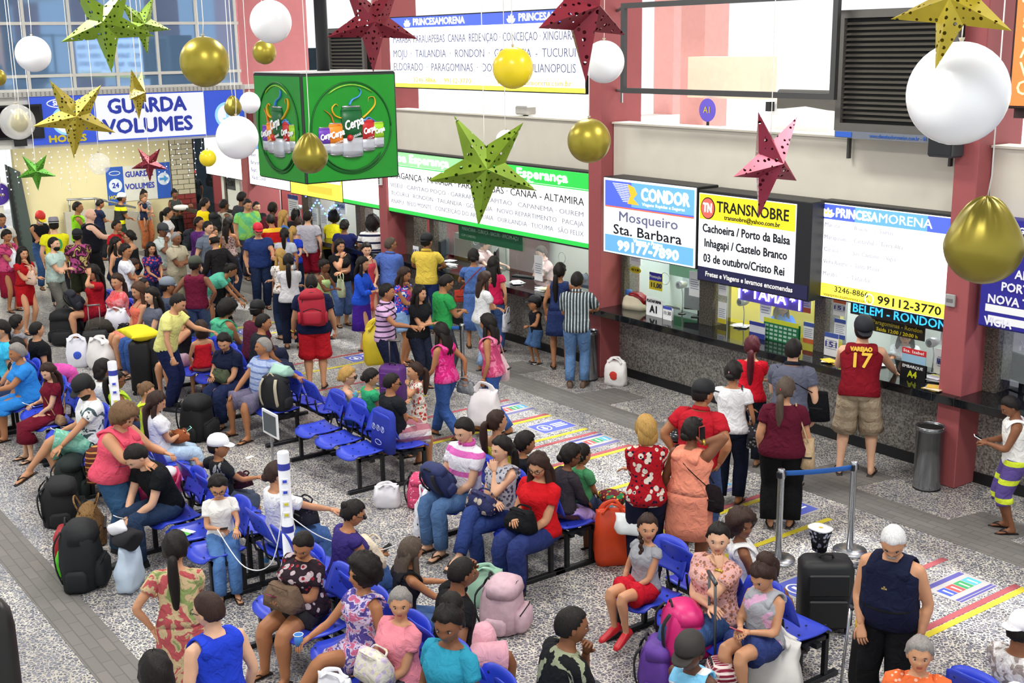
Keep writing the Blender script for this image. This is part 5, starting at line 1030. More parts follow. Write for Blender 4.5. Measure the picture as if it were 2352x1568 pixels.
    for q, (sh, el, wr, A) in enumerate(armpts):
        s = (-1, 1)[q]; fd = (wr-el).normalized()
        if A in ('ct', 'kn', 'lo', 'rd'): fd = (fd + Vector((0, 0.5, -0.1))).normalized()
        inward = -rt*s
        upv = {'dn': rt*s, 'si': rt*s, 'wk': rt*s, 'wb': rt*s, 'bg': rt*s, 'hp': rt*s}.get(A if isinstance(A, str) else 'x', Vector((0, 0.2, 1)) + rt*s*0.3)
        if A in ('ch', 'ea', 'hd'): fd = (fd*0.4 + hu*0.8 - hf*0.1 + inward*0.25).normalized(); upv = hf*0.6 + rt*s*0.6
        hand_geo(fine, wr, fd, upv, k*1.02, {'ph': 0.55, 'fo': 0.25, 'ch': 0.6, 'ct': 0.25, 'kn': 0.2, 'bg': 0.95}.get(A if isinstance(A, str) else 'x', 0.4), s if upv.dot(rt*s) > 0.5 else s)
    o = body.build('body', SKIN[G_('skin', 'c')], root); md = o.modifiers.new('fuse', 'REMESH'); md.mode = 'VOXEL'; md.voxel_size = G_('vx', 0.014); md.use_smooth_shade = True
    md = o.modifiers.new('soft', 'SMOOTH'); md.iterations = 4; md.factor = 0.5
    PENDING.append((o, fine, [SKIN[G_('skin', 'c')], EYEW, EYED, LIP[G_('skin', 'c')]]))
    # ---------------- clothes
    inf = 0.012 + 0.25*G_('vx', 0.014)*0.5
    tp = G_('top'); dress = G_('dress'); SC_ = lambda R: [(c, a*k, b_*k) for c, a, b_ in R]
    def garment(name, m, hem, neckt, slv, tank, flare=0.0, label=None, loose=0.0):
        b = MB(); R = SC_(torso_rings(S, sex, g, inf + loose, t0=hem, t1=neckt, belly=belly, tank=tank, flare=flare))
        c, a, d = R[-1]; R.append((c + S(0.5)[1]*0.004*k, a*0.9, d*0.9)); b.loft(R, 22, power=2.3)
        if slv > 0:
            for q, (sh, el, wr, A) in enumerate(armpts):
                s = (-1, 1)[q]; ax = (el-sh); ra = ar + inf*0.8 + loose
                if slv <= 0.5:
                    e = sh + ax*slv*1.45; b.tube([sh - rt*s*0.06*k - up*0.004*k, sh + ax*0.03, sh + ax*slv*0.8, e], [ra*1.1, ra*1.22, ra*1.14, ra*1.12], 12, sub=1)
                else:
                    f = (slv-0.5)*2*0.98; b.tube([sh - rt*s*0.06*k, sh + ax*0.03, sh + ax*0.5, el, el + (wr-el)*f*0.5, el + (wr-el)*f], [ra*1.1, ra*1.2, ra*1.05, ra*0.95, ra*0.85, ra*0.68], 12, sub=1)
        if tank and kdw[0] != 'strap':
            for s in (-1, 1):
                c1, u1, f1, r1 = S(0.365); c2, u2, f2, r2 = S(0.47); o_ = 0.105*k*(1 if sex == 'm' else 0.88)
                b.tube([c1 + r1*s*o_*0.9 + f1*0.095*k*g, c1 + r1*s*o_*0.98 + f1*0.110*k*g + u1*0.05*k, c2 + r2*s*o_*0.98 + f2*0.055*k + u2*0.008*k, c2 + r2*s*o_*0.95 - f2*0.015*k + u2*0.022*k, c2 + r2*s*o_*0.98 - f2*0.085*k - u2*0.0*k, c1 + r1*s*o_ - f1*0.104*k*g + u1*0.05*k, c1 + r1*s*o_*0.9 - f1*0.085*k*g], [0.05*k, 0.060*k, 0.052*k, 0.048*k, 0.054*k, 0.060*k, 0.05*k], 10, sub=2, flat=0.3, up=(0, 1, 0))
        return b.build(name, m, root, label=label)
    kdw = [G_('top')[0] if G_('top') else 'dress']
    def legwear(name, m, ln, wide=0.0, label=None):
        b = MB(); R = SC_(torso_rings(S, sex, g, inf*0.8, t0=-0.10, t1=0.15, belly=belly)); b.loft(R, 22, power=2.3)
        for hip, kn, an, s in legs:
            r0 = lr + inf + wide; P = [hip + Vector((0, 0, 0.04*k)), hip + (kn-hip)*0.15]; Q = [r0*1.0, r0*1.05]
            if ln <= 0.55: f = ln/0.5; P += [hip + (kn-hip)*f*0.6, hip + (kn-hip)*f]; Q += [r0*0.98, r0*0.98 + wide]
            else:
                f = (ln-0.5)*2*0.96; P += [hip + (kn-hip)*0.55, kn, kn + (an-kn)*0.35*f, kn + (an-kn)*f]; Q += [r0*0.92, r0*0.76, r0*0.72 + wide*0.5, (r0*0.58 if ln > 0.9 else r0*0.72) + wide]
            b.tube(P, Q, 14, sub=1)
        return b.build(name, m, root, label=label)
    def skirt(name, m, ln, flare, top=0.16):
        """ln: fraction of leg covered"""
        b = MB(); R = SC_(torso_rings(S, sex, g, inf*0.9, t0=-0.02, t1=top, belly=belly))[::-1]; hw = 0.19*k*(1+(g-1)*0.9)
        mk = (legs[0][1]+legs[1][1])/2; ma = (legs[0][2]+legs[1][2])/2; mh = (legs[0][0]+legs[1][0])/2; kw = abs(legs[0][1].x-legs[1][1].x)/2 + lr*0.95
        if seat:
            f = min(1, ln/0.5); up_ = Vector((0, 0, 1)); R += [(mh + Vector((0, 0.08*k, 0.0)), X_*hw, (up_*0.7+Vector((0, -0.7, 0)))*0.12*k), (mh + (mk-mh)*0.55*f + Vector((0, 0, 0.0)), X_*(hw*0.98), up_*0.105*k), (mh + (mk-mh)*f + Vector((0, 0.03, 0)), X_*max(kw, hw*0.9), (up_*(0.9 if f < 1 else 0.7)+Vector((0, 0.0 if f < 1 else 0.7, 0)))*0.095*k)]
            if ln > 0.55: e = (ln-0.5)*2; R += [(mk + (ma-mk)*e*0.5 + Vector((0, 0.01, 0)), X_*hw*(0.95+flare), Vector((0, 1, 0))*0.11*k), (mk + (ma-mk)*e, X_*hw*(1+flare*1.3), Vector((0, 1, 0))*0.14*k)]
        else:
            zt = hipz - ln*0.84*k; y0 = -0.0
            for f in (0.15, 0.4, 0.7, 1.0): z = hipz*(1-f) + zt*f; R.append((Vector((0, y0, z)), X_*(hw*1.0+flare*f*k), Vector((0, 1, 0))*(0.128*k*(1+(g-1)*0.9)+flare*0.8*f*k)))
        b.loft(R, 26, power=2.1); return b.build(name, m, root)
    if dress:   # (material, sleeve, length, flare, tank)
        garment('dress_bodice', dress[0], 0.05, 0.488 if dress[1] else 0.478, dress[1], dress[4] if len(dress) > 4 else False); skirt('dress_skirt', dress[0], dress[2], dress[3], top=0.2)
    bt = G_('bot')
    if bt:
        kd, m = bt[0], bt[1]
        if kd in ('jeans', 'trousers', 'leggings'): legwear(kd, m, 1.0, 0.006 if kd != 'leggings' else -0.006)
        elif kd == 'wide': legwear('trousers', m, 1.0, 0.028)
        elif kd == 'shorts': legwear('shorts', m, bt[2] if len(bt) > 2 else 0.42, 0.016)
        elif kd == 'capris': legwear('trousers', m, 0.80, 0.004)
        elif kd == 'skirt': skirt('skirt', m, bt[2] if len(bt) > 2 else 0.5, bt[3] if len(bt) > 3 else 0.03)
    if tp:      # (kind, material, sleeve)
        kd, m = tp[0], tp[1]
        hem = {'tee': -0.06, 'shirt': -0.08, 'polo': -0.05, 'tank': -0.05, 'crop': 0.12, 'top': -0.02, 'long': -0.10, 'strap': -0.02}[kd]
        if seat: hem = max(hem, -0.02)
        slv = {'tee': 0.36, 'shirt': 0.40, 'polo': 0.36, 'tank': 0, 'crop': 0, 'top': 0.22, 'long': 0.95, 'strap': 0}[kd]
        if len(tp) > 2: slv = tp[2]
        nk = 0.492 if kd in ('tee', 'shirt', 'polo', 'long') else (0.478 if kd in ('tank', 'top', 'crop') else 0.40)
        garment('shirt' if kd != 'strap' else 'top', m, hem, nk, slv, kd in ('tank', 'crop', 'strap'), 0.0 if seat else 0.02, loose=0.004 if kd in ('tee', 'shirt') else 0.0)
        if kd in ('polo', 'shirt'):
            b = MB(); c, u_, f_, r_ = S(0.495); b.tube([c + r_*0.078*k*cos(a) + f_*0.072*k*sin(a) + u_*(0.014+0.01*(1-sin(a)))*k for a in [pi/2 + 0.25 + (2*pi-0.5)*q/16 for q in range(17)]], 0.013*k, 6, flat=1.8); b.build('collar', D.get('collar') or m, root)
        if kd == 'strap':
            b = MB()
            for s in (-1, 1): c1, u1, f1, r1 = S(0.39); c2, u2, f2, r2 = S(0.475); b.tube([c1 + r1*s*0.09*k + f1*0.115*k, c2 + r2*s*0.09*k + f2*0.03*k + u2*0.012*k, c1 + r1*s*0.08*k - f1*0.10*k], 0.006*k, 5, sub=3)
            b.build('shoulder_strap', m, root)
    for _t, _tt, _z, _m2, _w in G_('back', ()):      # printed letters on the back
        c, u_, f_, r_ = S(_tt); cu = text(_t, (0, 0, 0), _z, _m2, None, fit=_w, bold=0.004); cu.parent = root; cu.location = c - f_*(0.118*k*g + inf + 0.012); cu.rotation_euler = (pi/2 - lean, 0, tw)
    # hair, hats, glasses
    hc = G_('hair', ('sh', 'k'))
    if hc[0] != 'ba': hair_geo(hc[0], hc[1], C, hu, hf, hr, hs, -fw, root, None)
    def Wd(p): return C + hr*p[0]*hs + hf*p[1]*hs + hu*p[2]*hs
    hat = G_('hat')
    if hat:
        hm = hat[1]; b = MB()
        bk = -1 if hat[0] == 'capb' else 1
        if hat[0] in ('cap', 'capb'):
            b.loft([(Wd((0, -0.008, z)), hr*r*hs, hf*r*1.22*hs) for z, r in ((0.030, 0.090), (0.06, 0.091), (0.095, 0.084), (0.125, 0.064), (0.14, 0.036), (0.146, 0.008))], 24); b.build('cap', hm, root)
            b = MB(); rg = []
            for q, w in ((0.065, 0.07), (0.105, 0.068), (0.135, 0.055), (0.155, 0.028)): rg.append((Wd((0, bk*q-0.0, 0.036-0.25*(q-0.06))), hr*w*hs, hu*0.005*hs))
            b.loft(rg, 16, power=2.5); b.build('cap_peak', hat[2] if len(hat) > 2 else hm, root)
        else:
            b.loft([(Wd((0, -0.005, z)), hr*r*hs, hf*r*1.2*hs) for z, r in ((0.045, 0.088), (0.09, 0.086), (0.14, 0.078), (0.155, 0.062), (0.15, 0.02))], 24); b.build('hat_crown', hm, root)
            b = MB(); b.loft([(Wd((0, -0.005, z)), hr*r*hs, hf*r*1.15*hs) for z, r in ((0.048, 0.15), (0.054, 0.152), (0.056, 0.085))], 28); b.build('hat_brim', mat('#e9e8e4', 0.7), root)
            b = MB(); b.loft([(Wd((0, -0.005, z)), hr*0.0895*hs, hf*0.107*hs) for z in (0.056, 0.078)], 24, caps=False); b.build('hat_band', BLACK, root)
    gl = G_('gl')
    if gl:
        gm = BLACK; b = MB()
        for s in (-1, 1):
            if gl == 'sun': b.ball(Wd((s*0.031, 0.094, 0.004)), (0.026*hs, 0.018*hs, 0.02*hs), 10, 6)
            elif gl == 'top': b.ball(Wd((s*0.034, 0.045, 0.108)), (0.028*hs, 0.022*hs, 0.014*hs), 10, 6)
            else: b.tube([Wd((s*0.032+0.023*cos(a*pi/8), 0.099-0.25*abs(0.3*s*0)-0.006, 0.003+0.017*sin(a*pi/8))) for a in range(17)], 0.0022*hs, 4)
            z_, y_ = (0.1, 0.03) if gl == 'top' else (0.008, 0.09)
            b.tube([Wd((s*0.056, y_, z_)), Wd((s*0.079, y_-0.07, z_-0.004))], 0.003*hs, 4)
        b.tube([Wd((-0.01, 0.099 if gl != 'top' else 0.05, 0.008 if gl != 'top' else 0.112)), Wd((0.01, 0.099 if gl != 'top' else 0.05, 0.008 if gl != 'top' else 0.112))], 0.0025*hs, 4); b.build('glasses', gm, root)
    if G_('beard'): b = MB(); b.loft([(Wd((0, 0.030, z)), hr*w*hs, hf*d_*hs) for z, w, d_ in ((-0.035, 0.060, 0.052), (-0.065, 0.056, 0.060), (-0.095, 0.044, 0.056), (-0.113, 0.025, 0.035))], 16); b.build('beard', hairmat(G_('beard')), root) if not kid else None
    if G_('tache'): b = MB(); b.tube([Wd((-0.03, 0.080, -0.052)), Wd((-0.012, 0.098, -0.038)), Wd((0.012, 0.098, -0.038)), Wd((0.03, 0.080, -0.052))], [0.004*hs, 0.008*hs, 0.008*hs, 0.004*hs], 6, sub=2); b.build('moustache', hairmat(G_('tache')), root)
    if G_('cross'):
        b = MB(); c1, u1, f1, r1 = S(0.49); c2, u2, f2, r2 = S(0.32); q = c2 + f2*0.165*k
        b.tube([c1 - r1*0.06*k + f1*0.05*k, c1 - r1*0.05*k + f1*0.13*k - u1*0.07*k, q, c1 + r1*0.05*k + f1*0.13*k - u1*0.07*k, c1 + r1*0.06*k + f1*0.05*k], 0.003, 4, sub=2); b.box(q.x-.006, q.x+.006, q.y, q.y+.008, q.z-.05, q.z); b.box(q.x-.02, q.x+.02, q.y, q.y+.008, q.z-.024, q.z-.012); b.build('necklace', mat('#c9b070', .3, metal=.6), root)
    if G_('bow'): b = MB(); [b.ball(Wd((s*0.024+0.02, 0.03, 0.125)), (0.026*hs, 0.012*hs, 0.018*hs), 8, 6) for s in (-1, 1)]; b.tube([Wd((0.086*cos(a*pi/10), 0.02, 0.016+0.11*sin(a*pi/10))) for a in range(11)], 0.007*hs, 5); b.build('hair_bow', G_('bow'), root)
    if G_('tie'): b = MB(); b.ball(Wd((0, -0.108, 0.02)), (0.024*hs, 0.016*hs, 0.024*hs), 8, 6); b.build('hair_tie', G_('tie'), root)
    if G_('watch') is not None:
        sh, el, wr, A = armpts[G_('watch')]; d = (wr-el).normalized(); c = wr - d*0.025*k; u = d.cross(Vector((0.3, 0.5, 0.8))).normalized(); v = d.cross(u); b = MB(); b.loft([(c - d*0.01, u*ar*0.64, v*ar*0.64), (c + d*0.01, u*ar*0.64, v*ar*0.64)], 12); b.ball(c + u*ar*0.6, 0.014, 8, 5); b.build('watch', G_('wm') or mat('#c9a94a', 0.3, metal=0.8), root)
    # shoes
    shm = G_('shoes', ('flip', mat('#2a2320', 0.7)))
    if shm:
        for hl, fd, ux, rx, an in feet:
            b = MB()
            if shm[0] == 'flip':
                b.loft([(hl - fd*0.03*k - ux*0.038*k, rx*0.03*k, ux*0.007*k), (hl + fd*0.08*k - ux*0.038*k, rx*0.036*k, ux*0.007*k), (hl + fd*0.18*k - ux*0.042*k, rx*0.048*k, ux*0.007*k), (hl + fd*0.245*k - ux*0.042*k, rx*0.03*k, ux*0.006*k)], 14, power=2.6)
                for s in (-1, 1): b.tube([hl + fd*0.19*k - ux*0.002*k, hl + fd*0.13*k + rx*s*0.036*k + ux*0.012*k, hl + fd*0.09*k + rx*s*0.04*k - ux*0.03*k], 0.006*k, 5, sub=1)
            else:
                b.loft([(hl - fd*0.045*k - ux*0.036*k, rx*0.032*k, ux*0.012*k), (hl - fd*0.03*k - ux*0.0*k, rx*0.038*k, ux*0.046*k), (hl + fd*0.06*k + ux*0.0*k, rx*0.042*k, ux*0.052*k), (hl + fd*0.13*k - ux*0.012*k, rx*0.046*k, ux*0.038*k), (hl + fd*0.22*k - ux*0.024*k, rx*0.045*k, ux*0.024*k), (hl + fd*0.26*k - ux*0.03*k, rx*0.026*k, ux*0.012*k)], 14, power=2.5)
            b.build('shoe' if shm[0] != 'flip' else 'sandal', shm[1], root)
    # carried things asked for by name (free-standing objects placed at the hand or shoulder)
    M = Matrix.Translation(root.location) @ Matrix.Rotation(D['rz'], 4, 'Z')
    D['_w'] = [M @ a[2] for a in armpts]; D['_sh'] = [M @ a[0] for a in armpts]; D['_c'] = M @ c_ch; D['_p'] = M @ pel; D['_k'] = k; D['_C'] = M @ C
    D['_fw'] = M.to_3x3() @ fw; D['_rt'] = M.to_3x3() @ rt; D['_lap'] = M @ Vector((0, 0.26*k, hipz+0.11*k)); D['_el'] = [M @ a[1] for a in armpts]; D['_M'] = M; D['_fd'] = M.to_3x3() @ Vector((0, 1, 0))
    for it in G_('it', ()): carry(D, *it)
    return root
PENDING = []
def finish_people():
    dg = bpy.context.evaluated_depsgraph_get(); dg.update()
    new = []
    for o, fine, mats in PENDING: new.append(bpy.data.meshes.new_from_object(o.evaluated_get(dg)))
    for (o, fine, mats), me in zip(PENDING, new):
        n = len(me.vertices); co = [0.0]*(3*n); me.vertices.foreach_get('co', co)
        vs = [tuple(co[3*i:3*i+3]) for i in range(n)]; fs = [tuple(p.vertices) for p in me.polygons]
        mb = MB(); mb.add(vs, fs, 0); off = len(mb.v); mb.v += fine.v; mb.f += [tuple(i+off for i in f) for f in fine.f]; mb.m += fine.m; mb.sm += fine.sm
        o.modifiers.clear(); old = o.data; o.data = mb.mesh('body', mats); bpy.data.meshes.remove(old); bpy.data.meshes.remove(me)
def carry(D, kind, m=None, label='', a=None, bb=None):
    """objects held, worn on the back or lying on the lap: each a thing of its own"""
    rz = D['rz']; k = D['_k']; fw = D['_fd']; rt = D['_rt']
    if kind == 'phone':
        q = a if a is not None else 1; w = D['_w'][q]; c = w + fw*0.07*k + Vector((0, 0, 0.02)) - rt*(0.03*(1 if q else -1)); phone(tuple(c), rz, m, label, 0.5)
    elif kind == 'phear': w = D['_w'][a if a is not None else 1]; c = w + Vector((0, 0, 0.09)); t = phone(tuple(c), rz+1.2, m, label, 1.5)
    elif kind == 'backpack': c = D['_c'] - D['_fw']*0.24*k - Vector((0, 0, 0.36*k)); backpack(tuple(c), 0.32*k*(a or 1), 0.46*k*(a or 1), m, label, rz + pi*0 if False else rz, d=0.2*k)
    elif kind == 'lapbag': c = D['_lap']; w, h = a or (0.34, 0.2); t = handbag(tuple(c - Vector((0, 0, .02))), w*.92, h*.85, m, label, rz, d=0.2, hh=1.08)
    elif kind == 'lappack': c = D['_lap']; backpack(tuple(c + fw*0.03), 0.34, 0.34, m, label, rz, tilt=-0.5)
    elif kind == 'handbag': c = D['_w'][a if a is not None else 1]; w, h = bb or (0.3, 0.22); handbag((c.x, c.y, c.z-h*1.4), w, h, m, label, rz+pi/2)
    elif kind == 'plastic': c = D['_w'][a if a is not None else 1]; w, h = bb or (0.28, 0.34); plastic_bag((c.x, c.y, c.z-h*1.22), w, h, m, label, rz+pi/2, hang=True)
    elif kind == 'sidebag':     # long strap across the body
        q = a if a is not None else 1; s = 1 if q else -1; w, h = bb or (0.26, 0.24); base = D['_p'] + rt*s*0.24*k + Vector((0, 0, -0.10*k)); R_ = Matrix.Rotation(-rz, 3, 'Z')
        sh = R_ @ (D['_sh'][1-q] + Vector((0, 0, 0.065*k)) - base); mid = R_ @ (D['_c'] + D['_fw']*0.15*k - base); bk_ = R_ @ (D['_c'] - D['_fw']*0.15*k - base)
        handbag(tuple(base), w, h, m, label, rz, strap=[(0, 0.06, h), tuple(mid + Vector((0, 0, -0.08))), tuple(sh), tuple(bk_ + Vector((0, 0, -0.08))), (0, -0.06, h)], d=0.12)
    elif kind == 'shoulderbag': # hangs from one shoulder
        q = a if a is not None else 1; s = 1 if q else -1; w, h = bb or (0.32, 0.28); base = D['_sh'][q] + rt*s*0.10*k + Vector((0, 0, -0.62*k)); R_ = Matrix.Rotation(-rz, 3, 'Z')
        sh = R_ @ (D['_sh'][q] + Vector((0, 0, 0.065*k)) - rt*s*0.03 - base)
        t = handbag(tuple(base), w*0.5, h, m, label, rz, strap=[(0, w*0.3, h*0.95), tuple(sh + Vector((0, 0.05, -0.02))), tuple(sh + Vector((0, -0.05, -0.02))), (0, -w*0.3, h*0.95)], d=w)
    elif kind == 'cup': w = D['_w'][a if a is not None else 1]; t = thing('cup', label, 'cup', tuple(w + fw*0.09*k + Vector((0, 0, -0.03))), rz); b = MB(); b.loft([((0, 0, z), (r, 0, 0), (0, r, 0)) for z, r in ((0, 0.027), (0.09, 0.036), (0.09, 0.032), (0.03, 0.026))], 16); b.build('cup_wall', m, t); b = MB(); b.tube([(0.036*cos(q*pi/8), 0.036*sin(q*pi/8), 0.09) for q in range(17)], 0.003, 4); b.build('cup_rim', PAPER, t)

# ================================================================ benches in four lines
for _cx, _y, _f, _l, _c in (
    (-5.95+0.0, 4.6, 1, 'bench beside the man in tree-print tee, facing the counters', None), (-7.62, 4.6, 1, 'bench under the man in pale pink shorts, facing the counters', None), (-9.42, 4.6, 1, 'bench of the woman in loose white blouse, facing the counters', None),
    (-11.15, 4.6, 1, 'bench of the man in white cap and dark tee', None), (-13.05, 4.6, 1, 'bench of the long-haired girl in white', None), (-14.85, 4.6, 1, 'bench behind the white post at left, facing the counters', None), (-17.7, 4.6, 1, 'bench under the man in bright pink trousers', None),
    (-6.68, 4.08, -1, 'bench of the elderly woman in pink, facing the hall', None), (-8.33, 4.08, -1, 'bench with one empty seat beside the woman in red-black blouse', None), (-10.85, 4.08, -1, 'bench of the woman in white V-neck, seat with leaflet', None),
    (-14.3, 4.08, -1, 'bench of the man in black cap and sea-green shorts', None), (-15.95, 4.08, -1, 'bench with an empty seat beside the woman in blue', None), (-17.65, 4.08, -1, 'bench at the far left edge of the nearest line', None),
    (-6.55, 6.58, -1, 'bench of the mother in flowered blouse and two girls', None), (-9.35, 6.58, -1, 'bench of the woman in red blouse, above the pink rucksack', None), (-12.52, 6.58, -1, 'bench with three empty seats in the middle of the hall', None),
    (-14.7, 6.58, -1, 'bench of the grey-haired man with his rucksack', None), (-16.75, 6.58, -1, 'bench of the woman in bright red top', None), (-18.95, 6.58, -1, 'bench of the two young women left of the tall black suitcase', None), (-20.95, 6.58, -1, 'bench of the woman in coral-red tee', None),
    (-6.45, 7.1, 1, 'bench back to back with the mother, one seat empty', None), (-9.35, 7.1, 1, 'bench of the woman in lilac skirt, facing the counters', None), (-12.42, 7.1, 1, 'bench of the stocky man with folded arms, cloth-covered back', None), (-14.25, 7.1, 1, 'empty bench behind the grey-haired man', None),
    (-16.5, 7.1, 1, 'bench of the men in maroon and dark tees', None), (-18.9, 7.1, 1, 'bench behind the dark wavy-haired woman', None), (-20.9, 7.1, 1, 'bench of the woman in black and white pattern', None),
    (-3.62, 6.58, -1, 'bench of the older woman in orange, lower right', None), (-3.62, 7.1, 1, 'bench of the man in white baseball cap, lower right', None)):
    bench(_cx, _y, _f, _l, cover=_c)
t = thing('seat_cover', 'dark blue cloth cover with three white symbols over a bench back', 'cover', (-11.88, 6.78, 0.42)); b = MB(); b.loft([((0, 0.03, 0.0), (0.235, 0, 0), (0, 0.06, 0)), ((0, 0.05, 0.25), (0.23, 0, 0), (0, 0.055, 0)), ((0, 0.07, 0.43), (0.215, 0, 0), (0, 0.045, 0)), ((0, 0.075, 0.475), (0.17, 0, 0), (0, 0.03, 0))], 24, power=4); crumple(b, 0.012, 7, 2); b.build('cloth', mat('#26369c', 0.9, bump=.2), t)
for _k in (-1, 0, 1): b = MB(); b.tube([(_k*0.1+0.035*cos(a*pi/6), -0.025, 0.27+0.035*sin(a*pi/6)) for a in range(13)], 0.004, 4); b.tube([(_k*0.1, -0.024, 0.25), (_k*0.1, -0.024, 0.29)], 0.006, 4); b.build('printed_symbol', mat('#c9cff0', 0.8), t)
b = MB(); b.tube([(0.07*cos(a*pi/10), -0.03, 0.1+0.03*sin(a*pi/10)) for a in range(21)], 0.004, 4); b.build('printed_symbol', mat('#c9cff0', 0.8), t)
# ================================================================ floor tape and floor stickers
YT_ = mat('#c2b22a', 0.6); RT_ = mat('#9c4a50', 0.6)
for x, y0, y1, c, lb in ((-5.66, 8.3, 10.05, 'y', 'yellow floor tape at the lower right behind man with crutch'), (-5.74, 8.3, 10.05, 'r', 'red floor tape beside the yellow one at lower right'), (-6.52, 8.2, 10.05, 'r', 'single red floor tape running behind the white-haired man'),
    (-7.9, 8.0, 10.0, 'y', 'yellow floor tape under the queue post belt'), (-8.75, 8.2, 10.05, 'y', 'yellow floor tape under the woman in maroon tee'), (-8.84, 8.2, 10.05, 'r', 'red floor tape under the woman in maroon tee'), (-9.55, 8.3, 10.0, 'r', 'faint red floor tape between the peach and flower blouse women'),
    (-10.05, 8.3, 10.0, 'y', 'yellow floor tape left of the woman in flower-print blouse'), (-11.02, 8.3, 10.0, 'y', 'yellow floor tape ending beside the symbols sticker'), (-11.1, 8.3, 10.0, 'r', 'red floor tape ending beside the symbols sticker'),
    (-11.78, 8.3, 10.0, 'r', 'red floor tape right of the blue arrow sticker'), (-11.98, 8.3, 10.0, 'y', 'yellow floor tape right of the blue arrow sticker'), (-12.76, 7.9, 10.0, 'y', 'yellow floor tape left of the blue arrow sticker'), (-12.84, 7.9, 10.0, 'r', 'red floor tape left of the blue arrow sticker'),
    (-13.75, 8.0, 10.0, 'r', 'red floor tape behind the walking women'), (-14.7, 7.6, 9.2, 'y', 'yellow floor tape by the blonde woman bench'), (-15.5, 7.9, 9.6, 'y', 'yellow floor tape crossing under the red shorts'), (-15.95, 8.0, 10, 'r', 'red floor tape near the striped polo man'), (-17.0, 8.0, 10, 'y', 'yellow floor tape near the purple skirt'), (-17.6, 8.0, 10, 'r', 'far red floor tape near the purple skirt'), (-19.9, 8.0, 9.8, 'y', 'far yellow floor tape by the bending woman'), (-20.7, 8.0, 9.8, 'y', 'farthest yellow floor tape by the bending woman')):
    t = thing('floor_tape', lb, 'tape', (x, (y0+y1)/2, 0)); b = MB(); b.box(-0.035, 0.035, -(y1-y0)/2, (y1-y0)/2, 0.0005, 0.003); b.build('tape_strip', YT_ if c == 'y' else RT_, t)
def sticker(x, y, kind, lb):
    t = thing('floor_sticker', lb, 'sticker', (x, y, 0)); b = MB(); b.box(-0.22, 0.22, -0.30, 0.30, 0.0005, 0.003); b.build('sheet', mat('#a8a4a2', 0.5), t)
    PU = mat('#524e92', 0.5)
    if kind == 's':
        for x0, x1 in ((-0.2, -0.14), (0.14, 0.17), (0.18, 0.205)): b = MB(); b.box(x0, x1, -0.28, 0.28, 0.003, 0.004); b.build('purple_band', PU, t)
        for k, c in enumerate(('#3b4fae', '#c04a48', '#2f8f54', '#4aa0d8')):
            y0 = -0.25+k*0.128; b = MB(); b.box(-0.08, 0.07, y0, y0+0.115, 0.003, 0.0042); o = b.build('symbol_tile', mat(c, 0.5), t)
            b = MB(); b.tube([(0.045, y0+0.057, 0.0045), (-0.05, y0+0.057, 0.0045)], [0.012, 0.016], 6, flat=0.1); b.ball((0.05, y0+0.057, 0.0045), (0.014, 0.014, 0.001), 8, 4); b.build('figure', PAPER, o)
    else:
        b = MB(); b.box(-0.19, 0.19, -0.27, 0.27, 0.003, 0.004); b.build('blue_field', mat('#5560b8', 0.5), t); b = MB(); b.tube([(0.11*cos(a*pi/12)+0.0, -0.13+0.09*sin(a*pi/12), 0.005) for a in range(25)], 0.012, 4, flat=0.2); b.build('ring', PAPER, t)
        b = MB(); b.prism([(-0.06, -0.15), (-0.06, -0.11), (0.02, -0.11), (0.02, -0.08), (0.08, -0.13), (0.02, -0.18), (0.02, -0.15)], 0.004, 0.0055, ax='z'); b.build('arrow', PAPER, t)
        for k in range(3): b = MB(); b.box(-0.08+k*0.06, -0.05+k*0.06, 0.02, 0.22, 0.004, 0.005); b.build('text_bar', PAPER, t)
for x, y, k, lb in ((-6.05, 9.6, 's', 'coloured symbols floor sticker right of the white-haired man'), (-8.35, 9.85, 'a', 'blue arrow floor sticker behind the queue belt post'), (-9.35, 9.7, 's', 'coloured symbols floor sticker under the queue in white'), (-11.5, 9.72, 's', 'coloured symbols floor sticker left of flower blouse woman'),
    (-12.35, 9.7, 'a', 'blue arrow floor sticker in the middle of the floor'), (-13.35, 9.75, 's', 'coloured symbols floor sticker by the white carrier bag'), (-17.3, 9.6, 'a', 'blue floor sticker under the purple skirt'), (-20.3, 9.0, 'a', 'small blue floor sticker by the mint top woman'), (-6.95, 8.5, 'a', 'purple floor sticker beside black suitcase')): sticker(x, y, k, lb)
# ================================================================ posts, bins
stanchion(-7.2, 9.44, 'chrome queue post with round base, right end of belt'); stanchion(-7.5, 8.72, 'chrome queue post behind the black suitcase'); belt((-7.5, 8.76), (-7.2, 9.4), 0.91, 'blue printed queue belt between two chrome posts')
stanchion(-14.78, 9.91, 'chrome queue post behind the walking girls'); stanchion(-15.6, 9.05, 'chrome queue post beside yellow bag'); belt((-15.6, 9.1), (-14.78, 9.86), 0.91, 'short blue queue belt by the man in green tee')
bin_(-13.87, 11.62, 'steel cylinder bin by the middle column'); bin_(-7.83, 11.6, 'large steel cylinder bin by the right-hand column', 0.74, 0.155); bin_(-19.95, 11.5, 'steel bin by the narrow far column, behind man in blue')
power_post(-9.31, 4.34, 'white charging post with sockets and cables in the centre', 1.6); power_post(-13.74, 4.34, 'white charging post at left with blue logo', 1.52)
t = thing('charging_cable', 'white charging cable looping from post to woman in white', 'cable', (-9.31, 4.34, 0)); b = MB(); b.tube([(0.04, -0.05, 1.1), (0.02, -0.18, 0.62), (-0.3, -0.3, 0.5), (-0.62, -0.4, 0.78)], 0.005, 5, sub=6); b.build('cord', PAPER, t)
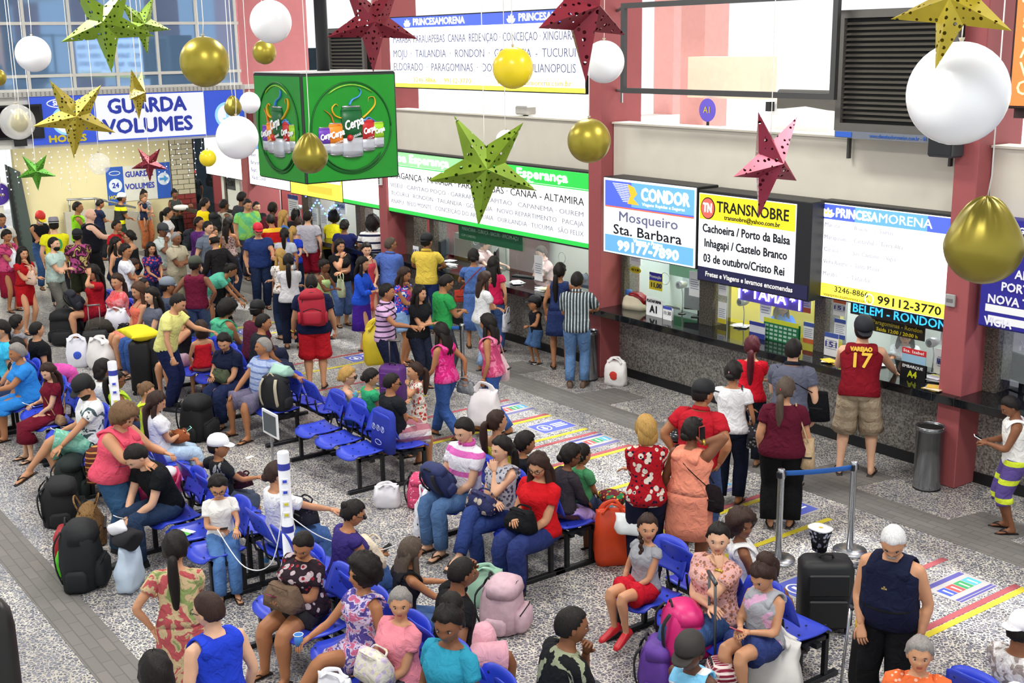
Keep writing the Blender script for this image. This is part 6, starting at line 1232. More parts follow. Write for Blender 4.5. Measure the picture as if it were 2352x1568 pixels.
t = thing('charging_cable', 'white charging cable running down from post to purple top woman', 'cable', (-9.31, 4.38, 0)); b = MB(); b.tube([(0.05, -0.02, 1.0), (0.2, 0.2, 0.8), (0.5, 0.5, 0.7), (0.78, 0.6, 0.82)], 0.005, 5, sub=6); b.build('cord', PAPER, t)
t = thing('sign_frame', 'small white framed notice on a stand near the empty bench', 'notice', (-12.95, 5.9, 0)); b = MB(); b.box(-0.2, 0.2, -0.01, 0.01, 0.5, 0.8); b.build('frame', PAPER, t); b = MB(); b.box(-0.17, 0.17, -0.014, -0.01, 0.53, 0.77); b.build('picture', mat('#5d6468', 0.4), t); b = MB(); b.box(-0.015, 0.015, -0.01, 0.01, 0.01, 0.5); b.box(-0.12, 0.12, -0.1, 0.1, 0.0, 0.012); b.build('stand', STEEL, t)
t = thing('water_bottle', 'small clear water bottle with blue label by the charging post', 'bottle', (-10.554, 4.667, 0.000)); b = MB(); b.loft([((0, 0, z), (r, 0, 0), (0, r, 0)) for z, r in ((0, 0.03), (0.01, 0.034), (0.15, 0.034), (0.19, 0.014), (0.2, 0.014))], 14); b.build('bottle_wall', _cb, t); b = MB(); b.loft([((0, 0, z), (0.035, 0, 0), (0, 0.035, 0)) for z in (0.05, 0.1)], 14, caps=False); b.build('label_band', mat('#5a9ad8', 0.5), t); b = MB(); b.loft([((0, 0, z), (0.016, 0, 0), (0, 0.016, 0)) for z in (0.2, 0.222)], 10); b.build('cap', PAPER, t)
t = thing('rail_post', 'dark round-topped rail post at the lower left corner', 'post', (-3.396, 0.680, 0)); b = MB(); b.loft([((0, 0, z), (r, 0, 0), (0, r, 0)) for z, r in ((0.0, 0.05), (3.525-.09, 0.05), (3.525-.04, 0.043), (3.525-.01, 0.025), (3.525, 0.008))], 20); b.build('post', mat('#191614', 0.35), t)
b = MB(); b.loft([((0, 0, z), (r, 0, 0), (0, r, 0)) for z, r in ((0.0, 0.10), (0.012, 0.10), (0.02, 0.07))], 20); b.build('base_plate', mat('#191614', 0.35), t)
# ================================================================ luggage on the floor
BK = mat('#131417', 0.75, bump=.2)
suitcase((-17.55, 6.02, 0), .46, .82, mat('#111214', .6), 'tall black suitcase under the yellow pillow', 2.5, d=.34)
t = thing('pillow', 'bright yellow pillow lying on the tall black suitcase', 'pillow', (-17.62, 6.02, .86)); b = MB(); b.loft([((x, 0, 0.05), (0, w, 0), (0, 0, hh)) for x, w, hh in ((-.34, .25, .012), (-.27, .21, .07), (-.1, .2, .10), (.1, .2, .10), (.27, .21, .07), (.34, .25, .012))], 20, power=2.5); crumple(b, .02, 5, 3); b.build('pillow_case', mat('#e6d820', .8), t)
suitcase((-19.75, 6.0, 0), .4, .55, mat('#15161a', .6), 'black cabin case with long pull handle by the white bags', 1.2, d=.26, handle=.42, tilt=-.25)
backpack((-21.55, 6.05, 0), .5, .62, BK, 'bulky black bag standing at feet of mint tee man', 1.0, d=.4); backpack((-22.0, 6.45, 0), .42, .5, BK, 'second black bag behind the bulky black one', .4)
plastic_bag((-20.05, 6.5, .44), .42, .38, mat('#e3e2ea', .35), 'white plastic bag piled on the bench by coral tee woman', .6); plastic_bag((-19.35, 5.95, 0), .52, .5, mat('#e6e2e0', .35), 'largest white plastic sack on the floor by bare legs', .3); plastic_bag((-19.75, 5.7, 0), .34, .5, mat('#dddde8', .35), 'white plastic bag with blue spot left of the large sack', 1.2, logo=mat('#3858c8', .5))
backpack((-11.25, 3.08, 0), .44, .66, mat('#16191c', .75, bump=.2), 'big black rucksack standing upright on the floor, lower left', 2.6, d=.34)
plastic_bag((-10.9, 3.42, 0), .36, .5, mat('#c3d4e6', .4), 'pale blue plastic bag stuffed with dark clothes', 2.4, handles=False)
t = thing('clothes_bundle', 'black clothes and white cloth bulging from the pale blue bag', 'clothes', (-10.9, 3.42, .44)); b = MB(); b.ball((0, 0, .08), (.17, .13, .11), 20, 12); crumple(b, .07, 7, 1); b.build('dark_cloth', mat('#17171b', .9), t); b = MB(); b.ball((-.08, -.05, .17), (.10, .08, .05), 16, 10); crumple(b, .05, 9, 4); b.build('white_cloth', mat('#e4e4ea', .9), t)
suitcase((-11.95, 3.15, 0), .34, .34, mat('#a01820', .4), 'small glossy red hard case beside green bag', 2.7, d=.22, wheels=False)
plastic_bag((-11.62, 3.05, 0), .3, .36, mat('#52c41f', .35), 'lime green plastic bag between red case and black rucksack', 2.5, handles=False)
backpack((-13.05, 3.42, 0), .46, .5, BK, 'black rucksack with white stripes near the sandalled foot', 2.8, d=.36); backpack((-13.75, 3.75, 0), .44, .5, mat('#1a2422', .8, bump=.2), 'dark green rucksack under the bench of man in cap', 2.6, d=.3)
handbag((-12.35, 3.5, 0), .55, .36, cloth('#8a6a42', 'sp', '#2a1c12', None, 2.2), 'leopard print holdall with black handles on the floor', 2.8, d=.34)
backpack((-13.3, 3.95, .28), .34, .42, cloth('#5a2a24', 'st', '#c08a4a', '#2a2a30', 1.3), 'red patterned woven rucksack held against the bench end', 2.3, d=.22)
t = thing('open_suitcase', 'pink open suitcase full of folded clothes on the bench', 'suitcase', (-11.95, 4.15, .46), 2.7); b = MB(); 
b.loft([((0, 0, 0), (.3, 0, 0), (0, .2, 0)), ((0, 0, .03), (.32, 0, 0), (0, .22, 0)), ((0, 0, .2), (.32, 0, 0), (0, .22, 0)), ((0, 0, .2), (.29, 0, 0), (0, .19, 0)), ((0, 0, .1), (.28, 0, 0), (0, .18, 0))], 24, power=5); b.build('suitcase_base', mat('#c42a68', .4), t)
b = MB(); b.loft([((0, .24, .18), (.32, 0, 0), (0, .01, .0)), ((0, .30, .34), (.33, 0, 0), (0, .05, 0)), ((0, .38, .56), (.3, 0, 0), (0, .04, 0)), ((0, .4, .6), (.2, 0, 0), (0, .02, 0))], 24, power=4); b.build('suitcase_lid', mat('#d06a94', .5), t)
for _k, (c, x, y) in enumerate((('#8fa8d0', -.12, 0), ('#26305a', .1, .06), ('#d8d4d8', .14, -.08), ('#9ac43a', -.2, .09))): b = MB(); b.ball((x, y, .19), (.12, .09, .06), 12, 8); crumple(b, .03, 8, _k); b.build('folded_cloth', mat(c, .9), t)
backpack((-14.1, 6.52, .46), .4, .46, mat('#1e1f22', .8, bump=.2), 'black and grey rucksack on the bench beside grey-haired man', 3.6, c2=mat('#b9b098', .7), d=.26)
plastic_bag((-14.1, 6.62, .88), .34, .14, mat('#9cc4b4', .4), 'pale green plastic packet on top of the black rucksack', .3, handles=False)
backpack((-14.9, 5.75, 0), .44, .6, BK, 'soft black rucksack on the floor at the feet of navy polo woman', 2.2, d=.36)
backpack((-8.05, 5.75, 0), .42, .48, mat('#c8a9b4', .7, var=.25, scale=16, bump=.3), 'pale pink patterned rucksack on the floor by red blouse woman', 2.2, d=.34)
plastic_bag((-8.5, 5.9, 0), .34, .36, mat('#8fb8a0', .4), 'pale green plastic bag behind the pink patterned rucksack', .8)
plastic_bag((-10.25, 6.35, 0), .4, .5, cloth('#e4e6ee', 'sp', '#2a2c34', None, .5), 'white shopping bag with black palm trees on the floor', 2.4)
plastic_bag((-8.482, 7.418, 0.000), .36, .6, mat('#dc4a22', .35), 'tall orange-red carrier bag at end of bench', .9); t = thing('clothes_bundle', 'patterned and light blue clothes on top of orange bag', 'clothes', (-8.683, 7.590, 0.540)); b = MB(); b.ball((0, 0, .05), (.15, .12, .08), 14, 9); crumple(b, .03, 8, 1); b.build('dark_cloth', cloth('#6a2430', 'fl', '#2f7a4a', '#d8a040'), t); b = MB(); b.ball((.03, -.1, -.02), (.08, .03, .06), 10, 7); b.build('blue_cloth', mat('#7cc0d8', .9), t)
plastic_bag((-8.1, 7.35, .46), .36, .2, mat('#dfe6e6', .35), 'white and turquoise plastic bag on lap side of lilac skirt', .5, handles=False)
backpack((-11.05, 6.75, 0.0), .34, .36, cloth('#c84a70', 'sp', '#e8b8c4', None, 1.4), 'pink child rucksack with rows of faces by the bench foot', 2.4, d=.2); plastic_bag((-11.2, 6.45, 0), .3, .26, mat('#d8d6dc', .4), 'crumpled white plastic bag under the folded-arms man', 1.0)
plastic_bag((-13.35, 11.72, 0), .34, .4, mat('#e6e2e0', .4), 'white carrier bag with red round logo standing by middle column', .4, logo=mat('#c8342c', .5))
plastic_bag((-7.35, 5.0, 0), .4, .2, mat('#1f5a34', .6), 'dark green cloth bag under the bench by pink shorts man', .5, handles=False)
suitcase((-6.3, 7.95, 0), .46, .66, mat('#17191c', .55), 'black suitcase standing behind the girl in grey tank', .9, d=.3)
t = thing('drink_bag', 'black and white patterned cup bag standing on the black suitcase', 'cup', (-6.38, 7.95, .70)); b = MB(); b.loft([((0, 0, z), (r, 0, 0), (0, r*.8, 0)) for z, r in ((0, .06), (.12, .08), (.2, .10))], 16, power=3); b.build('bag_wall', cloth('#1b1b20', 'fl', '#8a8c9a', None, 1.6), t); b = MB(); b.loft([((0, 0, z), (r, 0, 0), (0, r*.8, 0)) for z, r in ((.2, .104), (.215, .106))], 16, power=3); b.build('rim', PAPER, t); b = MB(); b.ball((0, 0, .205), (.05, .035, .012), 10, 6); crumple(b, .01, 20, 1); b.build('snack_filling', mat('#b89a30', .6), t)
backpack((-6.326, 6.255, 0.280), .42, .46, mat('#cc2470', .4, bump=.2), 'bright pink school rucksack with butterfly on a trolley', 2.6, d=.3)
t = thing('trolley_frame', 'steel trolley frame with long handle carrying the pink rucksack', 'trolley', (-6.230, 6.145, 0.000), 2.6); b = MB()
for s in (-.09, .09): b.tube([(s, -.26, .06), (s, -.24, 1.0)], .011, 7)
b.tube([(-.11, -.24, 1.0), (.11, -.24, 1.0)], .018, 8); b.build('pull_handle', mat('#5a5c60', .35, metal=.7), t); b = MB(); b.box(-.18, .18, -.28, .12, .04, .07); b.build('base_frame', DARKM, t)
for s in (-.17, .17): b = MB(); b.tube([(s-.012, -.26, .035), (s+.012, -.26, .035)], .035, 14); b.build('wheel', BLACK, t)
backpack((-6.412, 6.073, 0.000), .38, .46, mat('#5a3590', .6, var=.3, scale=8, bump=.3), 'purple and blue rucksack leaning under the pink one', 2.2, d=.26)
backpack((-5.860, 6.201, 0.000), .34, .46, cloth('#7c2438', 'ck', '#d8c8c4', None, 2.2), 'red and white checked trolley bag behind boy in cap', 2.6, d=.24)
plastic_bag((*(-5.794, 6.703), 0), .48, .55, mat('#e4e2de', .35), 'big knotted white plastic bag at feet of girl with phone', .5)
plastic_bag((-7.15, 3.62, .36), .3, .3, mat('#e8e8ee', .35), 'white plastic bag in front of the elderly woman in pink', .5)
plastic_bag((-15.75, 9.05, .28), .5, .62, mat('#dcc52c', .4), 'large yellow carrier bag held by man in lilac stripes', 1.0, hang=True)
t = thing('snack_packet', 'crumpled yellow and blue snack packet on floor by counter', 'litter', (-7.95, 11.95, 0)); b = MB(); b.loft([((-.12, 0, .02), (0, .07, 0), (0, 0, .003)), ((-.05, 0, .05), (0, .08, 0), (0, 0, .04)), ((.06, 0, .05), (0, .08, 0), (0, 0, .035)), ((.13, 0, .03), (0, .09, 0), (0, 0, .003))], 14); crumple(b, .02, 12, 2); b.v = [(x, y, max(z, .002)) for x, y, z in b.v]; b.build('wrapper', cloth('#dcb838', 'pr', '#5a9ac8', '#e8e4dc', 1.5), t)
for x, y, lb in ((-15.1, 11.5, 'white scrap of paper on floor below the counter'), (-13.75, 5.95, 'white paper scrap by the bench foot'), (-13.6, 11.9, 'tiny paper scrap near the white carrier bag')):
    t = thing('paper_scrap', lb, 'litter', (x, y, 0), x); b = MB(); b.box(-.06, .06, -.03, .03, .001, .004); b.build('paper', PAPER, t)
t = thing('leaflet', 'green and white leaflet on the empty seat beside woman in white', 'leaflet', (-10.85, 3.98, .443), .4); b = MB(); b.box(-.08, .08, -.06, .06, 0, .004); b.build('paper', PAPER, t); b = MB(); b.box(-.08, .08, -.06, 0, .004, .005); b.build('green_print', mat('#58b848', .6), t)
t = thing('dark_rod', 'black tube lying on the floor by the pink shorts man', 'tube', (-6.3, 4.72, 0), .2); b = MB(); b.tube([(-.35, 0, .03), (.35, 0, .03)], .028, 12); b.build('tube', BLACK, t); b = MB(); b.tube([(.35, 0, .03), (.37, 0, .03)], .03, 12); b.build('end_cap', DARKM, t)
# crutch and umbrella of the white-haired man
t = thing('crutch', 'grey forearm crutch held by the white-haired man', 'crutch', (*(-5.460, 7.131), 0)); b = MB(); b.tube([(0, 0, .02), (.03, .04, .78)], .012, 8); b.build('tube', STEEL, t); b = MB(); b.tube([(.03, .04, .76), (.07, .09, 1.08)], [.02, .028], 8); b.tube([(.07+.05*cos(a), .09+.05*sin(a), 1.1) for a in [q*.5 for q in range(10)]], .013, 6); b.build('forearm_cuff', mat('#4a4e56', .5), t); b = MB(); b.tube([(.03, .04, .78), (.09, -.02, .79)], .016, 8); b.build('hand_grip', mat('#2a2c30', .6), t); b = MB(); b.tube([(0, 0, 0), (0, 0, .04)], .018, 8); b.build('rubber_tip', BLACK, t)
t = thing('umbrella', 'folded black umbrella with yellow band and purple strap', 'umbrella', (*(-5.307, 7.117), 0)); b = MB(); b.tube([(0, 0, .05), (0, 0, .25), (0, 0, .62)], [.015, .06, .04], 10, sub=2); b.build('canopy', mat('#0e0e11', .8), t); b = MB(); b.tube([(0, 0, .62), (0, 0, .72)], .028, 10); b.build('yellow_band', mat('#c8a22c', .5), t); b = MB(); b.tube([(.02, 0, .7), (.07, .05, .5), (.06, .06, .3), (.01, 0, .32)], .009, 5, sub=3); b.build('wrist_strap', mat('#7a2450', .7), t)
# the baby and the helmet
t = thing('baby', 'baby in white wrap held by the woman in grey vest', 'person', (-29.98, 11.62, 1.05), 1.0); b = MB(); b.loft([((x, 0, .05), (0, .07*w, 0), (0, 0, .07*w)) for x, w in ((-.22, .4), (-.15, .9), (0, 1.1), (.12, .9), (.17, .6))], 16); b.build('white_wrap', mat('#e6e6e2', .8), t); b = MB(); b.ball((.22, 0, .08), (.065, .06, .065), 16, 12); b.ball((.24, -.055, .075), (.012, .012, .012), 6, 5); b.ball((.20, -.058, .075), (.008, .006, .006), 6, 5, 1); b.ball((.245, -.052, .10), (.008, .006, .006), 6, 5, 1); b.build('body', [SKIN['d'], EYED], t)
t = thing('helmet', 'black motorcycle helmet with red stripe carried by man in red polo', 'helmet', (-8.775, 8.620, 1.000)); b = MB(); b.ball((0, 0, 0), (.13, .15, .13), 22, 14); b.build('helmet_shell', mat('#15161a', .2), t); b = MB(); b.ball((.0, -.06, .01), (.12, .11, .06), 16, 8); b.build('visor', mat('#3a3f44', .1), t); b = MB(); b.tube([(.132*cos(a*pi/8), .152*sin(a*pi/8), -.05) for a in range(17)], .008, 5); b.build('red_trim', mat('#c8342c', .5), t)
# ================================================================ things on and behind the counter
def desk_fan(x, y, lb, h=.42):
    t = thing('webcam', lb, 'camera', (x, y, 1.1)); b = MB(); b.tube([(0, 0, .01), (.01, 0, h*.6), (0, -.02, h)], .008, 6, sub=2); b.build('stem', STEEL, t); b = MB(); b.tube([(0, -.09, h+.02), (0, -.02, h+.02), (0, .06, h+.02)], [.055, .06, .045], 16); b.build('camera_head', mat('#a9acb0', .3, metal=.7), t); b = MB(); b.tube([(0, -.095, h+.02), (0, -.089, h+.02)], [.03, .035], 14); b.build('lens', BLACK, t); b = MB(); b.loft([((0, 0, 0), (.06, 0, 0), (0, .06, 0)), ((0, 0, .012), (.055, 0, 0), (0, .055, 0))], 16); b.build('foot', DARKM, t)
desk_fan(-12.72, 12.45, 'round-headed camera on a thin stem in the white booth'); desk_fan(-11.5, 12.45, 'round-headed camera on a stem in the yellow booth', .36); desk_fan(-8.42, 12.42, 'grey round camera behind the A4 card', .36); desk_fan(-24.9, 12.4, 'round camera head in the far booth', .4); desk_fan(-27.9, 12.4, 'round camera head in the farthest booth', .4)
def monitor(x, y, rz, lb, z=1.1):
    t = thing('monitor', lb, 'monitor', (x, y, z), rz); b = MB(); b.box(-.24, .24, -.02, .02, .1, .42, bev=.008); b.build('casing', BLACK, t); b = MB(); b.box(-.22, .22, -.024, -.02, .12, .4); b.build('screen', mat('#2a3038', .15), t); b = MB(); b.box(-.03, .03, -.01, .02, .01, .12); b.box(-.11, .11, -.08, .08, 0, .012); b.build('stand', BLACK, t)
monitor(-18.8, 12.25, 2.2, 'black monitor beside the man in yellow polo'); monitor(-17.2, 12.3, 2.4, 'black monitor between the two pink-shirted clerks'); monitor(-12.4, 12.5, 3.6, 'dark monitor at right side of the white booth'); monitor(-7.3, 12.5, 2.8, 'black monitor in the blue booth at the right edge')
t = thing('ticket_printer', 'cream and red ticket printer on the counter in the white booth', 'printer', (-13.45, 12.2, 1.1), .3); b = MB(); b.loft([((0, 0, 0), (.2, 0, 0), (0, .14, 0)), ((0, 0, .08), (.2, 0, 0), (0, .14, 0)), ((-.03, 0, .17), (.15, 0, 0), (0, .12, 0)), ((-.05, 0, .2), (.09, 0, 0), (0, .1, 0))], 20, power=4); b.build('body_shell', mat('#e2d8bc', .4), t)
b = MB(); b.loft([((.05, 0, .09), (.16, 0, 0), (0, .1, 0)), ((.02, 0, .19), (.13, 0, 0), (0, .1, 0)), ((-.01, 0, .24), (.08, 0, 0), (0, .08, 0))], 20, power=4); b.build('red_cover', mat('#8a121c', .25), t); b = MB(); b.tube([(-.13, 0, .2), (-.13, 0, .27)], .05, 12); b.build('blue_roll', mat('#3a6ab0', .5), t); b = MB(); b.box(.1, .2, -.05, .05, .06, .14); b.build('paper_mouth', BLACK, t)
t = thing('office_chair', 'black rounded chair back behind the A1 card', 'chair', (-13.5, 13.0, .02)); b = MB(); b.loft([((0, 0, .55), (.22, 0, 0), (0, .04, 0)), ((0, 0, .8), (.25, 0, 0), (0, .05, 0)), ((0, 0, .98), (.16, 0, 0), (0, .04, 0))], 20, power=3); b.build('backrest', mat('#24282c', .7), t); b = MB(); b.box(-.22, .22, -.4, .02, .4, .46, bev=.02); b.build('seat', mat('#24282c', .7), t); b = MB(); b.tube([(0, -.2, .05), (0, -.2, .4)], .03, 8); b.box(-.25, .25, -.22, -.18, .0, .04); b.box(-.02, .02, -.45, .05, .0, .04); b.build('base', BLACK, t)
t = thing('wall_socket_frame', 'small square framed notice on the white booth wall', 'notice', (-14.0+.9, 13.58, .95)); b = MB(); b.box(-.14, .14, -.02, 0, 0, .3); b.build('frame', mat('#b9a184', .6), t); b = MB(); b.box(-.115, .115, -.024, -.02, .025, .275); b.build('sheet', PAPER, t)
def papers(x, y, n, lb, cs=('#eef0f2',), z=1.1):
    t = thing('paper_pile', lb, 'papers', (x, y, z)); r = random.Random(int(x*100))
    for k in range(n):
        b = MB(); b.box(-.1, .1, -.07, .07, k*.008, k*.008+.006); o = b.build('sheet', mat(cs[k % len(cs)], .8, var=.02), t); o.rotation_euler = (0, 0, r.uniform(-.6, .6)); o.location = (r.uniform(-.06, .06), r.uniform(-.04, .04), 0)
papers(-18.36, 12.1, 5, 'stack of white ticket books beside first pink-shirted clerk'); papers(-18.75, 12.3, 4, 'loose papers near the yellow polo man'); papers(-16.2, 12.0, 5, 'pile of white papers before the typing clerk'); papers(-15.5, 12.0, 4, 'pale yellow and white forms at the right end of green booth', ('#eef0f2', '#ece6b0')); papers(-17.0, 12.05, 3, 'white slips between the clerks')
papers(-9.46, 11.88, 4, 'colourful magazines on the counter left of basketball vest man', ('#d8b83a', '#c84a4a', '#e8e0c8')); papers(-8.15, 12.15, 6, 'muddle of white and yellow papers by the right column', ('#eef0f2', '#e6e07a', '#d8d8e0')); papers(-7.98, 11.82, 4, 'stack of coloured magazines against the right column', ('#c8a03a', '#3a4a9a', '#d8c8a8')); papers(-11.6, 12.5, 4, 'loose papers on the counter in yellow booth', ('#eef0f2', '#b9b9c4')); papers(-9.0, 12.25, 3, 'sheets in front of the right booth clerk')
t = thing('keyboard', 'black keyboard under the hands of typing clerk', 'keyboard', (-16.6, 12.45, 1.1), .3); b = MB(); b.box(-.22, .22, -.07, .07, 0, .02, bev=.005); b.build('keyboard_base', BLACK, t); b = MB()
for i in range(12):
    for j in range(4): b.box(-.205+i*.035, -.178+i*.035, -.058+j*.03, -.035+j*.03, .02, .025)
b.build('keys', DARKM, t)
t = thing('price_table', 'green price grid board with yellow header in the yellow booth', 'notice', (-10.6, 12.2, 1.1)); b = MB(); b.box(-.3, .3, 0, .008, 0, .24); b.build('board', mat('#1f7a4a', .5), t); b = MB(); b.box(-.3, .3, -.002, 0, .24, .3); b.build('header_band', mat('#d8e03a', .5), t); b = MB()
for i in range(7):
    for j in range(4): b.box(-.27+i*.08, -.215+i*.08, -.003, 0, .02+j*.055, .05+j*.055)
b.build('price_cells', mat('#b8dcc8', .6), t); b = MB(); b.box(-.28, .28, .06, .065, 0, .26); b.build('back_stay', mat('#1f7a4a', .5), t)
t = thing('price_board', 'blue and white price board left of the green grid board', 'notice', (-10.97, 12.15, 1.1)); b = MB(); b.box(-.14, .14, 0, .008, 0, .22); b.build('board', mat('#e6e8f0', .5), t); b = MB(); b.box(-.14, .14, -.003, 0, .0, .07); b.box(-.14, .14, -.003, 0, .17, .22); b.build('blue_bands', mat('#34409a', .5), t); b = MB(); b.box(-.12, .12, .06, .065, 0, .2); b.build('back_stay', PAPER, t)
t = thing('led_garland', 'purple-white LED word sign hanging under the TRANSNOBRE box', 'lamp', (-10.65, 12.0, 1.7)); 
text('* TAMA *', (-10.65, 11.99, 1.74), .2, emis('#cfc4ff', 4.0), t, fit=.9, bold=.004); b = MB(); b.box(-.55, .55, .01, .04, -.08, .16); b.build('sign_board', mat('#6a5ac8', .5), t)
for x in (-.52, .52): b = MB(); b.box(x-.012, x+.012, -.01, .0, -.06, .13); b.build('light_bar', emis('#e0d8ff', 4.0), t)
t = thing('blue_curtain', 'turquoise cloth hanging at the right of yellow booth', 'curtain', (-10.35, 12.9, .02)); b = MB(); pts = [(-.12+i*.02, .025*sin(i*1.5)) for i in range(13)]; b.prism(pts + [(x, y+.012) for x, y in reversed(pts)], 0, 1.75, ax='z'); b.build('cloth', mat('#2a9cc8', .8), t)
t = thing('wall_cabinet', 'dark red-brown door panel in the back of the green booth', 'panel', (-17.9, 13.56, .02)); b = MB(); b.box(-.6, .6, -.03, 0, 0, 2.0); b.build('door_panel', mat('#6a4a44', .6), t); b = MB(); b.ball((.45, -.05, .9), .03, 8, 6); b.build('knob', STEEL, t)
t = thing('glass_cabinet', 'pale glass-fronted cabinet behind the first pink-shirted clerk', 'cabinet', (-19.3, 13.25, .02)); b = MB(); b.box(-.65, .65, -.01, .3, 0, 1.4); b.build('cabinet_box', mat('#a8aca0', .6), t); b = MB(); b.box(-.6, -.02, -.03, -.01, .1, 1.3); b.build('door', mat('#6f6a3c', .3), t); b = MB(); b.box(.02, .6, -.03, -.01, .1, 1.3); b.build('door', mat('#7d8078', .3), t)
backpack((-16.0, 13.3, .72), .26, .4, mat('#3a4454', .7), 'grey rucksack hanging on the wall behind typing clerk', 0)
t = thing('backpack_hook', 'dark wall shelf behind the clerks carrying the rucksack', 'shelf', (-16.0, 13.3, .3)); b = MB(); b.box(-.2, .2, -.15, .15, .36, .4); b.box(-.18, -.15, -.1, .1, -.28, .36); b.box(.15, .18, -.1, .1, -.28, .36); b.build('shelf_frame', DARKM, t)
t = thing('folding_chair', 'dark frame chair stacked behind the middle of green booth', 'chair', (-18.2, 13.2, .02)); b = MB(); b.box(-.2, .2, -.2, .2, .4, .44); b.build('seat', DARKM, t); b = MB(); b.box(-.2, .2, .18, .21, .6, .85); b.build('backrest', DARKM, t)
for sx in (-.18, .18):
    for sy in (-.18, .19): b = MB(); b.tube([(sx, sy, 0), (sx, sy, .42 if sy < 0 else .85)], .012, 6); b.build('leg', STEEL, t)
# ================================================================ balloons (position, diameter)
for p, d, k, lb in (((-3.137, 4.677, 4.770), .425, 'white', 'largest white balloon hanging at the upper right'), ((-3.182, 5.028, 4.076), .36, 'foil', 'big wrinkled gold foil balloon at right edge'), ((-6.984, 5.853, 4.305), .32, 'gold', 'round gold balloon before the middle column'), ((-7.415, 5.483, 4.835), .30, 'yellow', 'shiny yellow balloon over upper destination sign'),
    ((-7.414, 6.365, 4.861), .32, 'white', 'white balloon on the middle column beside red star'), ((-9.798, 7.147, 4.090), .20, 'white', 'small white balloon peeping behind the large green star'), ((-8.775, 3.660, 4.912), .36, 'gold', 'large round gold balloon before the blue glazing'), ((-12.315, 5.814, 4.963), .25, 'gold', 'small gold balloon below the big white one'),
    ((-9.487, 4.553, 5.214), .34, 'white', 'big white balloon at the top left of black pole'), ((-12.716, 3.535, 4.983), .34, 'white', 'white balloon near the upper left corner'), ((-10.426, 4.607, 4.225), .38, 'white', 'large white balloon left of the green cube'), ((-13.255, 6.040, 4.400), .24, 'white', 'small white balloon partly behind the green cube'),
    ((-11.453, 5.037, 4.446), .18, 'foil', 'small gold foil balloon over the blue arrow'), ((-8.642, 4.413, 4.187), .28, 'foil', 'gold foil balloon in front of the green cube corner'), ((-11.629, 3.033, 4.392), .31, 'clear', 'clear balloon around a gold one at the left edge'), ((-11.824, 3.105, 4.365), .22, 'foil', 'gold foil balloon seen inside the clear one'),
    ((-13.145, 4.219, 3.835), .23, 'clear', 'faint transparent balloon among the fairy lights'), ((-15.347, 6.348, 3.617), .22, 'yellow', 'small yellow balloon by the brick pier'), ((-10.736, 2.681, 4.803), .14, 'gold', 'gold balloon cut by the left edge')): balloon(p, d, k, lb)
# ================================================================ stars
for p, R, k, lb, sp, yw, pt in (((-6.749, 4.738, 4.201), .40, 'green', 'large holographic green pierced star in the centre', .12, .15, .0), ((-8.847, 2.978, 5.186), .34, 'green', 'dark green pierced star at the upper left', -.05, -.2, .1), ((-10.619, 3.883, 5.223), .26, 'green', 'light green pierced star right of the dark green one', -.12, .35, 0),
    ((-9.064, 2.766, 4.544), .30, 'gold', 'large gold pierced star over the blue sign', .12, .1, .05), ((-10.031, 3.587, 4.668), .22, 'gold', 'gold star turned edge-on near GUARDA lettering', .1, 1.25, 0), ((-13.530, 3.666, 3.769), .21, 'lime', 'small green star in front of the yellow wall', .0, 0, 0), ((-12.828, 4.649, 3.832), .20, 'red', 'small dark red star over the wall sign', .05, -.1, 0),
    ((-8.092, 4.699, 5.175), .36, 'red', 'dark red pierced star beside the black pole', .03, .2, .05), ((-4.793, 3.975, 5.168), .36, 'red', 'big dark red star pointing down at top centre', .05, .9, .1), ((-5.207, 5.827, 4.273), .36, 'pink', 'dark pink pierced star before the TRANSNOBRE sign', .12, .95, -.1), ((-2.964, 4.363, 5.126), .26, 'gold', 'gold pierced star above the largest white balloon', .12, -.35, .35)):
    star(p, R, k, lb, sp, yw, pt)

suitcase((-14.55, 8.55, 0), .36, .6, mat('#5a2a78', .5), 'purple suitcase with grey pull handle behind the man with folded arms', .6, handle=.34)

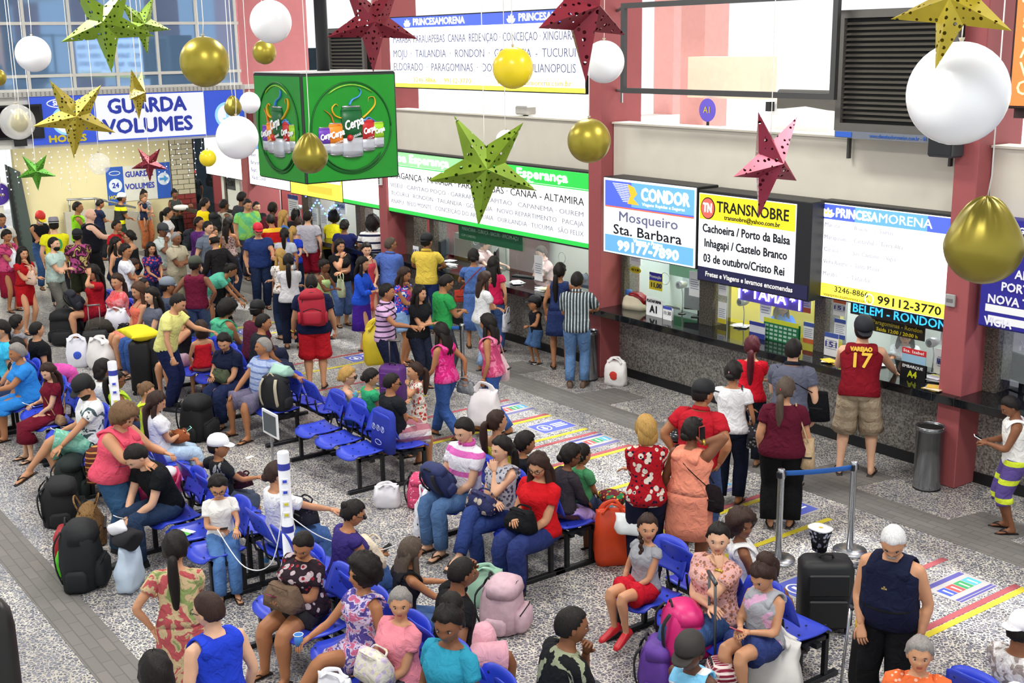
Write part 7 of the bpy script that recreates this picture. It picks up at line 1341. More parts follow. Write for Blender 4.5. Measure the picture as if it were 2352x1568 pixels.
PEOPLE = [
    dict(at=(-8.52, 4.08), rz=3.40, h=1.41, vx=0.0135, p='si', s='f', g=1.5, belly=.05, hd=(28,26,-8), skin='c', hair=('sh','k'), arms=('ph','ph'), top=('top', cloth('#2a1f26','fl','#b8a9ae','#8c2230',.8), .42), bot=('shorts', cloth('#2b2a2e'), .26), sp=.05, it=[('lapbag', cloth('#6e5a4a'), 'worn brown leather bag on lap of woman in red-black printed blouse', (.42,.22)), ('phone', mat('#8a2c50',.3), 'pink phone held by woman in red-black printed blouse')], l='large woman in red, black and white printed blouse smiling at her phone'),
    dict(at=(-7.54, 4.08), rz=3.28, h=1.60, vx=0.0135, s='f', p='sx', xs=-1, hd=(-8,-2,0), skin='c', hair=('af','k'), arms=('dn','fw'), top=('tank', cloth('#cfc3dc','pr','#5a4f9c','#c76a8e',1.6)), bot=('shorts', cloth('#cfc3dc','pr','#5a4f9c','#c76a8e',1.6), .3), shoes=('clog', mat('#e0307a',.5)), it=[('cup', mat('#3f7fc8',.4), 'blue and white paper cup held by the curly-haired girl')], l='curly-haired girl in floral romper and pink clogs turning to the woman'),
    dict(at=(-7.01, 4.08), rz=3.28, h=1.49, vx=0.0135, p='si', s='f', g=1.2, hd=(46,0,0), skin='b', hair=('bl','g'), arms=('lo','lo'), top=('top', cloth('#e58a98','pl'), .3), bot=('trousers', cloth('#3a3840')), it=[('lapbag', cloth('#d9d4c8','fl','#c8b9d2','#d8cf9a',1.2), 'flowered cream shopping bag on elderly woman lap', (.36,.24))], l='elderly woman with grey hair pulled back and frilled pink blouse'),
    dict(at=(-6.36, 4.08), rz=3.39, h=1.80, vx=0.0135, p='si', s='f', hd=(22,14,0), skin='d', hair=('pc','k'), arms=('dn','dn'), top=('top', cloth('#2f93b0','pl'), .32), bot=('jeans', cloth('#2b3a5c','dn')), l='young woman in teal printed top looking down, frizzy dark tail'),
    dict(at=(-5.90, 4.62), rz=-0.17, h=1.72, vx=0.0135, p='si', ln=14, hd=(-20,6,0), skin='d', hair=('sh','k'), arms=('ch','lo'), top=('tee', cloth('#18191c','pr','#1c1d20','#8f957a',.5)), bot=('shorts', cloth('#4a4c50'), .5), l='man in black tree-print tee with hand at his chin, bottom centre'),
    dict(at=(-7.12, 4.60), rz=-0.21, h=1.60, vx=0.0135, p='si', ln=8, hd=(5,16,0), g=1.1, skin='d', hair=('sh','k'), arms=('hd','hp'), top=('tee', cloth('#141518')), bot=('shorts', cloth('#e2a9b8'), .48), sp=.12, watch=0, l='man in black tee and pale pink shorts seen from behind'),
    dict(at=(-7.84, 4.60), rz=-0.26, h=1.43, vx=0.0135, p='si', s='f', ln=10, hd=(10,10,0), skin='c', hair=('lo','s'), arms=('fw','fw'), top=('tank', cloth('#1d1d22')), bot=('jeans', cloth('#3f5b8a','dn')), l='woman with very long ash-grey hair and black top, seen from behind'),
    dict(at=(-8.76, 4.60), rz=-0.09, h=1.54, vx=0.0135, p='si', s='f', g=1.2, ln=6, hd=(-15,22,0), skin='c', hair=('bu','k'), gl='sun', arms=('ph','ph'), top=('top', cloth('#3b2f73'), .1), bot=('jeans', cloth('#2c4676','dn')), it=[('lapbag', cloth('#d8cbb4'), 'cream canvas tote printed with dark writing on lap', (.4,.26)), ('phone', BLACK, 'dark phone held by woman in purple top')], l='woman in purple top and dark sunglasses checking her phone'),
    dict(at=(-10.02, 4.60), rz=0.00, h=1.56, vx=0.0138, p='si', s='f', g=1.1, hd=(-20,8,0), skin='b', hair=('bl','b'), arms=('lo',(.1,.5,-.2)), top=('top', cloth('#e9e9ea'), .45), bot=('jeans', cloth('#3f5f96','dn')), it=[('lapbag', cloth('#2a2a33','sp','#5a4a55'), 'dark patterned handbag with tassels on lap behind charging post', (.44,.24))], l='woman in loose white blouse stretching her arm behind the charging post'),
    dict(at=(-11.35, 4.60), rz=-0.09, h=1.32, vx=0.0152, p='si', hd=(-35,0,0), skin='c', hair=('sh','k'), hat=('cap', mat('#eceef2',.7)), arms=('bb','fw'), top=('tee', cloth('#202226','pr','#1f2124','#9a9c9e',.6)), bot=('shorts', cloth('#4b5468'), .5), it=[('lapbag', cloth('#3a1f28','sp','#8a2f3a'), 'red and black bundle on lap of man in white cap', (.24,.14))], l='man in white cap and dark tee seated on the back-to-back bench'),
    dict(at=(-13.14, 4.60), rz=-0.09, h=1.56, vx=0.0171, p='si', s='f', hd=(-30,22,0), skin='b', hair=('lo','b'), arms=('ph','ph'), top=('tee', cloth('#e6e6ea')), bot=('jeans', cloth('#a9c0dc','dn')), it=[('lapbag', cloth('#8a4a2a'), 'brown leather clutch on lap of long-haired girl in white', (.26,.13)), ('phone', mat('#8fe0c0',.3), 'pale green phone held by long-haired girl')], l='long brown-haired girl in white tee bent over a phone'),
    dict(at=(-14.41, 4.60), rz=-0.09, h=1.49, vx=0.0185, p='si', s='f', hd=(-15,8,0), skin='d', hair=('po','k'), gl='y', arms=('ph','lo'), top=('tank', cloth('#b6d83a')), bot=('jeans', cloth('#2c3350')), l='dark-haired woman with glasses and lime top just behind white post'),
    dict(at=(-14.93, 4.60), rz=0.00, h=1.58, vx=0.0190, p='si', s='f', hd=(5,10,0), skin='d', hair=('bo','k'), arms=('lo','lo'), top=('tee', cloth('#e6e6e4')), bot=('jeans', cloth('#2c3350')), l='person with black bobbed hair and white top left of white post'),
    dict(at=(-13.75, 4.72), rz=-0.52, h=1.45, vx=0.0178, p='si', s='f', hd=(0,12,0), skin='b', hair=('bu','d'), arms=('lo','lo'), top=('tank', cloth('#c9e23c')), bot=('shorts', cloth('#333642'), .4), l='child with brown tied hair in bright yellow-green top by suitcase'),
    dict(at=(-10.35, 4.15), rz=4.40, h=1.25, vx=0.0140, p='si', s='f', hd=(-5,22,0), skin='b', hair=('bl','k'), gl='y', arms=('fw','ph'), top=('top', cloth('#eceae6'), .38), bot=('jeans', cloth('#4b72a8','dn')), watch=0, it=[('phone', BLACK, 'black phone charging in hand of woman in white V-neck')], l='woman in white V-neck tee and glasses charging her phone'),
    dict(at=(-11.45, 4.05), rz=3.35, h=1.75, vx=0.0151, p='si', ln=26, hd=(0,42,0), skin='a', hair=('sh','k'), arms=('lo','lo'), top=('tee', cloth('#141619')), bot=('jeans', cloth('#22344f','dn')), shoes=('shoe', mat('#1a1a1c',.6)), it=[('phone', PAPER, 'white phone in hands of young man in black tee')], l='young man in black tee hunched over his phone, near charging post'),
    dict(at=(-13.94, 4.08), rz=3.11, h=1.82, vx=0.0178, p='sx', xs=-1, hd=(15,30,0), skin='b', hair=('sh','k'), hat=('cap', mat('#16171a',.7)), beard='k', arms=('kn','ph'), top=('tee', cloth('#e9eaea','pr','#e9eaea','#4a5d63',.35)), bot=('shorts', cloth('#6fb09a','pr','#8cc4b0'), .5), it=[('phone', PAPER, 'white phone held by man in black cap')], l='man in black cap, white tee and sea-green shorts, legs crossed'),
    dict(at=(-15.45, 4.08), rz=3.25, h=1.47, vx=0.0194, p='si', s='f', hd=(18,24,0), skin='a', hair=('lw','b'), arms=('lo','ph'), top=('top', cloth('#6a1428'), .3), bot=('skirt', cloth('#6a1428'), .75, .0), it=[('phone', PAPER, 'white phone held by woman in dark red dress'), ('sidebag', cloth('#9a7a5a'), 'small tan shoulder bag with strap across maroon dress', 0, (.18,.12))], l='woman in wine-red dress with earrings reading her phone'),
    dict(at=(-16.49, 4.08), rz=3.14, h=1.60, vx=0.0206, p='si', s='f', g=1.4, ln=10, hd=(10,6,0), skin='c', hair=('bl','g'), arms=('fw','dn'), top=('tee', cloth('#2f86d6')), bot=('skirt', cloth('#2f86d6'), .6, .04), l='large grey-haired woman dressed all in bright blue'),
    dict(at=(-17.75, 4.60), rz=0.00, h=1.56, vx=0.0221, p='si', g=1.15, hd=(5,4,0), skin='b', hair=('sh','k'), arms=('dn','dn'), top=('tee', cloth('#141519')), bot=('trousers', cloth('#e05ab4')), l='man in black tee seen from behind with bright pink trousers'),
    dict(at=(-16.92, 4.08), rz=3.14, h=1.56, vx=0.0211, p='si', s='f', hd=(20,10,0), skin='b', hair=('bl','k'), arms=('ch','lo'), top=('strap', cloth('#1c1c22')), bot=('jeans', cloth('#2a3a5a')), l='woman in black top resting her chin on her hand, far left'),
    dict(at=(-18.87, 4.60), rz=0.35, h=1.28, vx=0.0234, p='si', s='f', hd=(-10,4,0), skin='c', hair=('pl','k'), arms=('lo','lo'), top=('top', cloth('#8c8c92'), .1), bot=('jeans', cloth('#2a3a5a')), l='young woman with low ponytail looking across at left edge'),
    dict(at=(-14.56, 6.58), rz=3.25, h=1.65, vx=0.0194, p='si', hd=(-16,-2,0), skin='c', hair=('sh','g'), arms=('bb','kn'), g=1.1, belly=.04, top=('tee', cloth('#a9b9dc','st','#6f83b8',None,.9)), bot=('shorts', cloth('#6d6880'), .5), sp=.1, it=[], l='grey-haired man in pale blue striped tee, arm along the backrest'),
    dict(at=(-15.35, 6.50), rz=3.58, h=1.66, vx=0.0202, p='si', s='f', hd=(22,24,0), g=1.2, ln=14, skin='b', hair=('bl','k'), arms=('lo','ph'), top=('polo', cloth('#171d36')), bot=('jeans', cloth('#232d50')), it=[('lapbag', cloth('#4c5440'), 'olive green bag on lap of woman in navy polo', (.28,.2)), ('phone', BLACK, 'small black phone of woman in navy polo')], l='woman in navy polo shirt looking down at a small phone'),
    dict(at=(-16.55, 6.55), rz=1.48, h=1.38, vx=0.0215, p='si', s='f', hd=(0,2,0), skin='b', hair=('bo','b'), arms=('si','si'), top=('strap', cloth('#c01d28')), bot=('skirt', cloth('#d0202a'), .35, .05), l='bob-haired woman in bright red top with back to the viewer'),
    dict(at=(-17.20, 6.50), rz=3.49, h=1.60, vx=0.0222, p='si', s='f', hd=(35,2,0), skin='b', hair=('lw','n'), arms=('ch','lo'), top=('strap', cloth('#17181c')), bot=('shorts', cloth('#d9b8cc'), .35), it=[('cup', PAPER, 'white cup held to the mouth of woman in black')], l='brown-haired woman in black top drinking from a white cup'),
    dict(at=(-18.58, 6.58), rz=3.18, h=1.82, vx=0.0237, p='si', s='f', hd=(10,6,0), skin='a', hair=('lw','k'), arms=('lo','lo'), top=('top', cloth('#5d6070'), .25), bot=('jeans', cloth('#31508c','dn')), watch=0, it=[('lapbag', cloth('#1b1c22'), 'black purse with pink roses on lap of dark curly-haired woman', (.26,.12))], l='dark wavy-haired woman in grey top with black purse on lap'),
    dict(at=(-19.16, 6.58), rz=3.14, h=1.82, vx=0.0240, p='si', s='f', hd=(15,10,0), skin='b', hair=('lo','n'), arms=('lo','lo'), top=('strap', cloth('#e8765e')), bot=('skirt', cloth('#e88a78'), .42, .02), it=[('lapbag', cloth('#17181c'), 'small black bag on lap of woman in coral', (.24,.1))], l='long brown-haired young woman in coral top and skirt'),
    dict(at=(-20.21, 6.58), rz=3.14, h=1.80, vx=0.0240, p='si', s='f', g=1.2, hd=(32,4,0), skin='b', hair=('pl','b'), arms=('lo','lo'), top=('tee', cloth('#dd5f62','pr','#e08a90','#d04a50',.8)), bot=('trousers', cloth('#3f3a34')), l='woman in coral-red printed tee looking toward the viewer'),
    dict(at=(-21.40, 6.58), rz=3.14, h=1.82, vx=0.0240, p='si', s='f', hd=(20,18,0), skin='b', hair=('lo','k'), arms=('hd','lo'), top=('tee', cloth('#b01a26')), bot=('shorts', cloth('#8a1422'), .3), it=[('lappack', mat('#20222c',.8,bump=.3), 'black rucksack on lap of girl in red')], l='girl in red tee with long black hair, hand raised to forehead'),
    dict(at=(-13.00, 7.00), rz=-0.44, h=1.25, vx=0.0181, p='si', s='f', hd=(-10,6,0), skin='a', hair=('bl','y'), gl='sun', arms=('lo','lo'), top=('strap', cloth('#4fa8c8','pr','#c04a60','#e0d0a0')), bot=('shorts', cloth('#2d4c80'), .4), l='blonde woman in sunglasses and multicoloured top seen from behind'),
    dict(at=(-12.62, 7.10), rz=-0.09, h=1.43, vx=0.0177, p='si', s='f', hd=(-25,16,0), skin='b', hair=('bl','k'), arms=('lo','lo'), top=('top', cloth('#35a873'), .2), bot=('jeans', cloth('#242c48')), l='short dark-haired woman in green top with earrings'),
    dict(at=(-12.10, 7.10), rz=-0.09, h=1.54, vx=0.0172, p='si', g=1.15, hd=(-15,8,0), skin='c', hair=('sh','k'), gl='sun', arms=('fo','fo'), top=('tee', cloth('#1e2126')), bot=('shorts', cloth('#d8d6d6','ck','#a86a78',None,.6), .5), sp=.06, l='stocky man in charcoal tee and checked white shorts, arms folded'),
    dict(at=(-17.22, 7.10), rz=0.17, h=1.67, vx=0.0225, p='si', s='f', g=1.35, ln=14, hd=(-5,26,0), skin='c', hair=('cu','k'), gl='y', arms=('lo','lo'), top=('tank', cloth('#55b58c')), bot=('trousers', cloth('#2a3a8c')), l='large woman in mint green tank with black strap, head bent'),
    dict(at=(-16.50, 7.30), rz=0.14, h=1.82, vx=0.0218, p='si', ln=12, hd=(25,10,0), skin='d', hair=('sh','k'), hat=('capb', mat('#141518',.7)), arms=('lo','lo'), top=('tee', cloth('#5a2034')), bot=('jeans', cloth('#2a3048')), l='man in maroon tee and black cap with white swoosh mark'),
    dict(at=(-15.88, 7.10), rz=-0.14, h=1.71, vx=0.0211, p='si', ln=10, hd=(-20,8,0), skin='c', hair=('sh','k'), arms=('lo','lo'), top=('tee', cloth('#23262d')), bot=('jeans', cloth('#2a3048')), l='man in dark tee leaning forward beside clear plastic bag'),
    dict(at=(-9.82, 6.58), rz=3.28, h=1.78, vx=0.0147, p='si', hd=(8,18,0), skin='a', hair=('sh','k'), arms=('lo','ph'), top=('polo', cloth('#e2dee8','st','#d96ab8',None,.35)), bot=('jeans', cloth('#4b6a94','dn')), collar=cloth('#d85ab0'), it=[('lappack', mat('#27305c',.8,bump=.3), 'navy and light blue rucksack on lap of man in polo'), ('phone', BLACK, 'dark phone held by man in pink and white polo')], l='young man in white polo with pink collar, rucksack on lap'),
    dict(at=(-9.19, 6.58), rz=3.25, h=1.65, vx=0.0141, s='f', p='sx', xs=1, hd=(-8,4,0), skin='a', hair=('pl','k'), arms=('ch','fo'), top=('tank', cloth('#b9b8c0','fl','#54586a',None,1.5)), bot=('jeans', cloth('#24376e','dn')), it=[('lapbag', cloth('#2f3358','fl','#b9ac9c','#6a4a4a',.7), 'navy cloth bag with pale flowers on woman with crossed legs', (.4,.2))], l='woman in patterned grey tank, chin on hand and legs crossed'),
    dict(at=(-8.59, 6.58), rz=3.35, h=1.69, vx=0.0136, p='si', s='f', g=1.2, hd=(14,20,0), skin='b', hair=('lo','b'), gl='y', arms=('lo','ph'), top=('top', cloth('#c4161f'), .34), bot=('jeans', cloth('#1f2c60','dn')), shoes=('shoe', mat('#24242a',.5)), it=[('lapbag', cloth('#16171a'), 'soft black handbag on lap of woman in red blouse', (.36,.22))], l='long-haired woman in red blouse and glasses peeling a snack'),
    dict(at=(-9.94, 7.10), rz=0.17, h=1.65, vx=0.0152, p='si', s='f', g=1.1, hd=(-20,-4,0), skin='b', hair=('po','b'), arms=('lo','lo'), top=('strap', cloth('#c8c53a')), bot=('shorts', cloth('#3c4a6a'), .4), l='woman with high brown ponytail and thin yellow straps looking right'),
    dict(at=(-9.00, 7.45), rz=0.00, h=1.15, vx=0.0146, p='si', skin='c', hair=('sh','k'), arms=('lo','lo'), top=('tee', cloth('#4f9a68')), bot=('shorts', cloth('#3c4a6a'), .4), hz=-.02, l='small boy with cropped hair in green top behind black-haired woman'),
    dict(at=(-9.42, 7.05), rz=-0.14, h=1.38, vx=0.0147, p='si', s='f', hd=(-10,10,0), skin='c', hair=('bl','k'), arms=('lo','lo'), top=('tee', cloth('#202228')), bot=('jeans', cloth('#2a3048')), l='woman with glossy black bun and dark tee seen from behind'),
    dict(at=(-8.89, 7.10), rz=-0.14, h=1.34, vx=0.0142, p='si', s='f', g=1.2, ln=10, hd=(-12,12,0), skin='d', hair=('bl','k'), gl='sun', arms=('lo','lo'), top=('long', cloth('#38333a')), bot=('skirt', cloth('#b9a0e0'), .45, .04), l='woman in dark long-sleeved top and lilac skirt facing the counters'),
    dict(at=(-7.05, 6.52), rz=3.18, h=1.32, vx=0.0135, s='f', p='sd', hd=(52,0,0), skin='b', hair=('br','b'), arms=('lo','si'), top=('top', cloth('#9a9ca2'), .12), bot=('shorts', cloth('#c01a2c'), .3), shoes=('clog', mat('#c0222c',.4)), l='girl in grey top and red shorts with a long side plait'),
    dict(at=(-6.30, 6.58), rz=3.25, h=1.70, vx=0.0135, p='si', s='f', g=1.22, hd=(34,2,0), skin='a', hair=('bu','k'), arms=('ch','fo'), top=('top', cloth('#dba9a4','fl','#9a6a5c','#c8793e',1.6), .36), bot=('jeans', cloth('#35507f','dn')), watch=0, l='mother in pale pink flowered blouse with fist at her mouth'),
    dict(at=(-6.50, 7.12), rz=-0.61, h=1.50, vx=0.0135, p='si', s='f', hd=(-62,4,0), skin='d', hair=('cu','b'), bow=mat('#c81c28',.6), arms=('lo','lo'), top=('tank', cloth('#e6e6e6')), bot=('shorts', cloth('#3c4a6a'), .4), l='curly-haired girl with red bow headband looking back over bench'),
    dict(at=(-5.78, 6.58), rz=3.21, h=1.42, vx=0.0135, s='f', p='sd', hd=(0,30,0), g=1.1, skin='b', hair=('pc','b'), arms=('ph','ph'), top=('tank', cloth('#a5a7ae','pr','#a5a7ae','#d8a8c8',.6)), bot=('shorts', cloth('#27356a','dn'), .32), it=[('phone', mat('#b02840',.3), 'red phone held by girl in grey tank')], l='girl in grey tank and denim shorts playing on a red phone'),
    dict(at=(-4.25, 6.35), rz=3.77, h=1.51, vx=0.0135, p='si', s='f', g=1.3, hd=(0,0,0), skin='b', hair=('bl','g'), arms=('lo','lo'), top=('tee', cloth('#de6a3a','sp','#e8b8a0')), bot=('trousers', cloth('#3a3a40')), it=[('sidebag', cloth('#d83a90'), 'bright pink shoulder strap bag of woman in orange')], l='older woman in orange sequined top at the bottom right'),
    dict(at=(-4.00, 7.12), rz=-0.14, h=1.62, vx=0.0135, p='si', hd=(-15,12,0), skin='d', hair=('sh','k'), hat=('capb', mat('#f0eff2',.7)), arms=('lo','lo'), top=('tee', cloth('#c9c4c4','pr','#8f8480','#dedcdc',1.4)), bot=('jeans', cloth('#3a4a70')), l='man in white baseball cap and grey patterned shirt at right edge'),
    dict(at=(-3.55, 6.30), rz=3.67, h=1.52, vx=0.0135, p='si', s='f', hd=(0,5,0), skin='a', hair=('sh','w'), arms=('lo','lo'), top=('tee', cloth('#c9c2ba')), bot=('trousers', cloth('#6a6660')), l='white-haired person cut off by the lower right edge'),
    dict(at=(-11.87, 3.68), rz=-1.00, h=1.60, vx=0.0154, s='f', g=1.55, belly=.03, ln=14, hd=(0,32,0), skin='b', hair=('cu','d'), arms=('fw','fw'), top=('tank', cloth('#e4566e')), bot=('jeans', cloth('#2f5276','dn')), shoes=('shoe', mat('#2a2a30',.6)), l='large woman in pink sleeveless top and jeans unpacking a suitcase'),
    dict(at=(-8.14, 2.89), rz=1.02, h=1.58, vx=0.0135, s='f', hd=(0,10,0), skin='b', hair=('pl','k'), arms=('hp','fo'), dress=(cloth('#c8b088','pr','#b9565a','#8a9a60',.7), .34, .62, .02), l='woman in multicoloured flowered dress with long black ponytail, back turned'),
    dict(at=(-6.98, 2.71), rz=-4.56, h=1.60, vx=0.0135, hd=(25,8,0), skin='a', hair=('sh','b'), gl='y', arms=('dn','dn'), top=('tank', cloth('#2440c8')), bot=('shorts', cloth('#2a2c34'), .45), l='brown-haired young man in royal blue vest at the bottom left'),
    dict(at=(-6.36, 2.10), rz=1.41, h=1.62, vx=0.0135, s='f', skin='d', hair=('bo','k'), top=('tee', cloth('#3a3434')), bot=('jeans', cloth('#22283a')), l='top of a black-haired head at the bottom edge'),
    dict(at=(-5.07, 5.13), rz=-2.84, h=1.32, vx=0.0135, hd=(0,14,0), skin='e', hair=('sh','k'), hat=('cap', mat('#2c2826',.7)), arms=('wk','wb'), top=('tank', cloth('#7cc0e4','st','#eeeeee',None,.7)), bot=('shorts', cloth('#3a3a40'), .45), l='boy walking past in dark cap with orange stripes'),
    dict(at=(-5.00, 7.07), rz=-2.82, h=1.66, vx=0.0135, g=1.12, belly=.075, hd=(14,34,0), skin='b', hair=('sh','w'), tache='g', cross=1, age='o', arms=('dn',(-.02,.16,-.47)), top=('tank', cloth('#151a33')), bot=('trousers', cloth('#0f1013')), l='white-haired man in navy vest with walking crutch and gold cross'),
    dict(at=(-7.98, 7.39), rz=0.93, h=1.63, vx=0.0137, s='f', hd=(20,2,0), skin='b', hair=('bo','y'), arms=('fo','fo'), top=('long', cloth('#a61420','fl','#d9cfc0','#1c1830',.9)), bot=('jeans', cloth('#161a30')), l='fair-haired woman in red flower-print blouse and dark jeans'),
    dict(at=(-7.74, 7.71), rz=0.30, h=1.60, vx=0.0137, s='f', g=1.3, hd=(-15,0,0), skin='d', hair=('bl','k'), gl='top', arms=('dn','ea'), dress=(cloth('#ee9478'), 0, .50, .0, True), watch=1, it=[('phear', mat('#a83c3c',.5), 'red and white patterned phone at ear of woman in peach'), ('sidebag', cloth('#1c1518'), 'black shoulder bag across peach dress', 1)], l='woman in peach dress talking on a red phone'),
    dict(at=(-8.30, 8.39), rz=0.30, h=1.72, vx=0.0147, g=1.25, belly=.03, hd=(-25,4,0), skin='c', hair=('sh','k'), hat=('cap', mat('#15171b',.7)), arms=('hp','hp'), top=('polo', cloth('#b21c2a')), bot=('jeans', cloth('#34456c','dn')), shoes=('shoe', mat('#33302e',.6)), l='stout man in red polo and black cap, helmet under arm'),
    dict(at=(-8.89, 9.48), rz=0.59, h=1.62, vx=0.0161, s='f', g=1.05, hd=(-10,4,0), skin='c', hair=('bl','k'), tie=mat('#e48ab8',.5), arms=('fo','dn'), top=('top', cloth('#e8e9ec'), .3), bot=('jeans', cloth('#141a2e')), it=[('shoulderbag', cloth('#34343a','fl','#9a9a9a',None,1.8), 'grey and black patterned bag of woman in white top', 1, (.26,.26))], l='woman in white blouse with pink hair clip queueing, back turned'),
    dict(at=(-9.61, 10.56), rz=0.67, h=1.60, vx=0.0175, s='f', skin='b', hair=('pl','r'), arms=('fo','fo'), top=('top', cloth('#c8182a'), .3), bot=('jeans', cloth('#1a202c')), l='woman in red blouse with dark red tied hair at the counter'),
    dict(at=(-8.82, 10.36), rz=0.54, h=1.75, vx=0.0167, g=1.15, hd=(-10,2,0), skin='a', hair=('sh','k'), arms=('ho','dn'), top=('polo', cloth('#5c5f70')), collar=cloth('#1c1e2a'), bot=('jeans', cloth('#3c5480','dn')), it=[('sidebag', cloth('#101115'), 'large black messenger bag of man in grey polo', 1, (.4,.34))], l='man in grey polo with black messenger bag on his back'),
    dict(at=(-8.08, 9.40), rz=0.68, h=1.62, vx=0.0154, s='f', g=1.3, hd=(-18,4,0), skin='b', hair=('pl','s'), tie=mat('#c02030',.5), gl='y', arms=('dn','bg'), top=('tee', cloth('#561428')), bot=('wide', cloth('#0f1013')), it=[('shoulderbag', cloth('#c0a682'), 'beige leather shoulder bag of woman in maroon tee', 1, (.3,.3))], l='woman in maroon tee and wide black trousers with beige bag'),
    dict(at=(-8.62, 11.32), rz=0.62, h=1.90, vx=0.0174, ln=20, g=1.12, hd=(12,-18,0), skin='a', hair=('sh','k'), hat=('capb', mat('#1b1e26',.7)), arms=((-.05,.40,-.22),(.18,.42,-.34)), back=(('17', .30, .24, mat('#e2b83a',.6), .2), ('VAREJAO', .41, .07, mat('#e2b83a',.6), .24)), top=('tank', cloth('#7c1220')), bot=('shorts', cloth('#b8a78e','ck','#a39078',None,.5), .52), wd=.16, l='man in dark red number 17 basketball vest leaning on counter'),
    dict(at=(-6.53, 11.17), rz=-4.04, h=1.48, vx=0.0160, hd=(10,30,0), skin='d', hair=('sh','k'), arms=('ph','ph'), top=('tank', cloth('#e9e8e4')), bot=('shorts', cloth('#5a4a8a','st','#cfe03a',None,.35), .62), shoes=('flip', mat('#1d1d22',.6)), it=[('phone', PAPER, 'white paper ticket held by boy in white vest')], l='boy in white vest, sandals and purple striped shorts at right edge'),
    dict(at=(-13.65, 11.20), rz=0.75, h=1.74, vx=0.0214, hd=(-8,4,0), skin='c', hair=('sh','k'), arms=('ho','ct'), top=('shirt', cloth('#3a4248','vs','#b9c4c4',None,1.5), .5), bot=('jeans', cloth('#54749c','dn')), shoes=('shoe', mat('#5a4636',.6)), l='man in dark striped shirt and jeans beside the steel bin'),
    dict(at=(-14.65, 11.68), rz=0.86, h=1.68, vx=0.0226, s='f', hd=(-25,0,0), skin='c', hair=('pl','k'), arms=('dn','ct'), dress=(cloth('#22315e','dn'), 0, .42, .03, True), l='woman in sleeveless denim dress with long ponytail at counter'),
    dict(at=(-15.13, 11.58), rz=-3.26, h=1.04, vx=0.0230, skin='c', hair=('sh','k'), hat=('cap', mat('#1b1c20',.7)), arms=('ho','dn'), top=('tank', cloth('#1b1c22')), bot=('shorts', cloth('#3b5880','dn'), .5), hd=(-20,-5,0), l='small boy in black vest and cap by the counter front'),
    dict(at=(-12.57, 8.90), rz=-4.12, h=1.62, vx=0.0188, s='f', p='wk', hd=(0,6,0), skin='c', hair=('lo','k'), arms=('dn','bg'), top=('tank', cloth('#c84a78','pr','#e080a0')), bot=('jeans', cloth('#2f4f8c','dn')), watch=1, it=[('plastic', mat('#e6e2e4',.35), 'big white carrier bag swinging from walking woman hand', 0, (.42,.5)), ('shoulderbag', cloth('#e0bfc4'), 'soft pink bag on back of walking woman', 1, (.34,.34))], l='long-haired woman in pink top striding with white carrier bag'),
    dict(at=(-12.79, 8.31), rz=-4.37, h=1.55, vx=0.0186, s='f', p='wk', hd=(0,8,0), skin='c', hair=('lo','k'), arms=('wk','wb'), top=('tank', cloth('#d0287a','pr','#e0559c')), bot=('jeans', cloth('#2f4f8c','dn')), it=[('handbag', cloth('#8a8e92'), 'small grey clutch held by girl in magenta', 1, (.26,.16))], l='girl in magenta sleeveless top walking ahead of the pink one'),
    dict(at=(-14.99, 8.70), rz=-0.89, h=1.70, vx=0.0210, hd=(10,6,0), skin='c', hair=('sh','k'), arms=('hp','fw'), top=('polo', cloth('#d8b0d8','st','#3a2f48',None,.9)), bot=('trousers', cloth('#1a1f38')), it=[('sidebag', cloth('#17181c'), 'black strapped bag of man in lilac striped polo', 0, (.24,.26))], l='man in lilac striped polo holding yellow carrier bag'),
    dict(at=(-15.05, 9.73), rz=-0.10, h=1.70, vx=0.0217, hd=(-10,26,0), skin='c', hair=('sh','k'), gl='y', arms=('ph','ph'), top=('tee', cloth('#2f9a50')), bot=('jeans', cloth('#3a4048')), l='man in green tee and glasses looking down at his phone'),
    dict(at=(-15.07, 9.33), rz=-1.38, h=1.58, vx=0.0214, s='f', hd=(10,2,0), skin='b', hair=('lo','k'), arms=('fo','fo'), top=('tee', cloth('#191a1e')), bot=('jeans', cloth('#22283a')), l='woman with very long black hair and black tee looking left'),
    dict(at=(-16.47, 9.90), rz=-1.13, h=1.60, vx=0.0232, s='f', hd=(0,14,0), skin='c', hair=('lo','b'), arms=('ch','fo'), top=('top', cloth('#2548c0','pr','#d04a70','#e8e8e8',.9), .1), bot=('shorts', cloth('#7b9ac4','dn'), .35), l='woman in blue and pink patterned top with hand to face'),
    dict(at=(-15.25, 10.61), rz=-0.28, h=1.60, vx=0.0224, s='f', hd=(-5,8,0), skin='b', hair=('lo','b'), gl='y', arms=('fo','fo'), top=('tee', cloth('#e6e7ea')), bot=('jeans', cloth('#8fabd0','dn'), ), l='woman in white tee with glasses and long dark hair, standing sideways'),
    dict(at=(-16.13, 11.45), rz=0.60, h=1.62, vx=0.0238, s='f', hd=(-10,4,0), skin='b', hair=('lo','k'), arms=('ct','dn'), top=('top', cloth('#c42050'), .2), bot=('jeans', cloth('#3a5484','dn')), it=[('handbag', cloth('#dcdce4'), 'translucent white bag of woman in raspberry top', 1, (.3,.3))], l='woman in raspberry top behind the one in white tee'),
    dict(at=(-16.65, 11.43), rz=0.93, h=1.68, vx=0.0240, s='f', hd=(0,6,0), skin='c', hair=('bl','k'), arms=('ct','ct'), dress=(cloth('#4868a4','dn'), .3, .7, .0), it=[('sidebag', cloth('#a83a2c'), 'thin black strap bag over denim dress', 0, (.2,.2))], l='woman in long denim dress leaning on the black counter'),
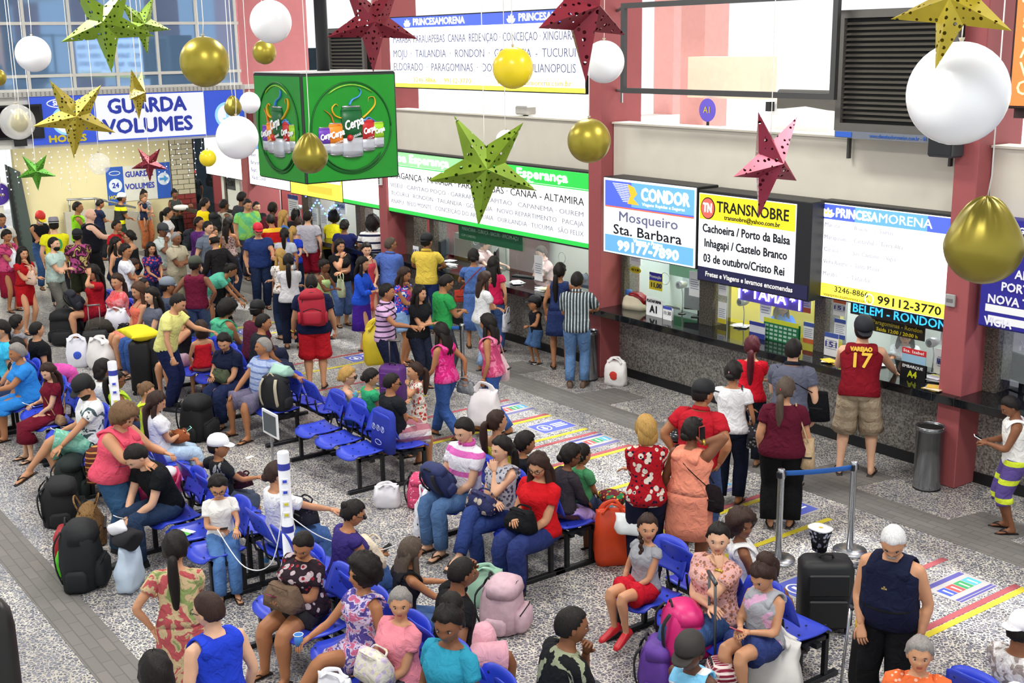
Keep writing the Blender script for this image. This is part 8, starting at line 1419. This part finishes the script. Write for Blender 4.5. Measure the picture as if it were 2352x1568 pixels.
    dict(at=(-18.07, 11.39), rz=0.74, h=1.78, vx=0.0240, hd=(-20,4,0), skin='c', hair=('sh','k'), hat=('capb', mat('#1c1c20',.7)), arms=('ct','ct'), top=('polo', cloth('#e4c650')), bot=('jeans', cloth('#25376c','dn')), l='man in pale yellow polo and spotted dark cap at counter'),
    dict(at=(-18.73, 11.03), rz=0.49, h=1.68, vx=0.0240, hd=(-40,2,0), g=1.1, skin='c', hair=('sh','s'), gl='y', arms=('hp','fo'), top=('shirt', cloth('#5470bc')), bot=('trousers', cloth('#2a3044')), l='greying man in blue shirt and glasses near narrow column'),
    dict(at=(-20.82, 11.91), rz=0.96, h=1.76, vx=0.0240, g=1.15, skin='b', hair=('cu','k'), arms=('ct','ct'), top=('shirt', cloth('#e8e8e8','st','#1c2040',None,.5)), bot=('jeans', cloth('#22283a')), l='curly-haired man in white shirt with thin dark stripes at counter'),
    dict(at=(-16.06, 8.11), rz=1.07, h=1.74, vx=0.0217, g=1.25, skin='b', hair=('sh','k'), arms=('bg','bg'), top=('tee', cloth('#1a2140')), bot=('shorts', cloth('#d02430'), .5), watch=0, shoes=('flip', mat('#26221f',.6)), it=[('backpack', mat('#a81c30',.6,bump=.3), 'big red rucksack on the back of man in navy tee', 1.15)], l='man in navy tee and red shorts wearing a red rucksack'),
    dict(at=(-17.74, 9.87), rz=-0.97, h=1.60, vx=0.0240, s='f', hd=(0,8,0), skin='b', hair=('lw','k'), arms=('ph','ph'), top=('long', cloth('#2450c8'), .8), bot=('skirt', cloth('#42208c'), .62, .05), it=[('phone', PAPER, 'pale pink phone of woman in blue cardigan')], l='woman in blue cardigan and purple pleated skirt'),
    dict(at=(-18.93, 10.66), rz=-1.67, h=1.62, vx=0.0240, s='f', hd=(-10,8,0), skin='a', hair=('bl','k'), arms=('lo','ch'), top=('strap', cloth('#d84a58')), bot=('skirt', cloth('#e4665e'), .6, .03), l='woman in coral dress pressing red cloth to her mouth'),
    dict(at=(-19.62, 10.49), rz=-1.58, h=1.62, vx=0.0240, s='f', g=1.2, hd=(0,8,0), skin='b', hair=('bo','k'), arms=('fo','ch'), top=('top', cloth('#1b1a1c'), .25), bot=('capris', cloth('#4a6494','dn')), it=[('handbag', cloth('#b9c4a0'), 'pale green striped shopping bag beside woman in black lace', 0, (.26,.32))], l='short-haired woman in black lace top and denim capris, hand on mouth'),
    dict(at=(-18.81, 9.71), rz=-1.12, h=1.42, vx=0.0240, s='f', hd=(0,12,0), skin='d', hair=('bu','k'), gl='y', arms=('ch','fo'), top=('strap', cloth('#c0dc96')), bot=('jeans', cloth('#26304a')), l='girl in pale green top with glasses touching her nose'),
    dict(at=(-18.63, 9.00), rz=1.05, h=1.62, vx=0.0240, s='f', skin='b', hair=('pl','k'), arms=('fo','fo'), top=('tee', cloth('#d6d4d8')), bot=('jeans', cloth('#141a30')), l='slim woman in pale grey blouse with low black ponytail, back turned'),
    dict(at=(-19.33, 9.22), rz=1.45, h=1.60, vx=0.0240, s='f', hd=(20,4,0), skin='a', hair=('lw','y'), arms=('fo','fo'), top=('top', cloth('#e8e0d8','sp','#4a4a50'), .3), bot=('jeans', cloth('#22304c')), it=[], l='blonde curly-haired woman half hidden behind grey-bloused woman'),
    dict(at=(-21.50, 10.33), rz=0.95, h=1.62, vx=0.0240, s='f', skin='c', hair=('po','k'), arms=('fo','dn'), top=('tee', cloth('#b9bcc8')), bot=('jeans', cloth('#20304c')), l='woman in grey tee with dark shoulders and high black ponytail'),
    dict(at=(-22.37, 10.93), rz=0.85, h=1.50, vx=0.0240, s='f', skin='a', hair=('po','y'), arms=('be','be'), top=('tee', cloth('#2440c0')), bot=('jeans', cloth('#20304c')), l='woman in royal blue tee with blonde ponytail in the queue'),
    dict(at=(-22.69, 11.44), rz=0.83, h=1.74, vx=0.0240, hd=(-15,2,0), skin='a', hair=('sh','k'), beard='k', arms=('be','dn'), top=('tee', cloth('#b4b2be')), bot=('shorts', cloth('#a01c34'), .52), l='bearded man in grey tee and dark red shorts in queue'),
    dict(at=(-22.88, 12.09), rz=0.72, h=1.66, vx=0.0240, s='f', ln=24, skin='d', hair=('af','k'), arms=('ct','ct'), top=('tee', cloth('#dcd020')), bot=('trousers', cloth('#1a1a1e')), l='woman in yellow tee bending over the counter, curly hair'),
    dict(at=(-21.73, 11.76), rz=0.71, h=1.62, vx=0.0240, s='f', g=1.35, skin='d', hair=('bl','k'), arms=('dn','ct'), top=('top', cloth('#22265c'), .28), bot=('skirt', cloth('#181c3c'), .6, .02), l='large woman in navy blue at the counter, dark tied hair'),
    dict(at=(-23.65, 11.33), rz=-0.27, h=1.66, vx=0.0240, s='f', hd=(0,-2,0), skin='a', hair=('lo','y'), arms=('dn','dn'), top=('top', cloth('#4a78c0'), .1), bot=('jeans', cloth('#2a3450')), l='woman with long golden blonde hair looking right'),
    dict(at=(-22.88, 10.78), rz=1.45, h=1.72, vx=0.0240, ln=16, hd=(0,22,0), skin='c', hair=('sh','k'), arms=('fo','fo'), top=('tee', cloth('#b81c1c','st','#e0b030',None,.25)), bot=('shorts', cloth('#1c1c22'), .5), l='man in red football shirt with gold stripes bending forward'),
    dict(at=(-21.95, 9.99), rz=-1.83, h=1.70, vx=0.0240, g=1.2, hd=(0,4,0), skin='b', hair=('sh','k'), hat=('cap', mat('#c81f38',.6)), gl='sun', arms=('fw','dn'), top=('tee', cloth('#24386e')), bot=('jeans', cloth('#1c2844')), it=[('backpack', mat('#14161c',.8), 'black rucksack on man in red cap', .9)], l='man in red cap, sunglasses and blue tee holding a trolley handle'),
    dict(at=(-25.15, 11.21), rz=-1.52, h=1.80, vx=0.0240, g=1.3, belly=.05, hd=(0,12,0), skin='b', hair=('sh','k'), arms=('dn','dn'), top=('tee', cloth('#8cd06a','pr','#68c088','#a0dc60',.3)), bot=('jeans', cloth('#3a3a48')), it=[], l='tall heavy man in light green tee with sunglasses at collar'),
    dict(at=(-25.86, 11.76), rz=-1.68, h=1.62, vx=0.0240, hd=(10,4,0), skin='a', hair=('sh','k'), arms=('dn','dn'), top=('tee', cloth('#1a1b1f')), bot=('jeans', cloth('#26304a')), l='pale young man in black tee behind man in green'),
    dict(at=(-25.90, 11.40), rz=0.15, h=1.86, vx=0.0240, skin='d', hair=('sh','k'), arms=('dn','dn'), top=('tee', cloth('#3a3c44')), bot=('jeans', cloth('#26304a')), l='dark-skinned man in grey by the far red column'),
    dict(at=(-24.10, 11.30), rz=0.35, h=1.80, vx=0.0240, skin='e', hair=('sh','k'), arms=('dn','dn'), top=('tee', cloth('#5c1c28')), bot=('jeans', cloth('#26304a')), l='tall very dark man in maroon near the far counter'),
    dict(at=(-24.34, 11.97), rz=0.55, h=1.57, vx=0.0240, s='f', skin='c', hair=('bo','k'), arms=('dn','dn'), top=('tee', cloth('#23242a')), bot=('jeans', cloth('#26304a')), l='woman with black bobbed hair between two taller men'),
    dict(at=(-23.47, 11.62), rz=0.93, h=1.50, vx=0.0240, s='f', skin='b', hair=('lo','b'), arms=('dn','dn'), top=('tee', cloth('#d8d0c8')), bot=('jeans', cloth('#26304a')), l='woman with loose brown hair beside bearded man'),
    dict(at=(-23.41, 9.99), rz=0.38, h=1.66, vx=0.0240, s='f', hd=(-15,0,0), skin='c', hair=('lo','k'), arms=('dn','fo'), top=('strap', cloth('#a08c88','fl','#6a4a50',None,1.4)), bot=('jeans', cloth('#26304a')), l='woman with very long black hair and bare shoulders in queue'),
    dict(at=(-21.11, 8.82), rz=-4.44, h=1.72, vx=0.0240, p='wk', ln=10, hd=(0,18,0), skin='b', hair=('bf','k'), arms=('wk','wb'), top=('long', cloth('#1f1d1f')), bot=('trousers', cloth('#101114')), shoes=('shoe', mat('#18181a',.5)), l='balding man in black shirt and trousers walking left'),
    dict(at=(-20.20, 8.10), rz=-0.55, h=1.62, vx=0.0240, s='f', ln=62, hd=(0,30,0), skin='c', hair=('bu','k'), arms=('rd','rd'), top=('tee', cloth('#58b498')), bot=('skirt', cloth('#a9a4a8','fl','#2c2a34',None,1.6), .45, .02), l='woman in mint green top bending right down, patterned skirt'),
    dict(at=(-22.71, 9.25), rz=-1.23, h=1.74, vx=0.0240, hd=(10,4,0), skin='a', hair=('sh','k'), arms=('dn','dn'), top=('polo', cloth('#6a7484')), bot=('jeans', cloth('#1c2848')), l='man in grey-blue polo with white cuffs looking at viewer'),
    dict(at=(-23.72, 9.48), rz=-1.09, h=1.70, vx=0.0240, hd=(10,2,0), skin='c', hair=('sh','k'), arms=('fo','fo'), top=('long', cloth('#54286c'), .7), bot=('jeans', cloth('#22283c')), it=[('backpack', mat('#20242e',.8), 'dark rucksack on youth in purple hoodie', .9)], l='youth in purple hooded top standing behind grey polo man'),
    dict(at=(-26.26, 10.65), rz=-0.05, h=1.76, vx=0.0240, g=1.15, skin='b', hair=('sh','k'), arms=('dn','dn'), top=('tee', cloth('#f0d414')), bot=('jeans', cloth('#26304a')), l='man in bright yellow tee near the brick pier'),
    dict(at=(-25.95, 10.98), rz=0.16, h=1.72, vx=0.0240, skin='d', hair=('sh','k'), gl='y', arms=('dn','dn'), top=('tank', cloth('#b9b4a8')), bot=('jeans', cloth('#26304a')), it=[('backpack', mat('#15171b',.8), 'black rucksack on man in beige vest', .9)], l='man in beige vest and glasses with a black rucksack'),
    dict(at=(-23.22, 9.54), rz=-0.80, h=1.55, vx=0.0240, s='f', skin='b', hair=('bl','n'), top=('tee', cloth('#e0c020')), bot=('jeans', cloth('#26304a')), l='face of a person in yellow just behind grey polo man'),
    dict(at=(-18.96, 7.47), rz=0.92, h=1.70, vx=0.0240, hd=(-25,4,0), skin='d', hair=('sh','k'), hat=('cap', mat('#4a5044',.8)), arms=('hp','hp'), top=('tank', cloth('#701c38')), bot=('jeans', cloth('#40506c','dn')), l='man in maroon vest and olive cap with hands on hips'),
    dict(at=(-22.26, 8.42), rz=-1.08, h=1.66, vx=0.0240, hd=(-10,6,0), g=1.1, skin='d', hair=('sh','g'), arms=('fo','fo'), top=('shirt', cloth('#b9b098')), bot=('trousers', cloth('#8a8470')), l='grey-haired man in khaki shirt holding his wrist'),
    dict(at=(-23.25, 8.53), rz=-1.08, h=1.70, vx=0.0240, hd=(-5,10,0), skin='d', hair=('sh','k'), hat=('cap', mat('#3a3c40',.8)), arms=('dn','ch'), top=('shirt', cloth('#c2ccc8')), bot=('shorts', cloth('#8c8478','st','#6a3a40',None,.6), .55), l='man in pale shirt and dark grey cap with hand to cheek'),
    dict(at=(-26.21, 9.76), rz=-0.46, h=1.62, vx=0.0240, s='f', skin='b', hair=('po','k'), arms=('dn','fo'), top=('tee', cloth('#e8e8ec')), bot=('jeans', cloth('#22283c')), l='woman in white tee with thick black ponytail by the pier'),
    dict(at=(-30.55, 11.65), rz=-1.63, h=1.50, vx=0.0240, s='f', g=1.1, hd=(0,6,0), skin='d', hair=('bt','k'), arms=('ho','ho'), top=('tank', cloth('#3f4440')), bot=('trousers', cloth('#1a1c20')), it=[], l='woman in grey vest cradling a baby by the brick pier'),
    dict(at=(-30.60, 10.85), rz=-1.34, h=1.55, vx=0.0240, s='f', hd=(10,6,0), skin='b', hair=('bt','k'), arms=('ho','ho'), top=('tank', cloth('#8a8c90','fl','#c8c8c8',None,1.5)), bot=('trousers', cloth('#c8764a','sp','#a85a34')), l='woman in ripped orange trousers carrying a small child'),
    dict(at=(-30.30, 10.72), rz=-1.08, h=0.85, vx=0.0240, z=.55, s='f', skin='b', hair=('bu','d'), arms=('ho','ho'), dress=(cloth('#1f2a44'), 0, .4, .03, True), l='toddler in navy dress held on the arm of its mother'),
    dict(at=(-29.75, 9.90), rz=-0.04, h=1.62, vx=0.0240, ln=10, hd=(0,10,0), skin='c', hair=('sh','k'), hat=('capb', mat('#d0d2d8',.7)), arms=('ho','ho'), top=('tee', cloth('#2c2e30','st','#e0e020',None,.22)), bot=('trousers', cloth('#2c3e34')), l='man in pale cap and black shirt with yellow shoulders'),
    dict(at=(-29.90, 9.45), rz=-0.04, h=1.50, vx=0.0240, hd=(0,20,0), skin='c', hair=('sh','k'), arms=('fo','fo'), top=('tee', cloth('#1e2440')), bot=('trousers', cloth('#22262c')), l='man in navy bending his head beside the pale cap'),
    dict(at=(-25.82, 7.94), rz=-0.26, h=1.80, vx=0.0240, g=1.45, belly=.06, hd=(-20,2,0), skin='w', hair=('ba','k'), arms=('dn','fw'), top=('tank', cloth('#161722')), bot=('trousers', cloth('#17181c')), l='big shaven-headed man in black vest'),
    dict(at=(-27.58, 8.23), rz=-0.26, h=1.76, vx=0.0240, hd=(-20,2,0), skin='c', hair=('sh','k'), arms=('dn','fo'), top=('tank', cloth('#8cd422')), bot=('trousers', cloth('#22262c')), l='man in lime green vest standing by the yellow wall'),
    dict(at=(-27.06, 7.27), rz=-1.42, h=1.70, vx=0.0240, hd=(0,30,0), skin='c', hair=('sh','k'), hat=('cap', mat('#d03028',.6), mat('#ecd820',.6)), beard='w', arms=('fo','fo'), top=('crop', cloth('#17181c')), bot=('jeans', cloth('#31507c','dn')), l='person in red and yellow cap and black cropped top'),
    dict(at=(-24.93, 6.98), rz=1.23, h=1.76, vx=0.0240, hat=('hat', mat('#84808a',.8)), g=1.1, skin='a', hair=('sh','k'), arms=('dn','fo'), back=(('10', .30, .3, mat('#2a9a58',.6), .22),), top=('tee', cloth('#e4e022')), bot=('trousers', cloth('#2c2c30')), l='person in grey brimmed hat and bright yellow football tee'),
    dict(at=(-23.04, 6.38), rz=-0.86, h=1.68, vx=0.0240, hd=(0,0,0), skin='a', hair=('sh','k'), beard='k', arms=('fo','fo'), top=('tee', cloth('#b4ccc4')), bot=('trousers', cloth('#6a6a64')), l='bearded man in pale mint tee with folded arms'),
    dict(at=(-23.78, 7.07), rz=1.11, h=1.66, vx=0.0240, skin='c', hair=('sh','k'), hat=('capb', mat('#1c1c22',.8)), arms=('dn','fo'), top=('tee', cloth('#3c1c28','pr','#a84a80','#b8a868',.7)), bot=('shorts', cloth('#2c3020'), .5), l='man in dark cap and colourful patterned tee, back turned'),
    dict(at=(-22.80, 5.76), rz=-1.17, h=1.60, vx=0.0240, s='f', hd=(-8,4,0), skin='b', hair=('lo','k'), arms=('ch','fo'), dress=(cloth('#a8141c'), .2, .42, .0), it=[('handbag', cloth('#d8b8a4'), 'pale pink handbag on arm of woman in red dress', 0, (.34,.26))], l='woman in short red dress with very long black hair'),
    dict(at=(-25.03, 6.05), rz=-1.16, h=1.64, vx=0.0240, s='f', hd=(0,14,0), skin='c', hair=('bl','k'), arms=('ch','fo'), top=('tee', cloth('#c84a78','pr','#8a2c50')), bot=('skirt', cloth('#8a1834'), .7, .02), it=[('plastic', mat('#e2e4ec',.4), 'white plastic bag hanging at the left edge', 0, (.26,.34))], l='woman in pink top and long wine skirt at left edge'),
    dict(at=(-26.70, 6.41), rz=-1.52, h=1.76, vx=0.0240, skin='c', hair=('sh','k'), arms=('dn','dn'), top=('polo', cloth('#d4d2c8')), collar=cloth('#24408c'), bot=('trousers', cloth('#24386c')), l='man in cream polo with blue collar cut by left edge'),
    dict(at=(-24.74, 8.13), rz=-0.93, h=1.66, vx=0.0240, hd=(0,4,0), skin='c', hair=('sh','k'), arms=('ch','dn'), top=('tee', cloth('#b81c28')), bot=('jeans', cloth('#26304a')), l='man in red tee with curly fringe holding his phone to ear'),
    dict(at=(-23.38, 8.01), rz=-3.60, h=1.60, vx=0.0240, s='f', hd=(0,2,0), skin='b', hair=('bl','k'), gl='y', arms=('fo','fo'), top=('strap', cloth('#1a1a1e')), bot=('jeans', cloth('#26304a')), l='woman in glasses and black strapless top turned left'),
    dict(at=(-22.65, 7.38), rz=-0.63, h=1.62, vx=0.0240, s='f', skin='b', hair=('lw','k'), arms=('dn','dn'), top=('strap', cloth('#1f2636')), bot=('jeans', cloth('#26304a')), l='woman with dark curly hair and bare back'),
    dict(at=(-21.30, 7.10), rz=-0.55, h=1.68, vx=0.0240, s='f', hd=(-20,4,0), skin='c', hair=('bl','k'), arms=('fo','fo'), top=('tee', cloth('#e4e6ee')), bot=('jeans', cloth('#26304a')), l='woman in white tee with black bun in the middle crowd'),
    dict(at=(-22.39, 7.98), rz=-1.34, h=1.50, vx=0.0240, s='f', hd=(-10,10,0), skin='b', hair=('lo','k'), arms=('lo','lo'), top=('tee', cloth('#28286a','fl','#c84a58','#3a58b0',1.2)), bot=('jeans', cloth('#1f2740')), l='girl in blue flowered top with long black hair'),
    dict(at=(-21.90, 7.35), rz=-0.46, h=1.30, vx=0.0240, s='f', hd=(0,30,0), skin='c', hair=('bu','b'), ln=10, arms=('fo','fo'), top=('strap', cloth('#e88a80')), bot=('jeans', cloth('#26304a')), l='woman with green hair clip and coral strap, head bent'),
    dict(at=(-21.38, 7.10), rz=-0.09, h=1.43, vx=0.0240, p='si', s='f', hd=(0,6,0), skin='c', hair=('bl','k'), arms=('lo','lo'), top=('tee', cloth('#d8d4c8','fl','#1c1c22',None,1.2)), bot=('jeans', cloth('#26304a')), l='woman in black and white patterned top behind coral tee woman'),
    dict(at=(-20.34, 7.10), rz=-0.09, h=1.45, vx=0.0240, p='si', skin='c', hair=('sh','k'), hd=(-20,4,0), arms=('lo','lo'), top=('tee', cloth('#8a8c90')), bot=('jeans', cloth('#26304a')), l='dark-haired man half hidden behind two seated women'),
    dict(at=(-19.19, 7.10), rz=-0.09, h=1.82, vx=0.0240, p='si', skin='c', hair=('sh','k'), hd=(-10,4,0), hat=('cap', mat('#7e8894',.8)), arms=('lo','lo'), top=('tee', cloth('#4c5468')), bot=('jeans', cloth('#26304a')), l='man in grey-blue cap and slate shirt seated with back turned'),
    dict(at=(-17.67, 4.08), rz=3.14, h=1.82, vx=0.0219, p='si', s='f', g=1.3, skin='b', hair=('sh','k'), arms=('dn','lo'), top=('tee', cloth('#3ab4e0')), bot=('jeans', cloth('#26304a')), l='person in turquoise tee cut off by the left edge'),
    dict(at=(-34.60, 14.60), rz=-0.46, h=1.75, vx=0.0240, skin='e', hair=('sh','k'), arms=('dn','dn'), top=('tee', cloth('#16181e')), bot=('trousers', cloth('#16181e')), it=[('backpack', mat('#101216',.8), 'black rucksack of man leaving by the exit', 1.0)], l='man in black with rucksack in the exit beyond brick pier'),
    dict(at=(-35.00, 14.00), rz=1.50, h=1.50, vx=0.0240, skin='d', hair=('sh','k'), hat=('cap', mat('#e0304a',.6)), arms=('dn','dn'), top=('tee', cloth('#1a2024')), bot=('trousers', cloth('#16181e')), l='person in red cap standing out in the exit'),
    dict(at=(-18.60, 12.95), rz=-1.15, h=1.50, vx=0.0240, hd=(20,28,0), skin='w', hair=('sh','s'), arms=('fw','fw'), top=('shirt', cloth('#e0c0bc')), bot=('trousers', cloth('#23262e')), l='clerk in pale pink shirt bending over papers, left of the two'),
    dict(at=(-16.65, 12.95), rz=-3.26, h=1.60, vx=0.0240, hd=(0,18,0), g=1.1, skin='w', hair=('sh','s'), arms=('fw','fo'), top=('shirt', cloth('#e0c0bc')), bot=('trousers', cloth('#23262e')), l='clerk in pale pink shirt typing at the right of the green booth'),
    dict(at=(-11.40, 13.10), rz=-2.06, h=1.46, vx=0.0210, s='f', hd=(0,24,0), skin='b', hair=('lw','n'), gl='y', arms=('fw','fw'), top=('polo', cloth('#2460d0')), bot=('trousers', cloth('#23262e')), l='clerk in bright blue polo writing in the yellow booth'),
    dict(at=(-9.30, 13.10), rz=-2.52, h=1.42, vx=0.0195, s='f', hd=(0,20,0), skin='b', hair=('lw','k'), arms=('fw','fw'), top=('tee', cloth('#c8ccd0')), bot=('trousers', cloth('#23262e')), l='clerk in white tee with long dark hair in right booth'),
    dict(at=(-16.43, 5.97), rz=-0.82, h=1.74, vx=0.0212, ln=20, hd=(0,26,0), skin='b', hair=('sh','k'), arms=('fw','bg'), top=('tee', cloth('#e8e48c')), bot=('jeans', cloth('#1a2248')), shoes=('shoe', mat('#22222a',.6)), l='man in pale yellow tee and navy jeans stooping beside the black suitcase'),
    dict(at=(-12.64, 7.79), rz=-3.42, h=1.10, vx=0.0181, s='f', hd=(0,0,0), skin='b', hair=('po','b'), arms=('ch','fo'), dress=(cloth('#e0d4cc','fl','#b8403c','#5a7a50',1.2), .2, .55, .05), l='little girl in flowered dress with ponytail standing by the queue post'),
]
for _d in PEOPLE: person(_d)
finish_people()
bake_text()
